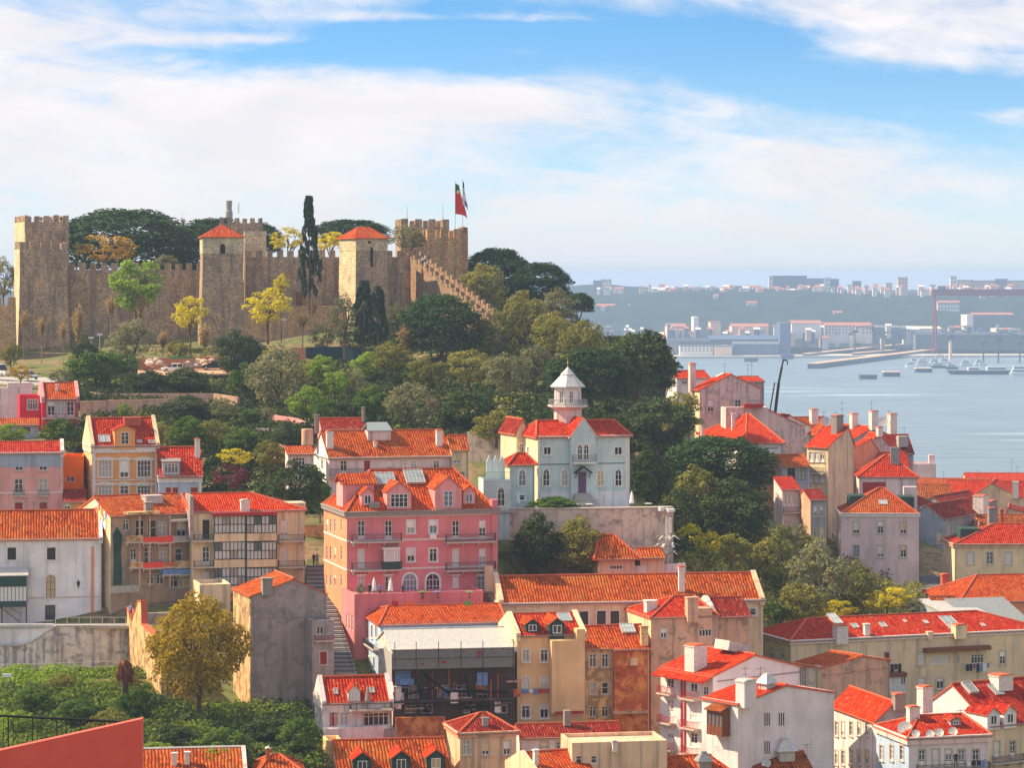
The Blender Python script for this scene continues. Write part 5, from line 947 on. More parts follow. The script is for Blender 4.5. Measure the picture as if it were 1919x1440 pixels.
def tower(name, x0, x1, yt, yb, Y, a, xl=None, D=9, mat='s_castle', lmat=None, merl=True, sides='FLRB', ms=1.0, topm=None, yt2=None, batter=.3):
    f = Fr(x0, yb, Y, a); W = f.lx(x1); D = f.lt(xl) if xl is not None else D; Hh = f.lz(yt, 0, 0) - (1.35 * ms if merl else 0); mb = MB(); f.W, f.D, f.H = W, D, Hh
    zs = [(-6, batter * 1.4), (0, batter), (Hh * .45, batter * .3), (Hh * .75, 0), (Hh, 0)]
    for (z0, b0), (z1, b1) in zip(zs, zs[1:]):
        lo = [(-b0, -b0, z0), (W + b0, -b0, z0), (W + b0, D + b0, z0), (-b0, D + b0, z0)]; hi = [(-b1, -b1, z1), (W + b1, -b1, z1), (W + b1, D + b1, z1), (-b1, D + b1, z1)]
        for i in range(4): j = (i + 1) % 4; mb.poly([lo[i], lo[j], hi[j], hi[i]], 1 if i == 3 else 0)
    mb.poly([(0, 0, Hh - .6 if merl else Hh), (W, 0, Hh - .6 if merl else Hh), (W, D, Hh - .6 if merl else Hh), (0, D, Hh - .6 if merl else Hh)], 0)
    o = mb.build(name, [mat, lmat or mat], castle, Matrix.Translation(-CR) @ T(f.A, rz=f.a))
    if topm:
        zt = f.lz(yt2, 0, 0); tb = MB(); tb.box(-.05, W + .05, -.05, D + .05, zt, Hh + .01); tb.build('upper_storey', topm, o)
    if merl:
        if 'F' in sides: merlons(f, o, W, (0, .02, 0), (1, 0, 0), Hh, mat, ms)
        if 'B' in sides: merlons(f, o, W, (0, D - .56, 0), (1, 0, 0), Hh, mat, ms)
        if 'L' in sides: merlons(f, o, D, (.56, .02, 0), (0, 1, 0), Hh, mat, ms)
        if 'R' in sides: merlons(f, o, D, (W - .02, .02, 0), (0, 1, 0), Hh, mat, ms)
    for x, t in ((0, -1), (W, -1), (W / 2, -1), (W / 2, D)): q = f.wp(x, t, 0); CPS.append((q.x, q.y, q.z, 9.0))
    f.o = o; return f
def tower_roof(f, rid, hgt, rc='t_roworange'):
    W, D, Hh = f.W, f.D, f.H; e = .45; mb = MB(); a, b_ = W / 2 - rid / 2, W / 2 + rid / 2
    for p in ([(-e, -e, Hh), (W + e, -e, Hh), (b_, D / 2, Hh + hgt), (a, D / 2, Hh + hgt)], [(W + e, D + e, Hh), (-e, D + e, Hh), (a, D / 2, Hh + hgt), (b_, D / 2, Hh + hgt)], [(-e, D + e, Hh), (-e, -e, Hh), (a, D / 2, Hh + hgt)], [(W + e, -e, Hh), (W + e, D + e, Hh), (b_, D / 2, Hh + hgt)]): mb.slab(p, .15, 0, slope_uv(p), 1)
    mb.build('tower_roof', [rc, 'terracotta'], f.o)
tA = tower('tower', 37, 127, 454, 675, 572, 16, xl=27, batter=.5, lmat='s_light')  # left face in paler stone: sunlight put into the colour
tB = tower('tower', 46, 129, 404, 600, 588, 17, xl=27, mat='s_castle', lmat='s_light', ms=.95)  # left face painted paler for the sun on it
tower('curtain_wall', 48, 112, 437, 560, 584, 15, D=2, sides='FL')
c1 = tower('curtain_wall', 128, 381, 493, 652, 580, 10, D=3, sides='F', batter=.4)
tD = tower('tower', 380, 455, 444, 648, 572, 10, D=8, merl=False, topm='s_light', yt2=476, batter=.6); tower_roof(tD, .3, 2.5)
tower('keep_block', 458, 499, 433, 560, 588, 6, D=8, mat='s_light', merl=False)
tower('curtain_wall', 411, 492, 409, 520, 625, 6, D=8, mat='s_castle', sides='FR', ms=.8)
c2 = tower('curtain_wall', 460, 668, 469, 640, 580, 8, D=3, sides='F', batter=.3)
low = tower('lower_wall', 436, 668, 574, 650, 573, 8, D=4, merl=False, batter=.5, mat='s_warm')
tF = tower('tower', 667, 726, 446, 600, 572, 26, xl=636, merl=False, topm='s_light', yt2=470, lmat='s_light'); tower_roof(tF, 2.4, 2.3)  # lmat paints the sunlit left face paler
c3 = tower('curtain_wall', 724, 756, 469, 600, 580, 10, D=3, sides='F')
c4 = tower('curtain_wall', 750, 806, 466, 600, 586, 4, D=3, sides='F')
tG = tower('tower', 802, 865, 430, 545, 590, 14, xl=792, D=8, mat='s_warm', ms=1.25)
tower('tower', 864, 877, 426, 560, 597, 10, D=4, mat='s_warm', ms=1.1)
tower('keep', 752, 842, 411, 520, 606, 10, D=9, mat='s_castle', ms=1.2)
tower('outer_wall', -40, 30, 556, 675, 566, 12, D=4, mat='s_warm', sides='F', ms=1.3, batter=.2)
# openings
def void(f, px, ya, yb, w, name='window', st='k', t=-.02, mat='dark'):
    x = f.lx(px, t); za, zb = f.lz(yb, x, t), f.lz(ya, x, t); o_ = outline(w, zb - za, 'a' if st == 'a' else 'k'); mb = MB(); mb.prism(o_, -.06, .25); mb.build(name, mat, f.o, T(x, t - .28, za))
    if st == 'a': ob = MB(); oo = [(q[0] * 1.35, q[1] * 1.12) for q in o_]; ob.prism(oo, .0, .2); ob.build('window_arch', 's_light', f.o, T(x, t - .29, za - .05))
void(tD, 417, 457, 475, 1.0, 'window', 'a'); void(tF, 696, 464, 500, .35, 'arrow_slit'); void(c2, 560.5, 548, 572, 1.2, 'door', 'k', -.35, 'wood'); void(tF, 692, 452, 456, .5)
# stair wall coming down the slope towards the lower town
pts = [(752, 470, 592), (915, 606, 546)]; n = 17
for i in range(n):
    k0, k1 = i / n, (i + 1) / n; x0 = 752 + 163 * k0; y0 = 470 + 128 * (k0 ** 1.05); Y0 = 590 - 42 * k0; A0 = P(x0, y0, Y0); x1 = 752 + 163 * k1; Y1 = 590 - 42 * k1; B0 = P(x1, y0, Y1)
    d = Vector((B0.x - A0.x, B0.y - A0.y, 0)); L = d.length; rz = math.atan2(d.y, d.x); mb = MB(); mb.box(0, L + .05, 0, 3.0, -9, -1.3 + .002 * i); mb.box(0, L + .05, 0, .5, -1.3, -.45 + .002 * i); mb.box(0, L + .05, 2.5, 3.0, -1.3, -.45 + .002 * i)
    o = mb.build('stair_wall', 's_path', castle, Matrix.Translation(-CR) @ T(A0, rz=rz))
    for yy in (.0, 2.46): inst('merlon', MERL['s_path'], o, T(L * .45, yy, -.47) @ Matrix.Diagonal((.85, .95, .7, 1)))
    CPS.append((A0.x, A0.y, A0.z - 7.0, 9.0))
# grey round tower of a building far behind the wall
g = empty('round_tower', T(P(429, 430, 650))); tag(g, 'grey cylindrical tower showing above the castle trees', 'tower'); mb = MB(); k = 650 / F; mb.lathe([(7 * k, -4), (7 * k, 34 * k), (5.5 * k, 35 * k), (5.5 * k, 45 * k), (6.2 * k, 45 * k), (6.2 * k, 54 * k)], 16); mb.build('tower_body', 'concrete', g); mb = MB(); mb.tube((2.2, 0, 30 * k), (2.2, 0, 50 * k), .06); mb.build('mast', 'rail', g)
# flags and masts
def flag(name, label, px, ytop, ybot, fly, cols, ym):
    Y = 592; r = empty(name, T(P(px, ybot, Y))); tag(r, label, 'flag'); k = Y / F; Hh = (ybot - ytop) * k; mb = MB(); mb.tube((0, 0, 0), (0, 0, Hh), .07, 6, 0, .04); mb.lathe([(.1, 0), (.1, .1), (.02, .2)], 6, (0, 0, Hh)); mb.build('pole', 'zinc', r)
    nx, nz = 10, 12; w, h = fly; q = {}
    def pt(i, j):
        u, v = i / nx, j / nz; return (u * w * (.42 + .58 * v) + .12 * math.sin(v * 5 + u * 4) * u, .35 * math.sin(u * 6 + v * 2) * u, Hh - .2 - v * h - u * u * ym - .15 * math.sin(u * 7) * u)
    for ci, (u0, u1, v0, v1, m) in enumerate(cols):
        mb = MB()
        for i in range(int(u0 * nx), int(u1 * nx)):
            for j in range(int(v0 * nz), int(v1 * nz)): mb.poly([pt(i, j + 1), pt(i + 1, j + 1), pt(i + 1, j), pt(i, j)])
        mb.build('flag_cloth', m, r, None, True)
    return r, pt
simple('flagred', (.75, .015, .02)); simple('flaggreen', (.01, .16, .06)); simple('flagyellow', (.7, .5, .03)); simple('flagnavy', (.03, .05, .16))
r, pt = flag('national_flag', 'large drooping red and green national flag on the castle tower', 853, 342, 432, (2.4, 6.2), [(0, 1, 0, .25, 'flaggreen'), (0, 1, .25, 1, 'flagred')], .9)
mb = MB(); c = Vector(pt(5, 3)) + Vector((0, -.12, 0)); mb.v += [tuple(c + Vector((.42 * math.cos(i * .6283), -.03, .42 * math.sin(i * .6283)))) for i in range(10)]; mb.f.append(tuple(range(10))); mb.m.append(0); mb.uv.append(None); mb.build('emblem', 'flagyellow', r)
mb = MB(); mb.poly([tuple(c + Vector((x, -.06, z))) for x, z in ((-.18, .2), (.18, .2), (.18, -.05), (0, -.25), (-.18, -.05))]); mb.build('emblem_shield', 'cloth', r)
flag('city_flag', 'navy and white flag on the taller pole beside the red flag', 867, 338, 432, (1.0, 4.8), [(0, 1, 0, .25, 'flagnavy'), (0, .5, .25, 1, 'cloth'), (.5, 1, .25, .5, 'flagnavy'), (.5, 1, .5, .75, 'cloth'), (.5, 1, .75, 1, 'flagnavy')], 1.2)
for px, yt, yb, lb in ((763, 385, 414, 'thin mast on the castle keep'), (830, 382, 412, 'thin mast near the flags on the castle keep')):
    m = MB(); p = P(px, yb, 606); m.tube((0, 0, -.5), (0, 0, (yb - yt) * 606 / F), .06, 5, 0, .02); tag(m.build('mast', 'rail', None, T(p)), lb, 'mast')
# ------------------------------------------------------------------ ground control points
for px, py, Y in ((0, 690, 545), (100, 690, 545), (200, 675, 555), (300, 668, 558), (450, 662, 560), (560, 650, 560), (640, 650, 558), (760, 640, 560), (0, 716, 500), (60, 716, 500), (110, 716, 500), (200, 725, 490), (330, 704, 500), (420, 700, 500), (520, 712, 500), (640, 690, 510), (740, 690, 505),
                  (300, 762, 465), (420, 770, 460), (230, 770, 465), (330, 800, 440), (450, 805, 435), (350, 850, 412), (460, 860, 410), (540, 845, 415), (560, 780, 450), (700, 750, 455), (820, 780, 430), (900, 740, 450), (900, 830, 402), (960, 760, 430), (430, 940, 385), (520, 960, 380), (480, 900, 398),
                  (880, 640, 540), (960, 660, 520), (1040, 690, 500), (1120, 720, 480), (1200, 760, 460), (1090, 760, 420), (1200, 850, 410), (1230, 950, 380), (1250, 780, 470), (1000, 600, 580), (1080, 600, 590), (930, 540, 610), (1080, 640, 560), (1190, 690, 540), (1280, 760, 530),
                  (1300, 1010, 395), (1380, 1030, 405), (1280, 1060, 370), (1350, 1075, 375), (1450, 1110, 400), (1530, 1160, 385), (1600, 1150, 400), (1680, 1150, 400), (1500, 1185, 386), (1740, 1100, 460), (1748, 1030, 540), (1745, 980, 580),
                  (1000, 960, 362), (1100, 960, 360), (1200, 955, 362), (1250, 955, 364), (1000, 1092, 349), (1100, 1092, 349), (1250, 1092, 349),
                  (0, 1262, 334), (100, 1260, 335), (220, 1257, 336), (0, 1262, 330), (100, 1258, 330), (220, 1255, 330), (0, 1300, 318), (120, 1300, 318), (230, 1300, 318), (0, 1380, 300), (120, 1380, 300), (240, 1370, 302), (300, 1340, 310), (370, 1350, 308), (400, 1395, 298), (480, 1370, 305), (560, 1370, 305), (520, 1420, 292), (580, 1440, 290), (430, 1440, 288), (300, 1440, 286), (100, 1440, 286),
                  (250, 1200, 340), (330, 1200, 340), (400, 1200, 338), (330, 1120, 346), (600, 1060, 372), (600, 1200, 330), (640, 1290, 316), (650, 1460, 300), (800, 1480, 295), (1000, 1480, 295), (1200, 1480, 295), (1400, 1490, 296), (1600, 1490, 300), (1800, 1490, 300), (1919, 1490, 300)):
    p = P(px, py, Y); CPS.append((p.x, p.y, p.z, 9.0))
for X in range(-240, 241, 40):
    for Y, z in ((0, 104), (40, 99), (80, 90), (130, 76), (190, 60), (250, 52), (800, 45), (950, 22), (1200, 6), (1500, 0), (1700, -4)): CPS.append((X, Y, z, 9.0))
for X in (-240, -200, -160, -130):
    for Y, z in ((300, 62), (340, 70), (390, 80), (440, 88), (500, 92), (560, 95), (620, 98), (680, 85)): CPS.append((X, Y, z, 9.0))
for X in (-90, -50, -10): CPS.append((X, 640, 98, 9.0)); CPS.append((X, 700, 80, 9.0))
for px, py, Y in ((1080, 700, 600), (1130, 730, 560), (1200, 770, 540), (1250, 800, 540), (1300, 800, 545), (1350, 800, 545), (1150, 800, 600), (1250, 850, 600), (1350, 880, 600), (1450, 850, 580), (1150, 900, 660), (1300, 950, 660), (1450, 950, 660)):
    p = P(px, py, Y); CPS.append((p.x, p.y, p.z, 9.0))
for X in (90, 130, 170, 240):
    for Y, z in ((330, 48), (400, 52), (480, 56), (560, 52), (640, 44)): CPS.append((X, Y, z, 9.0))
# ------------------------------------------------------------------ vegetation data: kind, column, crown top row, crown bottom row, crown width, trunk base row, distance, label
TREES = [
 ('pine', 235, 386, 500, 245, 540, 632, 'biggest dark umbrella pine behind the castle wall, right of the left tower'), ('pine', 405, 404, 500, 165, 540, 648, 'dark umbrella pine behind the roofed castle tower'), ('pine', 483, 414, 470, 85, 520, 640, 'dark pine right of the roofed castle tower'),
 ('pine', 655, 409, 455, 140, 520, 640, 'low dome of dark pine behind the castle between cypress and tower'), ('gold', 195, 437, 498, 105, 540, 603, 'golden brown budding tree above the left castle wall'), ('lime', 540, 425, 475, 62, 520, 602, 'yellow green tree behind the castle wall left of the cypress'), ('lime', 618, 430, 474, 62, 520, 602, 'yellow green tree behind the castle wall right of the cypress'),
 ('olive', 765, 420, 470, 76, 540, 594, 'grey green olive tree by the castle keep'), ('cypress', 580, 377, 552, 40, 578, 566, 'tall dark cypress standing against the castle wall'), ('pine', 930, 460, 552, 122, 600, 602, 'dark pine right of the castle keep'), ('pine', 1012, 488, 562, 108, 620, 592, 'dark pine stepping down the skyline right of the keep'), ('pine', 1086, 547, 584, 50, 640, 584, 'small dark pine leaning out over the river view'),
 ('olivegreen', 905, 492, 580, 88, 610, 578, 'yellowish tree beside the castle stair wall'), ('olive', 6, 482, 562, 52, 600, 604, 'grey green tree at the left edge behind the castle'), ('olive', 312, 476, 502, 42, 520, 597, 'pale olive bush on top of the castle wall'), ('bare', 343, 380, 425, 32, 440, 646, 'bare spindly tree above the castle pines'),
 ('bright', 255, 482, 592, 98, 610, 560, 'fresh green tree in front of the left castle wall'),
 ('bud', 45, 578, 612, 27, 676, 548, 'slim pollard at the foot of the left castle tower'), ('bud', 78, 588, 628, 31, 682, 545, 'second slim pollard in front of the left castle tower'), ('bud', 118, 598, 636, 25, 686, 542, 'short pollard right of the left castle tower'), ('bud', 147, 563, 642, 37, 664, 552, 'tall budding pollard by the castle wall corner'), ('bud', 208, 550, 592, 30, 640, 562, 'brown budding tree left of the fresh green tree'), ('bud', 262, 548, 596, 30, 640, 556, 'brown budding tree in front of the fresh green tree'),
 ('bud', 305, 615, 652, 36, 690, 535, 'brown budding tree right of the grey olive'), ('bud', 567, 580, 612, 38, 662, 545, 'yellow brown pollard under the castle door'), ('bud', 587, 553, 588, 26, 620, 566, 'small budding tree below the cypress'), ('lime', 357, 548, 625, 62, 662, 548, 'bright yellow tree in front of the middle castle wall'), ('lime', 502, 538, 616, 86, 642, 548, 'brightest yellow tree below the castle wall'), ('lime', 527, 512, 556, 30, 640, 552, 'narrow yellow tree top against the castle wall'),
 ('bare', 408, 540, 632, 46, 650, 562, 'bare brown tree under the roofed castle tower'), ('olive', 248, 596, 682, 94, 716, 520, 'grey olive tree on the lawn below the castle'), ('olive', 520, 646, 768, 112, 785, 468, 'large silvery olive tree on the middle slope'), ('olive', 645, 552, 642, 62, 690, 538, 'silvery tree left of the dark conifers'),
 ('dark', 437, 616, 708, 70, 722, 502, 'dark evergreen beside the parked cars'), ('broad', 180, 656, 722, 98, 742, 488, 'dense green tree below the pollards'), ('cypress', 682, 532, 642, 44, 682, 536, 'dark conifer below the castle tower'), ('cypress', 709, 542, 642, 36, 682, 532, 'second dark conifer touching its taller neighbour'), ('pine', 825, 546, 655, 148, 705, 532, 'wide dark pine below the castle stair wall'),
 ('olive', 745, 570, 640, 60, 690, 542, 'brownish olive left of the wide dark pine'), ('bud', 760, 600, 660, 56, 690, 528, 'russet budding tree below the wide dark pine'), ('olivegreen', 930, 578, 690, 84, 720, 532, 'brown green tree at the foot of the stair wall'), ('olive', 1040, 540, 622, 92, 660, 572, 'grey olive on the right shoulder of the hill'), ('olivegreen', 1036, 582, 672, 88, 700, 532, 'green oak with sunlit top on the right shoulder'), ('olivegreen', 1090, 598, 690, 84, 720, 522, 'sunlit green tree above the villa hillside'),
 ('olivegreen', 985, 540, 640, 80, 690, 560, 'yellowish tree between the pine and the olive on the right shoulder'), ('dark', 1145, 650, 720, 60, 740, 500, 'dark shrubby tree left of the great round oak'), ('dark', 1195, 612, 745, 150, 800, 482, 'great round dark oak at the edge of the river view'), ('pine', 1105, 648, 740, 150, 790, 470, 'spreading dark pine behind the lantern tower'), ('olive', 1000, 646, 730, 92, 770, 482, 'grey olive behind the villa tower'), ('dark', 1245, 665, 740, 50, 800, 486, 'dark tree edge beside the river view'),
 ('olivegreen', 880, 656, 725, 104, 740, 482, 'yellow green tree on the slope under the wide dark pine'), ('olive', 945, 660, 745, 92, 770, 470, 'silvery tree right on the middle slope'), ('olivegreen', 735, 640, 705, 84, 722, 492, 'thin leafed tree on the garden terrace'), ('bare', 820, 690, 800, 72, 806, 425, 'leafless pale tree above the roof lantern'), ('bright', 605, 666, 718, 60, 740, 478, 'rounded fresh green tree on the terrace'), ('bright', 628, 694, 744, 56, 752, 466, 'bushy light green tree below the rounded one'), ('broad', 700, 722, 795, 66, 806, 436, 'green tree above the long pinkish house'), ('olive', 768, 715, 800, 90, 808, 430, 'grey green thicket behind the roof lantern'), ('dark', 870, 735, 815, 120, 825, 425, 'dark thicket above the end wing'), ('olivegreen', 930, 770, 830, 90, 835, 410, 'olive thicket left of the mint villa'),
 ('olivegreen', 800, 665, 730, 70, 745, 478, 'olive green tree under the wide dark pine'), ('olive', 660, 690, 750, 60, 765, 470, 'small olive tree left of the leafless tree'), ('bright', 575, 720, 790, 70, 800, 448, 'fresh green bush tree right of the silvery olive'),
 ('dark', 350, 690, 738, 92, 745, 484, 'dark clipped tree below the parked cars'), ('dark', 275, 692, 738, 72, 745, 482, 'dark rounded tree left of the clipped one'), ('broad', 462, 680, 742, 64, 752, 478, 'green tree left of the silvery olive'), ('broad', 470, 766, 796, 40, 802, 440, 'heart shaped bush on the garden path'), ('olive', 502, 762, 795, 32, 802, 442, 'small grey bush beside the heart shaped bush'), ('bright', 232, 755, 782, 27, 790, 452, 'little round light green bush behind the ochre townhouse'), ('gold', 38, 683, 714, 46, 722, 488, 'orange flowering bush beside the parked van'), ('olive', 112, 692, 722, 42, 728, 486, 'grey bush right of the parked car'),
 ('dark', 556, 862, 962, 106, 975, 376, 'large dark green tree left of the pink townhouse'), ('purple', 430, 866, 925, 72, 935, 384, 'dark purple leafed shrub in the hollow garden'), ('lime', 440, 838, 874, 62, 900, 390, 'yellow green shrub above the purple one'), ('olivegreen', 505, 824, 880, 64, 900, 395, 'olive coloured shrub in the hollow garden'), ('broad', 352, 782, 842, 74, 850, 412, 'green tree behind the blue grey house'), ('bright', 20, 792, 835, 56, 845, 412, 'yellow green round tree over the pale pink townhouse'), ('broad', 112, 786, 835, 82, 845, 414, 'leafy green tree below the crimson house'), ('blossom', 522, 832, 870, 50, 876, 398, 'pale pink blossoming shrub'), ('broad', 600, 900, 965, 40, 975, 374, 'ivy covered corner tree beside the pink townhouse'),
 ('dark', 1232, 742, 850, 128, 880, 442, 'dark tree rising right of the mint villa'), ('dark', 1215, 850, 950, 90, 965, 392, 'dark tree behind the mint villa terrace'), ('olivegreen', 1275, 735, 820, 90, 880, 452, 'olive green tree below the rose grey house'), ('pine', 1347, 813, 905, 188, 1000, 420, 'big umbrella pine in front of the red hipped roof'), ('olivegreen', 1305, 872, 990, 120, 1020, 408, 'brownish tree under the umbrella pine'), ('dark', 1375, 900, 1015, 132, 1025, 405, 'dark tree under the umbrella pine'), ('dark', 1272, 920, 1020, 80, 1040, 398, 'dark tree left under the umbrella pine'),
 ('lime', 1300, 982, 1058, 104, 1070, 372, 'yellow twiggy tree above the long red roof'), ('olivegreen', 1370, 1000, 1060, 80, 1072, 374, 'thin yellow green tree right above the long red roof'), ('olivegreen', 1452, 1000, 1105, 92, 1125, 398, 'yellow green tree at the end of the long red roof'), ('olive', 1532, 1012, 1160, 118, 1175, 390, 'grey olive tree left of the lilac pink house'), ('olivegreen', 1500, 1092, 1172, 104, 1185, 381, 'sunny green bush above the brown wing'), ('olivegreen', 1602, 1052, 1152, 84, 1160, 398, 'tree in front of the lilac pink house'), ('lime', 1662, 1096, 1150, 92, 1158, 396, 'yellow green bush below the lilac pink house'), ('olive', 1712, 1120, 1152, 62, 1158, 394, 'grey green bush beside the tall terracotta chimney'), ('lime', 1560, 1120, 1170, 80, 1180, 380, 'yellow bush behind the skylit red roof'), ('broad', 1440, 1120, 1175, 70, 1185, 379, 'green bush at the cream wall end'),
 ('dark', 1010, 966, 1072, 88, 1085, 352.5, 'green tree left in front of the stained retaining wall'), ('olivegreen', 1086, 968, 1080, 92, 1085, 352, 'leafy tree right in front of the stained retaining wall'), ('broad', 1040, 932, 955, 92, 956, 358, 'clipped hedge bush on the villa terrace'), ('bright', 1005, 940, 957, 50, 957, 357, 'flowering shrubs left on the villa terrace'),
 ('dark', 345, 744, 782, 95, 785, 452, 'long dark clipped hedge under the garden wall'), ('olivegreen', 400, 786, 842, 72, 846, 418, 'olive green shrub above the purple leafed one'), ('broad', 455, 800, 852, 74, 858, 415, 'leafy shrub on the hollow garden slope'), ('olive', 420, 746, 786, 52, 790, 450, 'grey shrub at the right end of the dark hedge'), ('dark', 532, 792, 850, 74, 856, 412, 'dark shrub left of the rusty water tank'), ('broad', 620, 752, 796, 66, 800, 440, 'green shrub above the half hidden rose house'), ('dark', 660, 742, 792, 60, 798, 440, 'dark shrub above the roof lantern house'), ('olivegreen', 300, 790, 838, 60, 842, 418, 'yellowish shrub behind the ochre townhouse roof'),
 ('broad', 62, 1288, 1346, 76, 1349, 308, 'rounded bramble bush left on the green slope'), ('broad', 150, 1308, 1368, 84, 1372, 302, 'leafy bush in the middle of the green slope'), ('olivegreen', 112, 1262, 1298, 54, 1301, 319, 'yellowish shrub at the foot of the grey stained wall'), ('olivegreen', 205, 1328, 1388, 76, 1392, 298, 'olive bush right above the red foreground wall'), ('bright', 292, 1392, 1430, 64, 1433, 291, 'light green bush beside the red foreground wall'), ('dark', 330, 1356, 1410, 84, 1413, 296, 'dark bush below the large golden brown tree'), ('broad', 422, 1368, 1424, 92, 1428, 293, 'green bush above the roof with white vents'), ('dark', 500, 1342, 1400, 96, 1403, 300, 'dark bush at the foot of the concrete gable'), ('bright', 402, 1400, 1434, 84, 1436, 289, 'light green bush touching the roof with white vents'), ('broad', 562, 1348, 1420, 76, 1424, 296, 'green bush left of the small white house'), ('bright', 28, 1328, 1390, 72, 1395, 299, 'light green bush behind the metal railing'), ('olivegreen', 245, 1258, 1292, 44, 1296, 322, 'pale shrub between the dead palm and the crumbling wall'),
 ('dark', 160, 640, 680, 52, 686, 540, 'dark shrub at the foot of the tall pollard'), ('olivegreen', 336, 636, 672, 50, 676, 543, 'olive shrub left of the first bright yellow tree'), ('bud', 385, 600, 652, 42, 666, 552, 'brown budding shrub right of the first bright yellow tree'), ('dark', 466, 632, 690, 56, 696, 527, 'dark shrub below the brightest yellow tree'), ('olive', 604, 604, 660, 48, 668, 548, 'grey shrub under the lower castle wall'), ('broad', 228, 664, 704, 62, 708, 513, 'green shrub right of the dense tree under the castle'), ('olivegreen', 560, 676, 735, 72, 740, 490, 'olive tree right of the silvery olive'), ('olivegreen', 20, 640, 690, 40, 694, 540, 'shrub by the outer wall at the left edge'), ('bright', 690, 660, 715, 66, 720, 498, 'fresh green tree under the dark conifers'),
 ('goldbig', 372, 1100, 1335, 168, 1352, 309, 'large golden brown tree in front of the ruined house'), ('broad', 250, 1290, 1360, 70, 1370, 306, 'ivy bush beside the dead palm'), ('bud', 440, 1145, 1210, 70, 1230, 330, 'dry brown shrub against the concrete gable'),
]
KIND = {'pine': 'l_pine', 'gold': 'l_gold', 'goldbig': 'l_goldbig', 'lime': 'l_lime', 'olive': 'l_olive', 'olivegreen': 'l_olivegreen', 'cypress': 'l_cypress', 'bright': 'l_bright', 'bud': 'l_bud', 'dark': 'l_dark', 'broad': 'l_broad', 'purple': 'l_purple', 'blossom': 'l_blossom', 'bare': 'l_bud'}
for t in TREES:
    p = P(t[1], t[5], t[6]); CPS.append((p.x, p.y, p.z, 8.0))
# ------------------------------------------------------------------ terrain
C = np.array(CPS)
def ground(x, y):
    x = np.asarray(x, float).ravel(); y = np.asarray(y, float).ravel(); out = np.empty(len(x))
    for i in range(0, len(x), 4000):
        d2 = (x[i:i + 4000, None] - C[None, :, 0]) ** 2 + (y[i:i + 4000, None] - C[None, :, 1]) ** 2
        wgt = np.exp(-d2 / (2 * 7.5 ** 2)) + 2e-3 * np.exp(-d2 / (2 * 18. ** 2)) + 1e-6 * np.exp(-d2 / (2 * 45. ** 2)) + 1e-12 / (1 + d2)
        out[i:i + 4000] = (wgt * C[None, :, 2]).sum(1) / wgt.sum(1)
    return out
gx = np.concatenate([np.arange(-700, -260, 40), np.arange(-260, 261, 3.0), np.arange(300, 701, 40)]); gy = np.concatenate([np.arange(-60, 20, 10), np.arange(20, 720, 3.0), np.arange(720, 1720, 25)])
XX, YY = np.meshgrid(gx, gy); ZZ = ground(XX, YY).reshape(XX.shape) - .25
for x0, x1, Y0, Y1, py in ((-80, 262, 300, 341.6, 1264), (-80, 250, 339, 351, 1182), (930, 1265, 340, 354.4, 1088), (430, 640, 285, 317, 1344), (1400, 1990, 338, 375, 1330), (1190, 1990, 276, 332, 1510), (260, 430, 320, 341, 1225), (566, 612, 318, 372, 1064), (1722, 1776, 440, 610, 960)):
    px_ = CX + XX * F / np.maximum(YY, 1); msk = (px_ > x0) & (px_ < x1) & (YY > Y0) & (YY < Y1); ZZ = np.where(msk, np.minimum(ZZ, CZ - (py - HY) * YY / F if x0 not in (566, 1722) else 200), ZZ)
nx, ny = len(gx), len(gy)
def grid_mesh(name, XX, YY, ZZ, mat):
    ny, nx = XX.shape; me = bpy.data.meshes.new(name); v = np.stack([XX.ravel(), YY.ravel(), ZZ.ravel()], 1)
    i = np.arange((ny - 1) * (nx - 1)); r, c = i // (nx - 1), i % (nx - 1); a = r * nx + c; q = np.stack([a, a + 1, a + nx + 1, a + nx], 1)
    me.vertices.add(len(v)); me.vertices.foreach_set('co', v.ravel()); me.loops.add(q.size); me.loops.foreach_set('vertex_index', q.ravel()); me.polygons.add(len(q)); me.polygons.foreach_set('loop_start', np.arange(0, q.size, 4)); me.update(calc_edges=True); me.polygons.foreach_set('use_smooth', [True] * len(q)); me.materials.append(M(mat)); return me
m, n, bs = base_mat('earth'); po = n.n('ShaderNodeNewGeometry').outputs['Position']; a = n.noise(po, .12, 6, .65); b2 = n.noise(po, .9, 6, .65)
col = n.mix(n.ss(a, .42, .6), (.13, .15, .03), (.27, .17, .09)); col = n.mix(n.ss(b2, .4, .7), col, (.06, .075, .02)); n.t.links.new(col, bs.inputs['Base Color']); bs.inputs['Roughness'].default_value = .95
bmp = n.n('ShaderNodeBump', {'Height': b2, 'Strength': .6, 'Distance': .3}); n.t.links.new(bmp.outputs[0], bs.inputs['Normal']); MATS['earth'] = m
tag(inst('terrain', grid_mesh('terrain', XX, YY, ZZ, 'earth')), 'hillside of grass and earth under the town and castle', kind='structure')

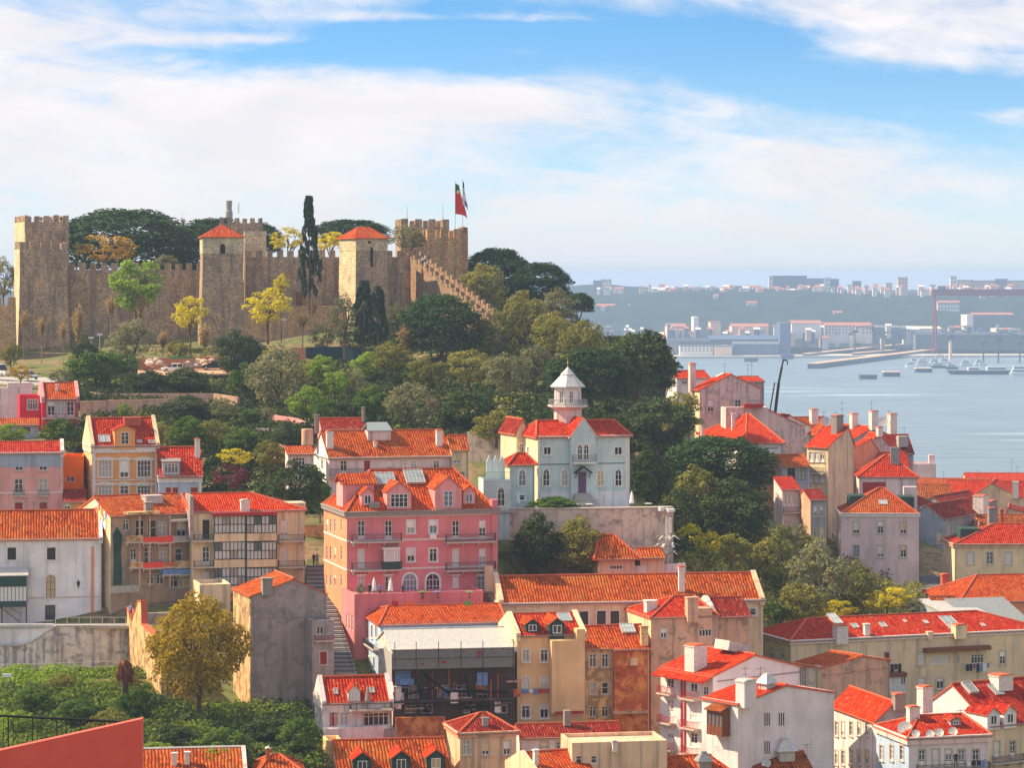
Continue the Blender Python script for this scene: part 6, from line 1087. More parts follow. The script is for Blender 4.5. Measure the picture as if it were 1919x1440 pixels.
# ------------------------------------------------------------------ trees
rng = np.random.default_rng(11)
def leaf_quads(p, nrm, size, jit=.8, asp=.65):
    n = len(p); d = nrm + rng.normal(0, jit, (n, 3)); d /= np.linalg.norm(d, axis=1)[:, None] + 1e-9
    r = rng.normal(0, 1, (n, 3)); t = np.cross(d, r); t /= np.linalg.norm(t, axis=1)[:, None] + 1e-9; b_ = np.cross(d, t); s = (np.asarray(size) * rng.uniform(.6, 1.25, n))[:, None]
    return np.stack([p - t * s, p - b_ * s * asp, p + t * s, p + b_ * s * asp], 1)
def quad_mesh(name, q, mat):
    me = bpy.data.meshes.new(name); v = q.reshape(-1, 3); k = len(v); me.vertices.add(k); me.vertices.foreach_set('co', v.astype(np.float32).ravel()); me.loops.add(k); me.loops.foreach_set('vertex_index', np.arange(k)); me.polygons.add(k // 4); me.polygons.foreach_set('loop_start', np.arange(0, k, 4)); me.update(calc_edges=True); me.materials.append(M(mat)); return me
def sph(n): v = rng.normal(0, 1, (n, 3)); return v / np.linalg.norm(v, axis=1)[:, None]
def blobs_to_quads(bl, per, leafs, fl=.8, up=.35):
    out = []
    for cx, cy, cz, r in bl:
        n = max(14, int(per * (r / .13) ** 2)); d = sph(n); d[:, 2] = np.where(d[:, 2] < -.35, -d[:, 2], d[:, 2]); rad = r * rng.uniform(.45, 1.06, n) ** .6
        p = np.array([cx, cy, cz]) + d * rad[:, None] * np.array([1, 1, fl]); out.append(leaf_quads(p, d + np.array([0, 0, up]), leafs, .7))
    return np.concatenate(out)
def crown(kind):
    R = rng; bl = []
    if kind == 'pine':
        for i in range(190):
            r = .45 * math.sqrt(R.uniform(0, 1)); a = R.uniform(0, 6.283); z = .08 + .80 * math.sqrt(max(0, 1 - (r / .50) ** 2)) * R.uniform(.86, 1.0); bl.append((r * math.cos(a), r * math.sin(a), z, R.uniform(.075, .125)))
        for i in range(210): a = R.uniform(0, 6.283); r = R.uniform(.26, .46); bl.append((r * math.cos(a), r * math.sin(a), R.uniform(.0, .5), R.uniform(.07, .12)))
        return blobs_to_quads(bl, 80, .019, .72, .5)
    if kind == 'cypress':
        for i in range(80):
            z = R.uniform(.02, .97); rr = .52 * math.sin(math.pi * min(1, (z * .86 + .10)) ** .8) ** .7 * (1 - .35 * z); a = R.uniform(0, 6.283); r = rr * R.uniform(.45, 1); bl.append((r * math.cos(a), r * math.sin(a), z, R.uniform(.06, .12)))
        q = blobs_to_quads(bl, 60, .05, 1.0, .9); q[:, :, 2] = np.clip(q[:, :, 2], -.05, 1.02); return q
    if kind in ('bud', 'bare'):
        p, d = [], []
        for i in range(56 if kind == 'bud' else 30):
            a = R.uniform(0, 6.283); tilt = R.uniform(.05, .9); L = R.uniform(.6, 1.0); dirv = np.array([math.cos(a) * tilt * .52, math.sin(a) * tilt * .52, 1 - .35 * tilt])
            k = np.linspace(.25, 1, 16); p.append(dirv[None] * k[:, None] * L + R.normal(0, .03, (16, 3))); d.append(np.repeat(dirv[None], 16, 0))
        p, d = np.concatenate(p), np.concatenate(d)
        if kind == 'bare': p, d = p[::6], d[::6]
        return leaf_quads(p, d, .042 if kind == 'bud' else .015, .9)
    n, rr, lo, per, ls, sz = {'broad': (62, .37, .0, 84, .027, (.10, .17)), 'dark': (70, .38, .0, 90, .025, (.09, .17)), 'olive': (86, .38, .0, 76, .022, (.07, .13)), 'olivegreen': (76, .38, .0, 80, .024, (.08, .14)), 'bright': (60, .37, .0, 84, .027, (.09, .15)), 'lime': (60, .39, .03, 60, .026, (.07, .13)),
                              'gold': (72, .40, .0, 60, .022, (.07, .13)), 'goldbig': (170, .40, .0, 130, .016, (.07, .13)), 'purple': (36, .36, 0, 40, .035, (.08, .15)), 'blossom': (36, .36, 0, 50, .035, (.08, .14))}[kind]
    for i in range(n):
        d = sph(1)[0]; k = R.uniform(.35, 1.0) ** .5; z = .5 + d[2] * .40 * k
        w = rr * (1.0 if z < .55 else math.sqrt(max(.05, 1 - ((z - .55) / .47) ** 2))) * (1.0 if kind != 'goldbig' else (1.0 if .2 < z < .8 else .8))
        bl.append((d[0] * w * k * 1.15, d[1] * w * k * 1.15, max(.08 + lo, z), R.uniform(*sz)))
    return blobs_to_quads(bl, per, ls, .85, .45)
def limb(mb, p, d, L, r, lev, nb=3):
    q = p + d * L; mb.tube(p, q, r, 5 if lev else 7, 0, r * .62)
    if lev <= 0: return
    for i in range(nb):
        a = random.uniform(0, 6.283); tl = random.uniform(.35, .75); nd = (d + Vector((math.cos(a), math.sin(a), .25)) * tl).normalized(); limb(mb, p + d * L * random.uniform(.6, 1.0), nd, L * random.uniform(.5, .75), r * .6, lev - 1, nb)
def trunk_mesh(kind):
    mb = MB(); bm = 'trunk'
    if kind in ('bud', 'bare'):
        limb(mb, Vector((0, 0, 0)), Vector((0.02, 0, 1)), .55 if kind == 'bud' else .34, .05 if kind == 'bud' else .035, 3 if kind == 'bare' else 2, 5 if kind == 'bud' else 4); bm = 'palebark'
    elif kind == 'pine': limb(mb, Vector((0, 0, 0)), Vector((.05, 0, 1)).normalized(), .50, .04, 1, 5)
    elif kind == 'cypress': mb.tube((0, 0, 0), (0, 0, 1), .06, 7, 0, .02)
    else: limb(mb, Vector((0, 0, 0)), Vector((.03, 0, 1)).normalized(), .62, .035, 2, 4)
    return mb.mesh('trunk', bm)
VAR = {}
NM = {'pine': 'pine_tree', 'cypress': 'cypress_tree', 'olive': 'olive_tree', 'bud': 'budding_tree', 'bare': 'bare_tree', 'blossom': 'blossom_shrub', 'purple': 'purple_shrub'}
def plant(t):
    kind, px, yt, yb, wp, ybase, Y, label = t
    if kind not in VAR: VAR[kind] = [(quad_mesh('crown', crown(kind), KIND[kind]), trunk_mesh(kind)) for _ in range(1 if kind in ('goldbig', 'purple', 'blossom') else (4 if kind in ('dark', 'broad', 'pine', 'olivegreen') else 3))]
    cm_, tm = VAR[kind][random.randrange(len(VAR[kind]))]; k = Y / F; base = P(px, ybase, Y); w = wp * k; zc0 = (ybase - yb) * k; hc = (yb - yt) * k; r = empty(NM.get(kind, 'leafy_tree'), T(base, rz=random.uniform(0, 6.283))); tag(r, label, 'tree' if wp > 45 or ybase - yb > 15 else 'bush')
    if kind in ('bud', 'bare'):
        ht = zc0 + hc; k2 = w * (.75 if kind == 'bud' else 1.5); inst('trunk', tm, r, Matrix.Diagonal((max(k2, 1.2), max(k2, 1.2), ht * .82, 1)))
        inst('crown', cm_, r, T(0, 0, zc0 - hc * .1) @ Matrix.Diagonal((w * 1.05, w * 1.05, hc * 1.12, 1)))
    else:
        inst('trunk', tm, r, T(0, 0, -.4) @ Matrix.Diagonal((w, w, zc0 + hc * .6 + .4, 1))); inst('crown', cm_, r, T(0, 0, zc0 - hc * .04) @ Matrix.Diagonal((w * 1.13, w * 1.13, hc * 1.08, 1)))
    return r
for t in TREES: plant(t)
# ------------------------------------------------------------------ undergrowth: clumps scattered where the ground shows
def hits(px, py, Y0=180, Y1=720):
    Ys = np.linspace(Y0, Y1, 260); X = (px[:, None] - CX) * Ys[None] / F; Zr = CZ - (py[:, None] - HY) * Ys[None] / F
    G_ = np.empty_like(X)
    from_x = (np.clip(X, gx[0], gx[-1] - 1e-3)); ix = np.searchsorted(gx, from_x, 'right') - 1; yy = np.clip(Ys, gy[0], gy[-1] - 1e-3); iy = np.searchsorted(gy, yy, 'right') - 1
    G_ = ZZ[iy[None, :].repeat(len(px), 0), ix]; hit = G_ >= Zr; idx = hit.argmax(1); ok = hit.any(1)
    return np.stack([X[np.arange(len(px)), idx], Ys[idx], G_[np.arange(len(px)), idx]], 1)[ok]
def under(name, label, regs, mat, n, hr, per, ls, seed):
    g = np.random.default_rng(seed); pts = []
    tot = sum((r[1] - r[0]) * (r[3] - r[2]) for r in regs)
    for x0, x1, y0, y1 in regs:
        k = int(n * (x1 - x0) * (y1 - y0) / tot); pts.append(hits(g.uniform(x0, x1, k), g.uniform(y0, y1, k)))
    pts = np.concatenate(pts); out = []
    sc = g.uniform(*hr, len(pts))
    for p, s in zip(pts, sc):
        d = sph(per); d[:, 2] = abs(d[:, 2]); q = p + d * s * np.array([1, 1, .75]) * g.uniform(.5, 1.05, (per, 1)); out.append(leaf_quads(q, d + np.array([0, 0, .4]), ls * (0.6 + s * .4), .7))
    o = inst(name, quad_mesh(name, np.concatenate(out), mat)); tag(o, label, kind='stuff'); return o
under('hillside_undergrowth', 'dark green undergrowth covering the hillside below the castle', [(130, 1270, 690, 860), (640, 1270, 600, 700), (1220, 1420, 860, 1050), (380, 600, 800, 970)], 'l_under', 4200, (.8, 2.4), 46, .26, 1)
under('sunny_undergrowth', 'lighter scrub scattered over the hillside', [(130, 1000, 660, 850), (900, 1270, 560, 700), (1260, 1720, 1000, 1175)], 'l_olivegreen', 2400, (.6, 2.0), 40, .22, 2)
under('garden_scrub', 'mixed green scrub in the gardens above the houses', [(150, 900, 690, 850), (700, 1000, 640, 760)], 'l_dark', 1500, (.6, 1.8), 46, .24, 8)
under('lawn_grass', 'grassy strip in front of the castle walls', [(40, 660, 655, 705), (0, 130, 690, 730)], 'l_grass', 2600, (.15, .4), 10, .14, 3)
under('ivy_slope', 'bright green ivy and brambles on the slope at lower left', [(0, 300, 1262, 1286), (0, 300, 1330, 1440), (250, 600, 1330, 1440)], 'l_ivy', 2200, (.5, 1.3), 40, .18, 4)
under('bramble_mounds', 'rounded mounds of bramble on the slope at lower left', [(0, 300, 1300, 1440), (250, 600, 1345, 1440)], 'l_ivy', 330, (1.2, 2.8), 240, .15, 14)
under('dark_mounds', 'dark rounded bramble mounds on the slope at lower left', [(0, 290, 1315, 1440), (260, 600, 1340, 1440)], 'l_dark', 420, (1.0, 2.6), 220, .15, 15)
under('yellow_mounds', 'yellow green bushes along the foot of the slope at lower left', [(265, 560, 1385, 1425), (0, 260, 1262, 1290)], 'l_bright', 130, (.7, 1.8), 170, .14, 16)
under('dark_brambles', 'dark green brambles on the slope at lower left', [(0, 300, 1300, 1440), (300, 600, 1350, 1440)], 'l_broad', 1500, (.6, 1.7), 40, .20, 5)
under('slope_grass', 'sunlit grass bank below the stained wall', [(0, 270, 1280, 1330)], 'l_grass', 2600, (.2, .6), 20, .16, 6)
under('terrace_hedge', 'planting in the gardens between the upper houses', [(300, 600, 740, 800), (930, 960, 960, 1070), (960, 1250, 1040, 1080)], 'l_broad', 700, (.3, .9), 24, .16, 7)
# ------------------------------------------------------------------ river and far shore
m, n, bs = base_mat('river'); po = n.n('ShaderNodeNewGeometry').outputs['Position']
wv = n.noise(n.scale(po, (.010, .05, 1)), 1.0, 6, .6); rp = n.noise(n.scale(po, (.05, .12, 1)), 1.0, 5, .6); st = n.noise(n.scale(po, (.0022, .016, 1)), 1.0, 6, .62)
col = n.mix(n.ss(wv, .35, .7), (.11, .175, .215), (.21, .285, .33)); col = n.mix(n.m('MULTIPLY', n.ss(st, .60, .68), .7), col, (.62, .70, .74))
n.t.links.new(col, bs.inputs['Base Color']); bs.inputs['Roughness'].default_value = .32; bs.inputs['Specular IOR Level'].default_value = .4
bmp = n.n('ShaderNodeBump', {'Height': rp, 'Strength': .5, 'Distance': 1.2}); n.t.links.new(bmp.outputs[0], bs.inputs['Normal']); MATS['river'] = m
mb = MB(); mb.poly([(-9000, 1300, 0), (9000, 1300, 0), (9000, 9000, 0), (-9000, 9000, 0)]); tag(mb.build('river', 'river'), 'wide pale blue river behind the hill', kind='structure')
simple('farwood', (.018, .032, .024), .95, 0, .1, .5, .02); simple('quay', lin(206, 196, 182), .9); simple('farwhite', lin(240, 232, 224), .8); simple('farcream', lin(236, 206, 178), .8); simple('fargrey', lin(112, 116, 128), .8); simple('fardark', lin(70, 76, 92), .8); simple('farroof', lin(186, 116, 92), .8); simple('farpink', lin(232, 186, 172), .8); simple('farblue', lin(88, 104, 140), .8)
def smooth(a, b_, x): t = np.clip((x - a) / (b_ - a), 0, 1); return t * t * (3 - 2 * t)
gx2 = np.linspace(-1400, 2400, 190); gy2 = np.linspace(4060, 7200, 90); X2, Y2 = np.meshgrid(gx2, gy2)
nz = sum(np.sin(X2 * f1 + p1) * np.cos(Y2 * f2 + p2) * a_ for f1, f2, p1, p2, a_ in ((.004, .003, 1, 2, 9), (.011, .007, 3, 1, 5), (.027, .019, 0, 4, 2.6), (.061, .05, 2, 1, 1.6), (.13, .1, 5, 2, 1.2)))
Z2 = 3 + 80 * smooth(4500, 5150, Y2 + 60 * np.sin(X2 * .006)) + nz * smooth(4450, 4900, Y2) - 14 * smooth(5300, 6500, Y2)
tag(inst('far_hills', grid_mesh('far_hills', X2, Y2, Z2, 'farwood')), 'wooded hills on the far bank of the river', kind='structure')
def fgz(X, Y): i = min(max(int((Y - gy2[0]) / (gy2[1] - gy2[0])), 0), 89); j = min(max(int((X - gx2[0]) / (gx2[1] - gx2[0])), 0), 189); return Z2[i, j]
rf = random.Random(21)
def fbox(name, label, cat, px0, px1, ytop, ybot, Y, wm, rm=None, group=None, D=None, a=0.0, roof=0, rows=0):
    A = P(px0, ybot, Y); B = P(px1, ytop, Y); W, h = B.x - A.x, B.z - A.z; D = D or max(10, W * .5); r = empty(name, T(A, rz=math.radians(a))); tag(r, label, cat, group); mb = MB(); mb.box(0, W, 0, D, -14, h); mb.build('wall', wm, r)
    if rm:
        rb = MB()
        if roof: rb.slab([(-1, -1, h), (W + 1, -1, h), (W + 1, D / 2, h + roof), (-1, D / 2, h + roof)], .5); rb.slab([(W + 1, D + 1, h), (-1, D + 1, h), (-1, D / 2, h + roof), (W + 1, D / 2, h + roof)], .5)
        else: rb.box(-.4, W + .4, -.4, D + .4, h, h + 1.2)
        rb.build('roof', rm, r)
    if rows:
        wb = MB(); cols = max(2, int(W / 5))
        for j in range(rows):
            z0 = h * (j + .3) / rows
            for i in range(cols): x = W * (i + .3) / cols; wb.box(x, x + W / cols * .45, -.25, -.02, z0, z0 + h / rows * .45)
        tag(wb.build('windows', 'panefar', r), kind='stuff')
    return r
# housing on the ridge
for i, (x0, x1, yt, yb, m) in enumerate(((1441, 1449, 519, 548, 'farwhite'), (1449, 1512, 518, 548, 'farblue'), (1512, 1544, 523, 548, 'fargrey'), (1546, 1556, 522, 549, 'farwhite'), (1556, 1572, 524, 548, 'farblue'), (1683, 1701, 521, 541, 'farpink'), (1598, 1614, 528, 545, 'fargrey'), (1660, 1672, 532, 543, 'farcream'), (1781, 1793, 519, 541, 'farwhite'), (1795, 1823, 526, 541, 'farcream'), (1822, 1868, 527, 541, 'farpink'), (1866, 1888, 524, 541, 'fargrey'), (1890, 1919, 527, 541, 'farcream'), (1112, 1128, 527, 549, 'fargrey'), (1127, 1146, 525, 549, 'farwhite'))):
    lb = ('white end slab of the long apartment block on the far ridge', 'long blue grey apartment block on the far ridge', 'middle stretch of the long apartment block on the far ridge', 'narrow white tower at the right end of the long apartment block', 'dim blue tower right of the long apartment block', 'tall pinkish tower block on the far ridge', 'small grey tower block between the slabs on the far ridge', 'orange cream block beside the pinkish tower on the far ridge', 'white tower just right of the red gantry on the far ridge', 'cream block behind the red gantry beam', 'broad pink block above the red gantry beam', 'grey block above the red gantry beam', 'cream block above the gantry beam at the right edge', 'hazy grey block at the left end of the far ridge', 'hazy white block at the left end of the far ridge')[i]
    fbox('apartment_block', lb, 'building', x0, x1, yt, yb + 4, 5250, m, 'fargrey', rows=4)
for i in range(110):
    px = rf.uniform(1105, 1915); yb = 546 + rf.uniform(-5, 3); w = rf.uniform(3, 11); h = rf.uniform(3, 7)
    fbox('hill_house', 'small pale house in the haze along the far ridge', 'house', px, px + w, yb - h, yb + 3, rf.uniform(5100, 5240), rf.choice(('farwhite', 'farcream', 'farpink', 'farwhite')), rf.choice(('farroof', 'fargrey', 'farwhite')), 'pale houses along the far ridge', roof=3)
for x0, x1, yt, yb, lb in ((1757, 1798, 567, 582, 'long salmon building on the hillside under the gantry beam'), (1338, 1346, 555, 560, 'single white house on the wooded far hill'), (1400, 1418, 568, 574, 'white farm buildings low on the wooded far hill'), (1562, 1578, 586, 594, 'faint red house low on the wooded far hill'), (1118, 1180, 573, 581, 'pinkish house row at the left of the far hill'), (1838, 1850, 555, 561, 'orange house on the hillside right of the gantry leg'), (1127, 1134, 576, 589, 'white tower house at the left of the far hill')): fbox('hill_house', lb, 'house', x0, x1, yt, yb, next((Yq for Yq in range(4300, 5200, 10) if fgz((x0 - CX) * Yq / F, Yq) >= CZ - (yb - HY) * Yq / F), 4900), 'farpink' if 'p' in lb[:9] else 'farwhite', 'farroof', roof=3, rows=2)
# waterfront: flat land, quays, sheds
mb = MB(); A = P(1180, 0, 3950).x
mb.poly([(190, 3930, 3), (780, 4000, 3), (2400, 4150, 3), (2400, 4600, 3), (-1400, 4600, 3), (-1400, 4300, 3), (190, 4300, 3)]); mb.poly([(190, 3930, -4), (780, 4000, -4), (780, 4000, 3), (190, 3930, 3)]); mb.poly([(780, 4000, -4), (2400, 4150, -4), (2400, 4150, 3), (780, 4000, 3)]); mb.poly([(190, 4300, -4), (190, 3930, -4), (190, 3930, 3), (190, 4300, 3)]); tag(mb.build('shipyard_land', 'quay'), 'flat quay land of the shipyard', kind='structure')
for label, (xa, ya, xb, yb, w) in (('long breakwater pier reaching out into the river', (1533, 691, 1745, 664, 13)), ('second pier behind the long breakwater', (1519, 671, 1700, 652, 11)), ('short dark jetty beside the second pier', (1608, 670, 1680, 664, 9))):
    Ya, Yb = 110 * F / (ya - HY), 110 * F / (yb - HY); p0 = Vector(((xa - CX) * Ya / F, Ya, 0)); p1 = Vector(((xb - CX) * Yb / F, Yb, 0)); d = (p1 - p0); L = d.length; mb = MB(); mb.box(0, L, 0, w, -4, 5.4, 0); o = empty('pier', T(p0, rz=math.atan2(d.y, d.x))); tag(o, label, 'pier'); mb.build('pier_body', 'hull', o); mb = MB(); mb.box(-.5, L, -.6, w + .6, 5.4, 6.4); mb.build('pier_deck', 'w_beige', o)
fb = lambda *a, **k: fbox(*a, **k)
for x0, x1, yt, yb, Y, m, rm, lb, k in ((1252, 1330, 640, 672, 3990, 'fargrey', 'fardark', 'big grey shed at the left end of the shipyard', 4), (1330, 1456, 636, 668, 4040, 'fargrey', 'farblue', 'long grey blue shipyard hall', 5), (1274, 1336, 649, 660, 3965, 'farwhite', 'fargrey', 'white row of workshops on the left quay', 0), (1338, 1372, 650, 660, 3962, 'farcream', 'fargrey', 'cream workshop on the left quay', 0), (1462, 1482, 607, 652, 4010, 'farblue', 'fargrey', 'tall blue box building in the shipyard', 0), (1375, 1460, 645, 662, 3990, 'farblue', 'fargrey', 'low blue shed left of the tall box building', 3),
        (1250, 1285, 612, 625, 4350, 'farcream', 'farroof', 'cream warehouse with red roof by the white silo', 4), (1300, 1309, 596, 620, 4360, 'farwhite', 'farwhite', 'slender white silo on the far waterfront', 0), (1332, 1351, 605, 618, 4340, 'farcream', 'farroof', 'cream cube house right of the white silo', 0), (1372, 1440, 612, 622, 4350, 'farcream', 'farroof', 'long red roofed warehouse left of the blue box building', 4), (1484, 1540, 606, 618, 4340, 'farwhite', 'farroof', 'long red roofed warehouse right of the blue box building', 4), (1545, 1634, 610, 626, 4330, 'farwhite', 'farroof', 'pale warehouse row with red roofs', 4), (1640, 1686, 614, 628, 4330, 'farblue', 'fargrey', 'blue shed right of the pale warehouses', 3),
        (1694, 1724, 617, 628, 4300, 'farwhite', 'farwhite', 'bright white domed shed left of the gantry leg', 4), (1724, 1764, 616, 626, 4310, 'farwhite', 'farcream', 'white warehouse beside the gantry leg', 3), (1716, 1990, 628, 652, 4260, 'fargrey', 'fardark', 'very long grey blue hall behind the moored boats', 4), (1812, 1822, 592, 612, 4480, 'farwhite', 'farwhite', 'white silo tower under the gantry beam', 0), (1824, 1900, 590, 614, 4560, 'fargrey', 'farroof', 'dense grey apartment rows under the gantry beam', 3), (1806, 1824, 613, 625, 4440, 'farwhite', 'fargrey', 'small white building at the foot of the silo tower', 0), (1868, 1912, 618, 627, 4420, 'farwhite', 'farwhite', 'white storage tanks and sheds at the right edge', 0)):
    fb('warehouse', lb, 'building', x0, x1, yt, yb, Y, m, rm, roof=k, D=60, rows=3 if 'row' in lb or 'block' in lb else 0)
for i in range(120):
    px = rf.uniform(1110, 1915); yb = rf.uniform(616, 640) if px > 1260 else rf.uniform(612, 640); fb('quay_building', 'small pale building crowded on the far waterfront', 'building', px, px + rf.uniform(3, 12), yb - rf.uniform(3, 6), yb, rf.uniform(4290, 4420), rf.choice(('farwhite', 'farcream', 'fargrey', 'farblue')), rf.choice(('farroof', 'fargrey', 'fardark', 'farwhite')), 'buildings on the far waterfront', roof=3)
# red gantry crane
Y = 4010; g = empty('gantry_crane', T(P(1749, 662, Y))); tag(g, 'giant dark red gantry crane spanning the far shipyard', 'crane'); k = Y / F; hb = (662 - 542) * k
mb = MB(); mb.box(-2, 240 * k, -6, 6, hb - 13 * k, hb); mb.build('beam', 'gantry', g)
for x in (0, 235 * k):
    mb = MB()
    for s in (-1, 1): mb.tube((x + 2, s * 18, 0), (x + 2, s * 4, hb - 10 * k), 1.3, 6, 0, 1.8)
    mb.box(x - 1, x + 5, -18, 18, 3, 6); mb.build('leg', 'gantry', g)
mb = MB(); mb.box(8 * k, 22 * k, -8, 8, hb, hb + 6 * k); mb.build('trolley', 'farblue', g)
# dockside cranes and masts
for i, (px, yt, yb, lb) in enumerate(((1781, 617, 690, 'cream pillar crane among the moored boats'), (1843, 628, 690, 'thin dark dock crane behind the floating dock'), (1871, 622, 690, 'tall dark dock crane behind the floating dock'), (1911, 630, 690, 'dark dock crane at the right edge'), (1602, 612, 655, 'thin lattice mast behind the second pier'), (1684, 618, 664, 'thin mast near the shed'), (1655, 622, 662, 'slim dock mast over the second pier'))):
    Y = 3750 if yb > 680 else 4100; k = Y / F; r = empty('dock_crane', T(P(px, yb, Y))); tag(r, lb, 'crane'); h = (yb - yt) * k; mb = MB(); mb.tube((0, 0, -8), (0, 0, h * .8), 2.4 if i == 0 else 1.2, 6, 0, 2.0 if i == 0 else .8); mb.build('crane_mast', 'farcream' if i == 0 else 'fardark', r); mb = MB(); mb.box(-5, 5, -3, 3, h * .72, h * .82); mb.tube((0, 0, h * .8), (5, 0, h), 1.0, 5); mb.tube((5, 0, h), (26, 0, h * .9), .8, 5); mb.tube((-10, 0, h * .85), (5, 0, h), .6, 5); mb.build('crane_jib', 'fardark', r)
# mooring dolphins
for px, yb, w, h, lb in ((1628, 711, 31, 8, 'nearest square mooring block in the river'), (1672, 706, 30, 9, 'second square mooring block right of the nearest one'), (1732, 698, 30, 8, 'square mooring block in front of the moored boats'), (1408, 678, 25, 7, 'pale square mooring block off the left quay'), (1476, 673, 24, 8, 'square mooring block off the shipyard near the truck crane')):
    Y = 110 * F / (yb - HY); k = Y / F; r = empty('mooring_block', T(P(px - w / 2, yb, Y))); tag(r, lb, 'mooring'); mb = MB(); mb.box(0, w * k, 0, 16, -3, (h - 1.5) * k); mb.build('block_body', 'hull' if px > 1500 else 'farblue', r); mb = MB(); mb.box(-.6, w * k + .6, -.6, 16.6, (h - 1.5) * k, h * k); mb.build('block_deck', 'farcream' if px > 1640 else 'farblue', r)
# boats
def ship(name, label, px0, px1, yw, hh, decks, hullm, Y=None, funnel=None, group=None):
    Y = Y or 110 * F / (yw - HY); k = Y / F; L = (px1 - px0) * k; r = empty(name, T(P(px0, yw, Y))); tag(r, label, 'boat', group); h = hh * k; w = L * .2; mb = MB()
    lo = [(L * .06, 0), (L * .95, w * .1), (L, w * .5), (L * .95, w * .9), (L * .06, w), (L * .02, w * .5)]; hi = [(-L * .02, w * .3), (0, -1), (L * .96, -1), (L * 1.02, w * .5), (L * .96, w + 1), (0, w + 1)]; hi = [(0, -1), (L * .96, -1), (L * 1.02, w * .5), (L * .96, w + 1), (0, w + 1), (-L * .06, w * .5)]
    for i in range(6): j = (i + 1) % 6; mb.poly([(*lo[i], -1), (*lo[j], -1), (*hi[j], h), (*hi[i], h)])
    mb.poly([(*p, h) for p in hi]); mb.build('hull', hullm, r)
    for x0, x1, z1, z0 in decks: mb = MB(); mb.box(L * x0, L * x1, w * .1, w * .9, h + z0 * k, h + z1 * k); mb.build('deck_house', 'shipwhite', r); wb = MB(); wb.box(L * x0 + .4, L * x1 - .4, w * .1 - .2, w * .1 - .02, h + (z0 + (z1 - z0) * .4) * k, h + (z0 + (z1 - z0) * .75) * k); wb.build('window_band', 'fardark', r)
    if funnel: mb = MB(); mb.lathe([(2.0, 0), (1.6, funnel * k)], 8, (L * .55, w / 2, h)); mb.build('funnel', 'hull', r)
    else: mb = MB(); mb.tube((L * .5, w / 2, h), (L * .5, w / 2, h + 14 * k), .35, 5); mb.build('mast', 'shipwhite', r)
ship('ferry', 'white river ferry cut by the right edge', 1894, 1950, 704, 5, ((.05, .8, 6, 0), (.1, .7, 12, 6)), 'shipwhite', funnel=18)
ship('floating_dock', 'long dark barge moored in front of the boats', 1782, 1893, 702, 7, ((.3, .48, 6, 0), (.62, .93, 7, 0)), 'hull')
for i, (x0, x1, yw, lb) in enumerate(((1697, 1720, 689, 'white motor yacht at the front of the moored cluster'), (1716, 1744, 686, 'larger white motor yacht beside the front one'), (1722, 1740, 680, 'white yacht behind the larger motor yacht'), (1742, 1764, 683, 'white yacht in the middle of the moored cluster'), (1760, 1782, 681, 'white yacht right in the moored cluster'), (1705, 1722, 681, 'small white yacht left in the moored cluster'), (1745, 1775, 690, 'dark hulled tug before the moored yachts'), (1772, 1796, 692, 'dark barge beside the pillar crane'), (1800, 1822, 686, 'small pale boat beyond the barge'), (1826, 1850, 685, 'second pale boat beyond the barge'))):
    ship('moored_boat', lb, x0, x1, yw, 4, ((.1, .75, 4, 0), (.2, .55, 7, 4)), 'shipwhite' if i not in (6, 7) else 'hull', group=None)
# ------------------------------------------------------------------ haze: one closed box of pale air
m = bpy.data.materials.new('haze_air'); m.use_nodes = True; m.node_tree.nodes.clear(); n = NT(m.node_tree); pv = n.n('ShaderNodeVolumePrincipled', {'Color': (.50, .68, .97, 1), 'Density': 0.00013, 'Anisotropy': 0.1}); n.t.links.new(pv.outputs[0], n.n('ShaderNodeOutputMaterial').inputs['Volume']); MATS['haze_air'] = m
mb = MB(); mb.box(-9500, 9500, -120, 15000, -20, 136); hz = mb.build('haze', 'haze_air'); tag(hz, 'pale bluish air over the river', kind='stuff')
# ------------------------------------------------------------------ walls, stairs, street, small things
def wall_between(name, label, pts, th, mat, cap=None, cat='wall', parts=()):
    """wall along picture points (col, top row, base row, distance)"""
    q = [(P(a, t, Y), P(a, b_, Y)) for a, t, b_, Y in pts]; A = q[0][1]; r = empty(name, T(A)); tag(r, label, cat); mb = MB(); cb = MB()
    for (t0, b0), (t1, b1) in zip(q, q[1:]):
        d = Vector((t1.x - t0.x, t1.y - t0.y, 0)).normalized(); nn = Vector((-d.y, d.x, 0)) * th; o = [b0 - A, b1 - A, t1 - A, t0 - A]; o[0] = o[0] - Vector((0, 0, 2)); o[1] = o[1] - Vector((0, 0, 2)); back = [p + nn for p in o]
        mb.poly(o); mb.poly(back[::-1]); mb.poly([o[3], o[2], back[2], back[3]]); mb.poly([o[0], o[3], back[3], back[0]]); mb.poly([o[1], back[1], back[2], o[2]])
        if cap: e = nn * .12; up = Vector((0, 0, .14)); a, b_ = o[3] - e, o[2] - e; c, dd = o[2] + nn + e, o[3] + nn + e; cb.slab([a + up, b_ + up, c + up, dd + up], .16)
    mb.build('wall_body', mat, r)
    if cap: cb.build('coping', cap, r)
    return r, A
wall_between('retaining_wall', 'stained plaster retaining wall under the mint villa', [(934, 955, 1085, 357), (1010, 955, 1085, 355), (1150, 954, 1085, 355), (1262, 952, 1085, 358)], .8, 'w_retain', 'stonetrim')
wall_between('terrace_wall', 'grey stained wall with stepped parapet below the white building', [(-60, 1212, 1265, 340), (40, 1211, 1262, 340), (60, 1205, 1260, 340), (105, 1175, 1258, 340), (245, 1174, 1256, 342)], .6, 'w_stained', 'concrete')
wall_between('terrace_parapet', 'pale painted parapet above the grey stained wall', [(-60, 1170, 1214, 340.7), (100, 1170, 1214, 340.7)], .3, 'w_white')
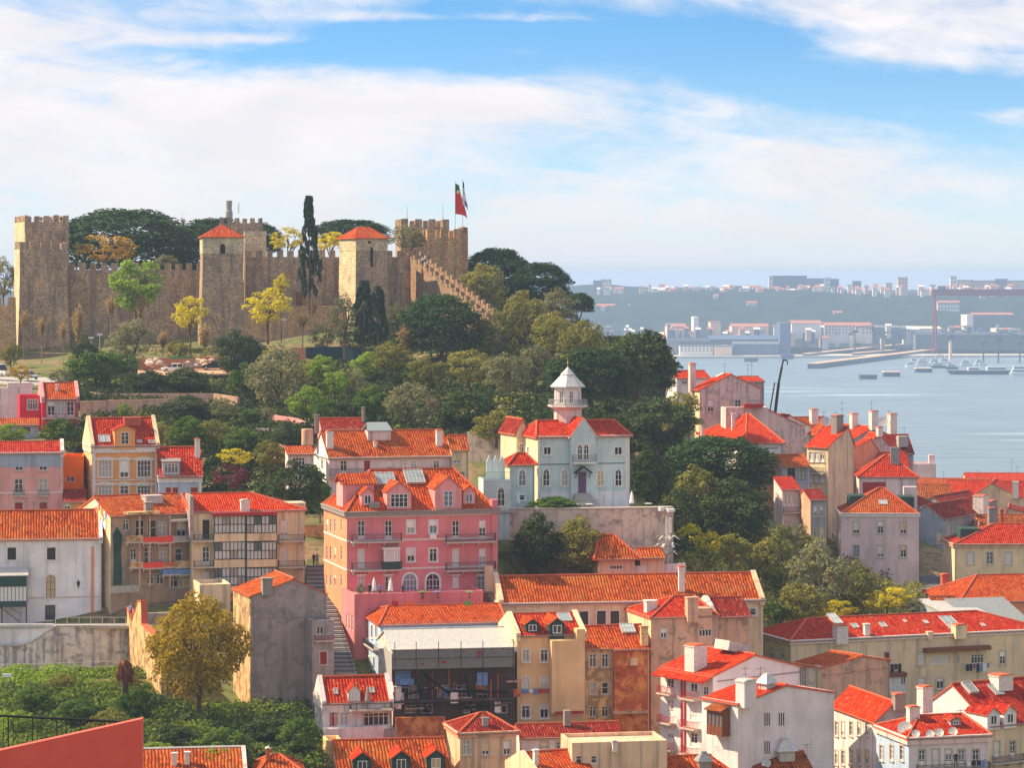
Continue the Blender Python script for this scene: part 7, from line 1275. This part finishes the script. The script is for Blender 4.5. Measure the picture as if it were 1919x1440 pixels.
wall_between('ruined_wall', 'sunlit crumbling wall stepping down beside the golden tree', [(238, 1140, 1262, 343), (247, 1165, 1262, 338), (258, 1128, 1262, 334), (265, 1128, 1262, 331), (266, 1172, 1265, 330.5), (302, 1205, 1280, 318)], .6, 'w_ruin', 'terracotta')
wall_between('ruined_wall', 'shaded broken wall and yard behind the golden tree', [(262, 1150, 1230, 345), (330, 1150, 1230, 344), (430, 1165, 1230, 342)], .5, 'w_concrete')
wall_between('garden_wall', 'long earth coloured garden wall on the hillside terrace', [(150, 731, 750, 480), (185, 738, 755, 478), (400, 738, 758, 474), (445, 745, 765, 470)], .5, 'w_brown')
wall_between('garden_wall', 'low grey terrace wall behind the ochre townhouse', [(300, 803, 812, 432), (480, 803, 812, 432), (560, 806, 815, 430)], .4, 'w_retain')
wall_between('garden_wall', 'pinkish broken wall at the garden path', [(510, 778, 800, 445), (552, 784, 800, 440), (590, 800, 815, 432)], .4, 'w_rose')
wall_between('garden_wall', 'dark stone wall behind the mint villa', [(875, 810, 900, 412), (960, 812, 900, 410)], .5, 'w_retain')
wall_between('garden_wall', 'orange earth wall at the top of the stairs', [(571, 985, 1065, 374), (608, 985, 1065, 374)], .4, 'w_rubble')
wall_between('garden_wall', 'low wall closing the garden above the long red roof', [(1180, 1062, 1085, 350), (1285, 1056, 1085, 352)], .3, 'w_offwhite')
wall_between('terrace_wall', 'sandy retaining terrace with shade below the parked cars', [(150, 752, 775, 466), (300, 748, 775, 466), (390, 750, 776, 464)], .4, 'w_brown')
r, A = wall_between('hoarding', 'teal panel hoarding on the terrace below the castle', [(573, 651, 664, 540), (640, 650, 664, 539), (678, 652, 666, 537)], .15, 'tealboard', cat='fence')
wall_between('hoarding', 'orange panel fence behind the parked cars', [(258, 672, 690, 518), (300, 671, 690, 516), (420, 668, 686, 514)], .12, 'orangeboard', cat='fence')
wall_between('hoarding', 'short orange panel beside the teal hoarding', [(545, 652, 665, 538), (572, 652, 665, 538)], .12, 'orangeboard', cat='fence')
# terrace slab on which the white building and the villa stand
def slab(name, label, corners, th, mat, kind='structure'):
    pts = [P(*c) for c in corners]; mb = MB(); mb.slab(pts, th); o = mb.build(name, mat); tag(o, label, kind=kind); return o
slab('villa_terrace', 'paved terrace in front of the mint villa', [(934, 957, 356), (1262, 954, 357), (1262, 950, 372), (934, 952, 372)], .3, 'concrete')
slab('church_terrace', 'paved terrace in front of the white building', [(-60, 1174, 340.5), (246, 1174, 340.8), (246, 1168, 352), (-60, 1168, 352)], .3, 'concrete')
slab('car_park', 'dusty parking strip below the castle', [(-40, 722, 496), (160, 722, 496), (140, 708, 512), (-40, 706, 512)], .25, 'concrete')
slab('car_park', 'earth parking strip beside the orange fence', [(258, 704, 497), (440, 700, 499), (440, 690, 512), (258, 694, 512)], .25, 'w_brown')
slab('street', 'shaded narrow street running away between the houses', [(1722, 1118, 450), (1772, 1118, 450), (1758, 960, 600), (1738, 960, 600)], .3, 'asphalt')
# stairway beside the pink house
st = empty('stairway', T(P(610, 1265, 318))); tag(st, 'long stone stairway climbing between the concrete gable and the pink house', 'stairs'); A = P(610, 1265, 318); sm = None; n = 52
for i in range(n):
    k = i / (n - 1); xl = 628 + (574 - 628) * min(1, k * 1.25) if k < .8 else 574; xr = 668 + (612 - 668) * min(1, k * 1.1); y = 1262 + (1062 - 1262) * k; Y = 319 + (362 - 319) * k
    a, b_ = P(xl, y, Y), P(xr, y, Y); mb = MB(); mb.box(0, max(2.2, b_.x - a.x), 0, 1.3, -.9, 0); mb.build('step', 'asphalt' if i % 2 else 'chimgrey', st, T(a - A))  # greys darkened to paint in the shadow over the stairs
mb = MB()
for i in range(0, 30, 3): k = i / 51; p = P(660 + (612 - 660) * k * 1.1, 1262 - 200 * k, 319 + 43 * k) - A; mb.tube(p, p + Vector((0, 0, 1)), .03, 5)
mb.build('handrail', 'iron', st)
# red wall nearest the camera, with a railing behind
Y = 74.0; mb = MB(); pr = [P(-60, 1560, Y), P(265.6, 1560, Y), P(265.6, 1348.5, Y), P(-60, 1421, Y)]; A = P(0, 1480, Y); dpt = Vector((0, .34, .0)); q = [p - A for p in pr]; bq = [p + dpt for p in q]
mb.poly(q); mb.poly(bq[::-1])
for i in range(4): j = (i + 1) % 4; mb.poly([q[j], q[i], bq[i], bq[j]])
m, n_, bs = base_mat('redplaster'); po = n_.n('ShaderNodeNewGeometry').outputs['Position']; cc = n_.mix(n_.ss(n_.noise(po, 2.5, 6, .6), .3, .7), (.76, .10, .070), (.80, .12, .085)); n_.t.links.new(cc, bs.inputs['Base Color']); bs.inputs['Roughness'].default_value = .8; bp = n_.n('ShaderNodeBump', {'Height': n_.noise(po, 40, 5), 'Strength': .2, 'Distance': .01}); n_.t.links.new(bp.outputs[0], bs.inputs['Normal']); MATS['redplaster'] = m
o = mb.build('foreground_wall', 'redplaster', None, T(A)); tag(o, 'smooth red plastered wall with sloping top in the bottom corner', 'wall')
Y = 84.0; A = P(0, 1440, Y); r = empty('railing', T(A)); tag(r, 'dark metal railing behind the red foreground wall', 'railing'); a, b_ = P(-30, 1341, Y) - A, P(232, 1354, Y + 1) - A; mb = MB(); mb.tube(a, b_, .035, 8); mb.build('handrail', 'iron', r); mb = MB()
for i in range(30):
    p = a.lerp(b_, i / 29); mb.tube(p, p - Vector((0, 0, 1.4)), .010 if i % 5 else .02, 5)
mb.build('bars', 'iron', r)
# fence on the grass bank
A = P(0, 1262, 331); r = empty('wire_fence', T(A)); tag(r, 'light metal fence along the foot of the grey stained wall', 'fence'); pm = MB(); pm.tube((0, 0, -.3), (0, 0, 1.1), .04, 5); pmm = pm.mesh('post', 'zinc'); mb = MB(); last = None
for px in range(-20, 236, 20):
    p = P(px, 1264 - px * .03, 331) - A; inst('post', pmm, r, T(p))
    if last is not None:
        for z in (.5, 1.05): mb.tube(last + Vector((0, 0, z)), p + Vector((0, 0, z)), .022, 4)
    last = p
mb.build('rails', 'zinc', r)
A = P(100, 1172, 340.2); r = empty('terrace_railing', T(A)); tag(r, 'thin rail along the terrace edge of the white building', 'railing'); mb = MB(); last = None
for px in range(104, 246, 22):
    p = P(px, 1172, 340.2) - A; mb.tube(p, p + Vector((0, 0, .9)), .03, 4)
    if last is not None: mb.tube(last + Vector((0, 0, .88)), p + Vector((0, 0, .88)), .025, 4)
    last = p
mb.build('rail_frame', 'zinc', r)
# dead palm
p0 = P(234, 1322, 312); r = empty('dead_palm', T(p0)); tag(r, 'dead palm trunk with a shaggy brown head', 'palm'); k = 312 / F; mb = MB(); mb.lathe([(9 * k, -1), (7 * k, 12 * k), (6.5 * k, 46 * k), (8 * k, 52 * k)], 9); mb.build('trunk', 'trunk', r)
mb = MB(); rr = random.Random(4)
for i in range(120):
    a = rr.uniform(0, 6.283); z = rr.uniform(48, 82) * k; R0 = (6 + 6 * math.sin((z / k - 46) / 38 * 3.1)) * k; p = Vector((R0 * math.cos(a), R0 * math.sin(a), z)); q = p + Vector((math.cos(a) * .35, math.sin(a) * .35, -rr.uniform(.3, 1.0))); mb.tube(p, q, .09, 4, 0, .02)
mb.lathe([(6 * k, 46 * k), (10 * k, 60 * k), (9 * k, 76 * k), (3 * k, 86 * k)], 9); mb.build('dead_fronds', 'wood', r)
mb = MB()
for i in range(16): a = rr.uniform(0, 6.283); mb.tube((0, 0, 82 * k), (math.cos(a) * .5, math.sin(a) * .5, 82 * k + rr.uniform(.1, .5)), .05, 4, 0, .01)
mb.build('green_tuft', 'l_bright', r)
# telecom mast disguised with fronds
p0 = P(1250, 1090, 354); r = empty('telecom_mast', T(p0)); tag(r, 'pale antenna mast with frond like blades and drum dishes', 'mast'); k = 354 / F; hgt = 140 * k; mb = MB(); mb.tube((0, 0, -1), (0, 0, hgt), .22, 8, 0, .14); mb.build('pole', 'zinc', r)
for i in range(34):
    a = i * 2.4; z = (50 + (i % 3) * 14) * k; mb = MB(); d = Vector((math.cos(a), math.sin(a), 0)); L = 1.7; t = Vector((-d.y, d.x, 0)) * .14; p = d * .2 + Vector((0, 0, z)); m_ = d * L * .6 + Vector((0, 0, z + .5)); e = d * L + Vector((0, 0, z + .1)); mb.poly([p - t * .4, p + t * .4, m_ + t, m_ - t]); mb.poly([m_ - t, m_ + t, e + t * .3, e - t * .3]); mb.build('frond', 'zinc', r)
mb = MB(); mb.lathe([(.55, 0), (.55, .35)], 12, (.4, -.3, hgt - .6)); mb.lathe([(.35, 0), (.35, .5)], 10, (-.7, -.2, hgt - .5)); mb.box(.2, .55, -.3, .3, hgt - 3.2, hgt - 1.4); mb.tube((-.8, 0, hgt - .3), (.8, 0, hgt - .3), .06); mb.build('dishes', 'wfix', r)
# truck crane jib
p0 = P(1449, 770, 640); r = empty('mobile_crane', T(p0)); tag(r, 'black telescopic crane jib rising against the river', 'crane'); k = 640 / F; mb = MB(); top = Vector((19 * k, 0, 96 * k)); mb.tube((0, 0, -4), top * .55, .36, 4, 0, .32); mb.tube(top * .5, top * .85, .26, 4); mb.tube(top * .8, top, .18, 4); mb.build('boom', 'blackm', r); mb = MB(); mb.tube((-.7, 0, 0), top * .55 + Vector((-.9, 0, 0)), .16, 5); mb.build('ram', 'blackm', r); mb = MB(); mb.tube(top, top + Vector((.9, 0, -.3)), .16, 4); mb.tube(top + Vector((.9, 0, -.3)), top + Vector((.9, 0, -1.2)), .1, 4); mb.build('hook', 'blackm', r)
# people: one continuous skinned body, copied with other clothes
def person_mesh(pose, top, legs):
    me = bpy.data.meshes.new('person'); aw = .22 if pose == 0 else .34
    V_ = [(0, 0, .95), (0, 0, 1.15), (0, 0, 1.38), (0, 0, 1.5), (0, -.02, 1.60), (0, -.02, 1.72), (-.1, 0, .9), (-.11, -.03 if pose else .0, .5), (-.12, .02, .06), (-.12, -.12, .03), (.1, 0, .9), (.12, .06 if pose else 0, .5), (.13, .03, .06), (.13, -.11, .03), (-.19, 0, 1.4), (-.25, .03, 1.14), (-aw, -.10, .92), (-aw, -.15, .84), (.19, 0, 1.4), (.25, .03, 1.14), (aw, -.12, .95 if not pose else 1.1), (aw, -.18, .88 if not pose else 1.08)]
    E_ = [(0, 1), (1, 2), (2, 3), (3, 4), (4, 5), (0, 6), (6, 7), (7, 8), (8, 9), (0, 10), (10, 11), (11, 12), (12, 13), (2, 14), (14, 15), (15, 16), (16, 17), (2, 18), (18, 19), (19, 20), (20, 21)]
    R_ = [.15, .14, .15, .065, .10, .09, .10, .07, .05, .045, .10, .07, .05, .045, .07, .05, .038, .035, .07, .05, .038, .035]
    me.from_pydata(V_, E_, []); o = bpy.data.objects.new('tmp', me); COL.objects.link(o); sk = o.modifiers.new('s', 'SKIN'); sv_ = me.skin_vertices[0].data
    for i, r_ in enumerate(R_): sv_[i].radius = (r_, r_ * .8); sv_[i].use_root = i == 0
    ss_ = o.modifiers.new('u', 'SUBSURF'); ss_.levels = 1; dg = bpy.context.evaluated_depsgraph_get(); out = bpy.data.meshes.new_from_object(o.evaluated_get(dg)); bpy.data.objects.remove(o)
    out.materials.clear()
    for m_ in ('skin', top, legs, 'hair'): out.materials.append(M(m_))
    for p in out.polygons:
        c = p.center; p.use_smooth = True
        p.material_index = 3 if c.z > 1.69 or (c.z > 1.56 and c.y > .0) else (0 if c.z > 1.47 or (c.z < .96 and abs(c.x) > .21 and c.z > .7) else (1 if c.z > .93 else 2))
    return out
PM = {}
def person(label, px, yfeet, Y, top, legs, pose=0, rz=0.0):
    k = (pose, top, legs)
    if k not in PM: PM[k] = person_mesh(*k)
    o = inst('person', PM[k], None, T(P(px, yfeet, Y), rz=rz)); tag(o, label, 'person'); return o
for px, top, legs, lb in ((57, 'clothblue', 'clothdark', 'person in blue leaning on the battlements of the left castle tower'), (77, 'clothdark', 'clothdark', 'person in black between two merlons of the left castle tower'), (95, 'clothred', 'clothdark', 'person in red on the left castle tower'), (98, 'cloth', 'clothblue', 'person in white beside the one in red on the castle tower'), (115, 'clothdark', 'clothblue', 'person in dark clothes near the right merlon of the left castle tower')): person(lb, px, 421, 591, top, legs, 0, .3)
person('person in a dark top walking up the castle stair wall', 797, 500, 577, 'clothdark', 'cloth', 1, .6); person('person in white walking behind on the castle stair wall', 792, 497, 577.5, 'cloth', 'clothdark', 1, .5)
person('person in grey standing at the top of the stairway', 594, 1062, 366, 'chimgrey', 'clothdark', 0, .2); person('person in dark clothes at the top of the stairway', 588, 1062, 366.5, 'clothdark', 'clothdark', 1, 1.0); person('person in blue sitting out on the crumbling wall', 245, 1160, 338.5, 'clothblue', 'clothdark', 1, -.5)
person('person in white on the little terrace under the wide pine', 953, 735, 470, 'cloth', 'clothblue', 0, 0); person('person in dark clothes on the lilac house balcony', 1791, 1441, 301.5, 'clothdark', 'clothdark', 0, .2)
for i, px in enumerate((693, 712, 755)): person(('person in dark clothes at a cafe table by the first parasol', 'person in blue at a cafe table between the parasols', 'person in black on the pink terrace by the arched window')[i], px, 1121, 336, ('clothdark', 'clothblue', 'clothdark')[i], 'clothdark', 0, i)
# cars
def car(label, px, yb, Y, L, Hh, mat, rz, van=False):
    r = empty('parked_van' if van else 'parked_car', T(P(px, yb, Y), rz=rz)); tag(r, label, 'van' if van else 'car'); w = 1.75; mb = MB(); body = [(0, .3), (.05, .75), (.18, .86), (L * .98, .9), (L, .6), (L, .3)] if not van else [(0, .35), (.05, 1.0), (.3, 1.1), (L * .98, 1.15), (L, .5), (L, .35)]
    body = [(0, .32), (L, .32), (L, .62), (L * .97, body[3][1]), (L * .25, body[2][1]), (.12, body[1][1]), (0, .6)]; mb.prism(body, 0, w); mb.build('body', mat, r)
    zt = Hh; z0 = body[3][1]; c = [(L * .24, z0), (L * .96, z0), (L * .90, zt - .1), (L * .82, zt), (L * .46, zt)] if not van else [(L * .16, z0), (L * .985, z0), (L * .97, zt - .1), (L * .93, zt), (L * .30, zt)]
    g = MB(); g.prism(c, .10, w - .10); g.build('window', 'cardark', r); mb = MB(); t = [(x, z) for x, z in c]
    mb.prism([(t[4][0] - .05, zt - .05), (t[3][0] + .08, zt - .05), (t[3][0], zt + .06), (t[4][0] + .1, zt + .06)], .06, w - .06)
    for q in (.42, .66, .9): mb.box(L * q - .06, L * q + .06, .07, .11, z0 - .02, zt - .03); mb.box(L * q - .06, L * q + .06, w - .11, w - .07, z0 - .02, zt - .03)
    mb.build('cabin_roof', mat, r)
    wm = MB(); wm.tube((0, -.09, 0), (0, .09, 0), .32, 14, 0); wm.tube((0, -.11, 0), (0, .10, 0), .18, 10, 1); wmesh = wm.mesh('wheel', ['tyre', 'zinc'])
    for x in (.75, L - .75):
        for y in (.06, w - .06): inst('wheel', wmesh, r, T(x, y, .32))
    for y in (.12, w - .45): mb = MB(); mb.box(-.02, .1, y, y + .33, .62, .76); mb.build('headlight', 'lampglass', r)
    mb = MB(); mb.box(-.06, .02, .1, w - .1, .36, .5); mb.build('bumper', 'cardark', r)
car('silver estate car parked below the castle lawn', 72, 712, 503, 4.3, 1.5, 'carpaint', -.9 + math.pi); car('white van parked at the left edge below the castle', 22, 706, 505, 4.9, 2.1, 'wfix', 2.6, True); car('white car parked in front of the rubble heap', 304, 698, 506, 4.0, 1.45, 'wfix', .25); car('dark car parked beside the evergreen', 378, 693, 507, 4.2, 1.45, 'cardark', .1)
# rubble heap
rr = random.Random(9); r = empty('rubble_heap', T(P(350, 690, 510))); tag(r, 'heap of pale bags and rubble with a green sheet behind the parked cars', 'rubble')
for i in range(46):
    mb = MB(); s = rr.uniform(.35, .8); mb.lathe([(s * .6, 0), (s, s * .35), (s * .8, s * .8), (s * .2, s)], 6, ph=rr.random()); mb.build('bag', rr.choice(('bagcloth', 'chim', 'w_beige')), r, T(rr.uniform(-7, 6), rr.uniform(-1, 1), rr.uniform(0, 1.2)))
mb = MB(); mb.slab([(-3, -.8, 2.0), (1, -.9, 2.1), (1.4, 1, 1.7), (-3.2, 1, 1.6)], .05); mb.build('tarpaulin', 'greensheet', r)
# lamp posts, small things
for px, yt, yb, Y, lb in ((187, 628, 668, 545, 'slim floodlight pole near the castle wall'), (171, 634, 660, 548, 'short white floodlight near the castle wall'), (532, 600, 655, 548, 'thin lamp post below the yellow tree'), (13, 1268, 1300, 322, 'old street lantern on the green slope')):
    k = Y / F; h = (yb - yt) * k; r = empty('lamp_post', T(P(px, yb, Y))); tag(r, lb, 'lamp'); mb = MB(); mb.tube((0, 0, -1), (0, 0, h), .09, 6, 0, .06); mb.build('post', 'zinc', r); mb = MB(); mb.box(-.5, .5, -.2, .2, h - .1, h + .25); mb.build('lamp_head', 'lampglass', r)
def parasol(label, px, yt, yb, Y, m='cloth'):
    k = Y / F; h = (yb - yt) * k; r = empty('closed_parasol', T(P(px, yb, Y))); tag(r, label, 'parasol'); mb = MB(); mb.tube((0, 0, 0), (0, 0, h), .035, 6); mb.build('pole', 'rail', r); mb = MB(); mb.lathe([(.26, h * .32), (.30, h * .38), (.16, h * .8), (.02, h)], 8); mb.build('canopy', m, r)
parasol('left closed white parasol on the pink terrace', 701, 1082, 1121, 336.5); parasol('closed white parasol on the pink terrace beside the door', 732, 1082, 1121, 336.5); parasol('folded grey striped parasol on the small white house terrace', 689, 1285, 1331, 303, 'chimgrey'); parasol('closed white parasol left on the mint villa terrace', 971, 922, 955, 359); parasol('closed white parasol right on the mint villa terrace', 1184, 920, 955, 360)
def table(label, px, yb, Y, m='rail'):
    r = empty('cafe_table', T(P(px, yb, Y))); tag(r, label, 'table'); mb = MB(); mb.lathe([(.45, .70), (.45, .74)], 12); mb.build('table_top', m, r); mb = MB(); mb.tube((0, 0, .02), (0, 0, .70), .04); mb.lathe([(.25, 0), (.25, .03)], 8); mb.build('pedestal', 'iron', r)
for i, (px, yb, Y, m) in enumerate(((700, 1121, 335.8, 'rail'), (722, 1121, 335.8, 'rail'), (792, 1121, 336, 'clothgreen'), (820, 1121, 336, 'clothblue'), (880, 1121, 336.5, 'clothgreen'), (1058, 956, 358, 'wfix'), (1080, 956, 358, 'wfix'), (1104, 956, 358, 'wfix'), (1215, 955, 359, 'wfix'), (668, 1331, 303, 'rail'))):
    table(('dark cafe table under the left parasol', 'dark cafe table under the second parasol', 'green cafe table between the arched windows', 'blue cafe table below the right arched window', 'green cafe table by the blue glazed door', 'white table left of the villa steps', 'white table before the villa steps', 'white table right of the villa steps', 'white table at the right end of the villa terrace', 'small dark table on the white house terrace')[i], px, yb, Y, m)
# cloths hung over the pink terrace wall
for px, m, lb in ((740, 'clothred', 'red cloth hanging over the pink terrace wall'), (768, 'clothorange', 'orange cloth hanging over the pink terrace wall'), (877, 'clothgreen', 'green cloth hanging over the pink terrace wall')):
    p = P(px, 1127, 332.6); mb = MB()
    for j in range(6): a = -.35 + j * .12; mb.poly([(a, .03 * (j % 2), -.55), (a + .12, .03 * ((j + 1) % 2), -.55), (a + .12, 0, 0), (a, 0, 0)])
    tag(mb.build('hanging_cloth', m, None, T(p)), lb, 'cloth')
# potted olive on the terrace, water tank
plant(('olive', 676, 1094, 1120, 18, 1124, 335, 'small potted olive tree on the pink terrace corner'))
p = P(576, 834, 396); r = empty('water_tank', T(p)); tag(r, 'round rusty brown water tank beside the lean-to porch', 'tank'); mb = MB(); k = 396 / F; mb.lathe([(11 * k, 0), (11 * k, 28 * k), (10 * k, 30 * k)], 16); mb.build('tank_body', 'w_brown', r)
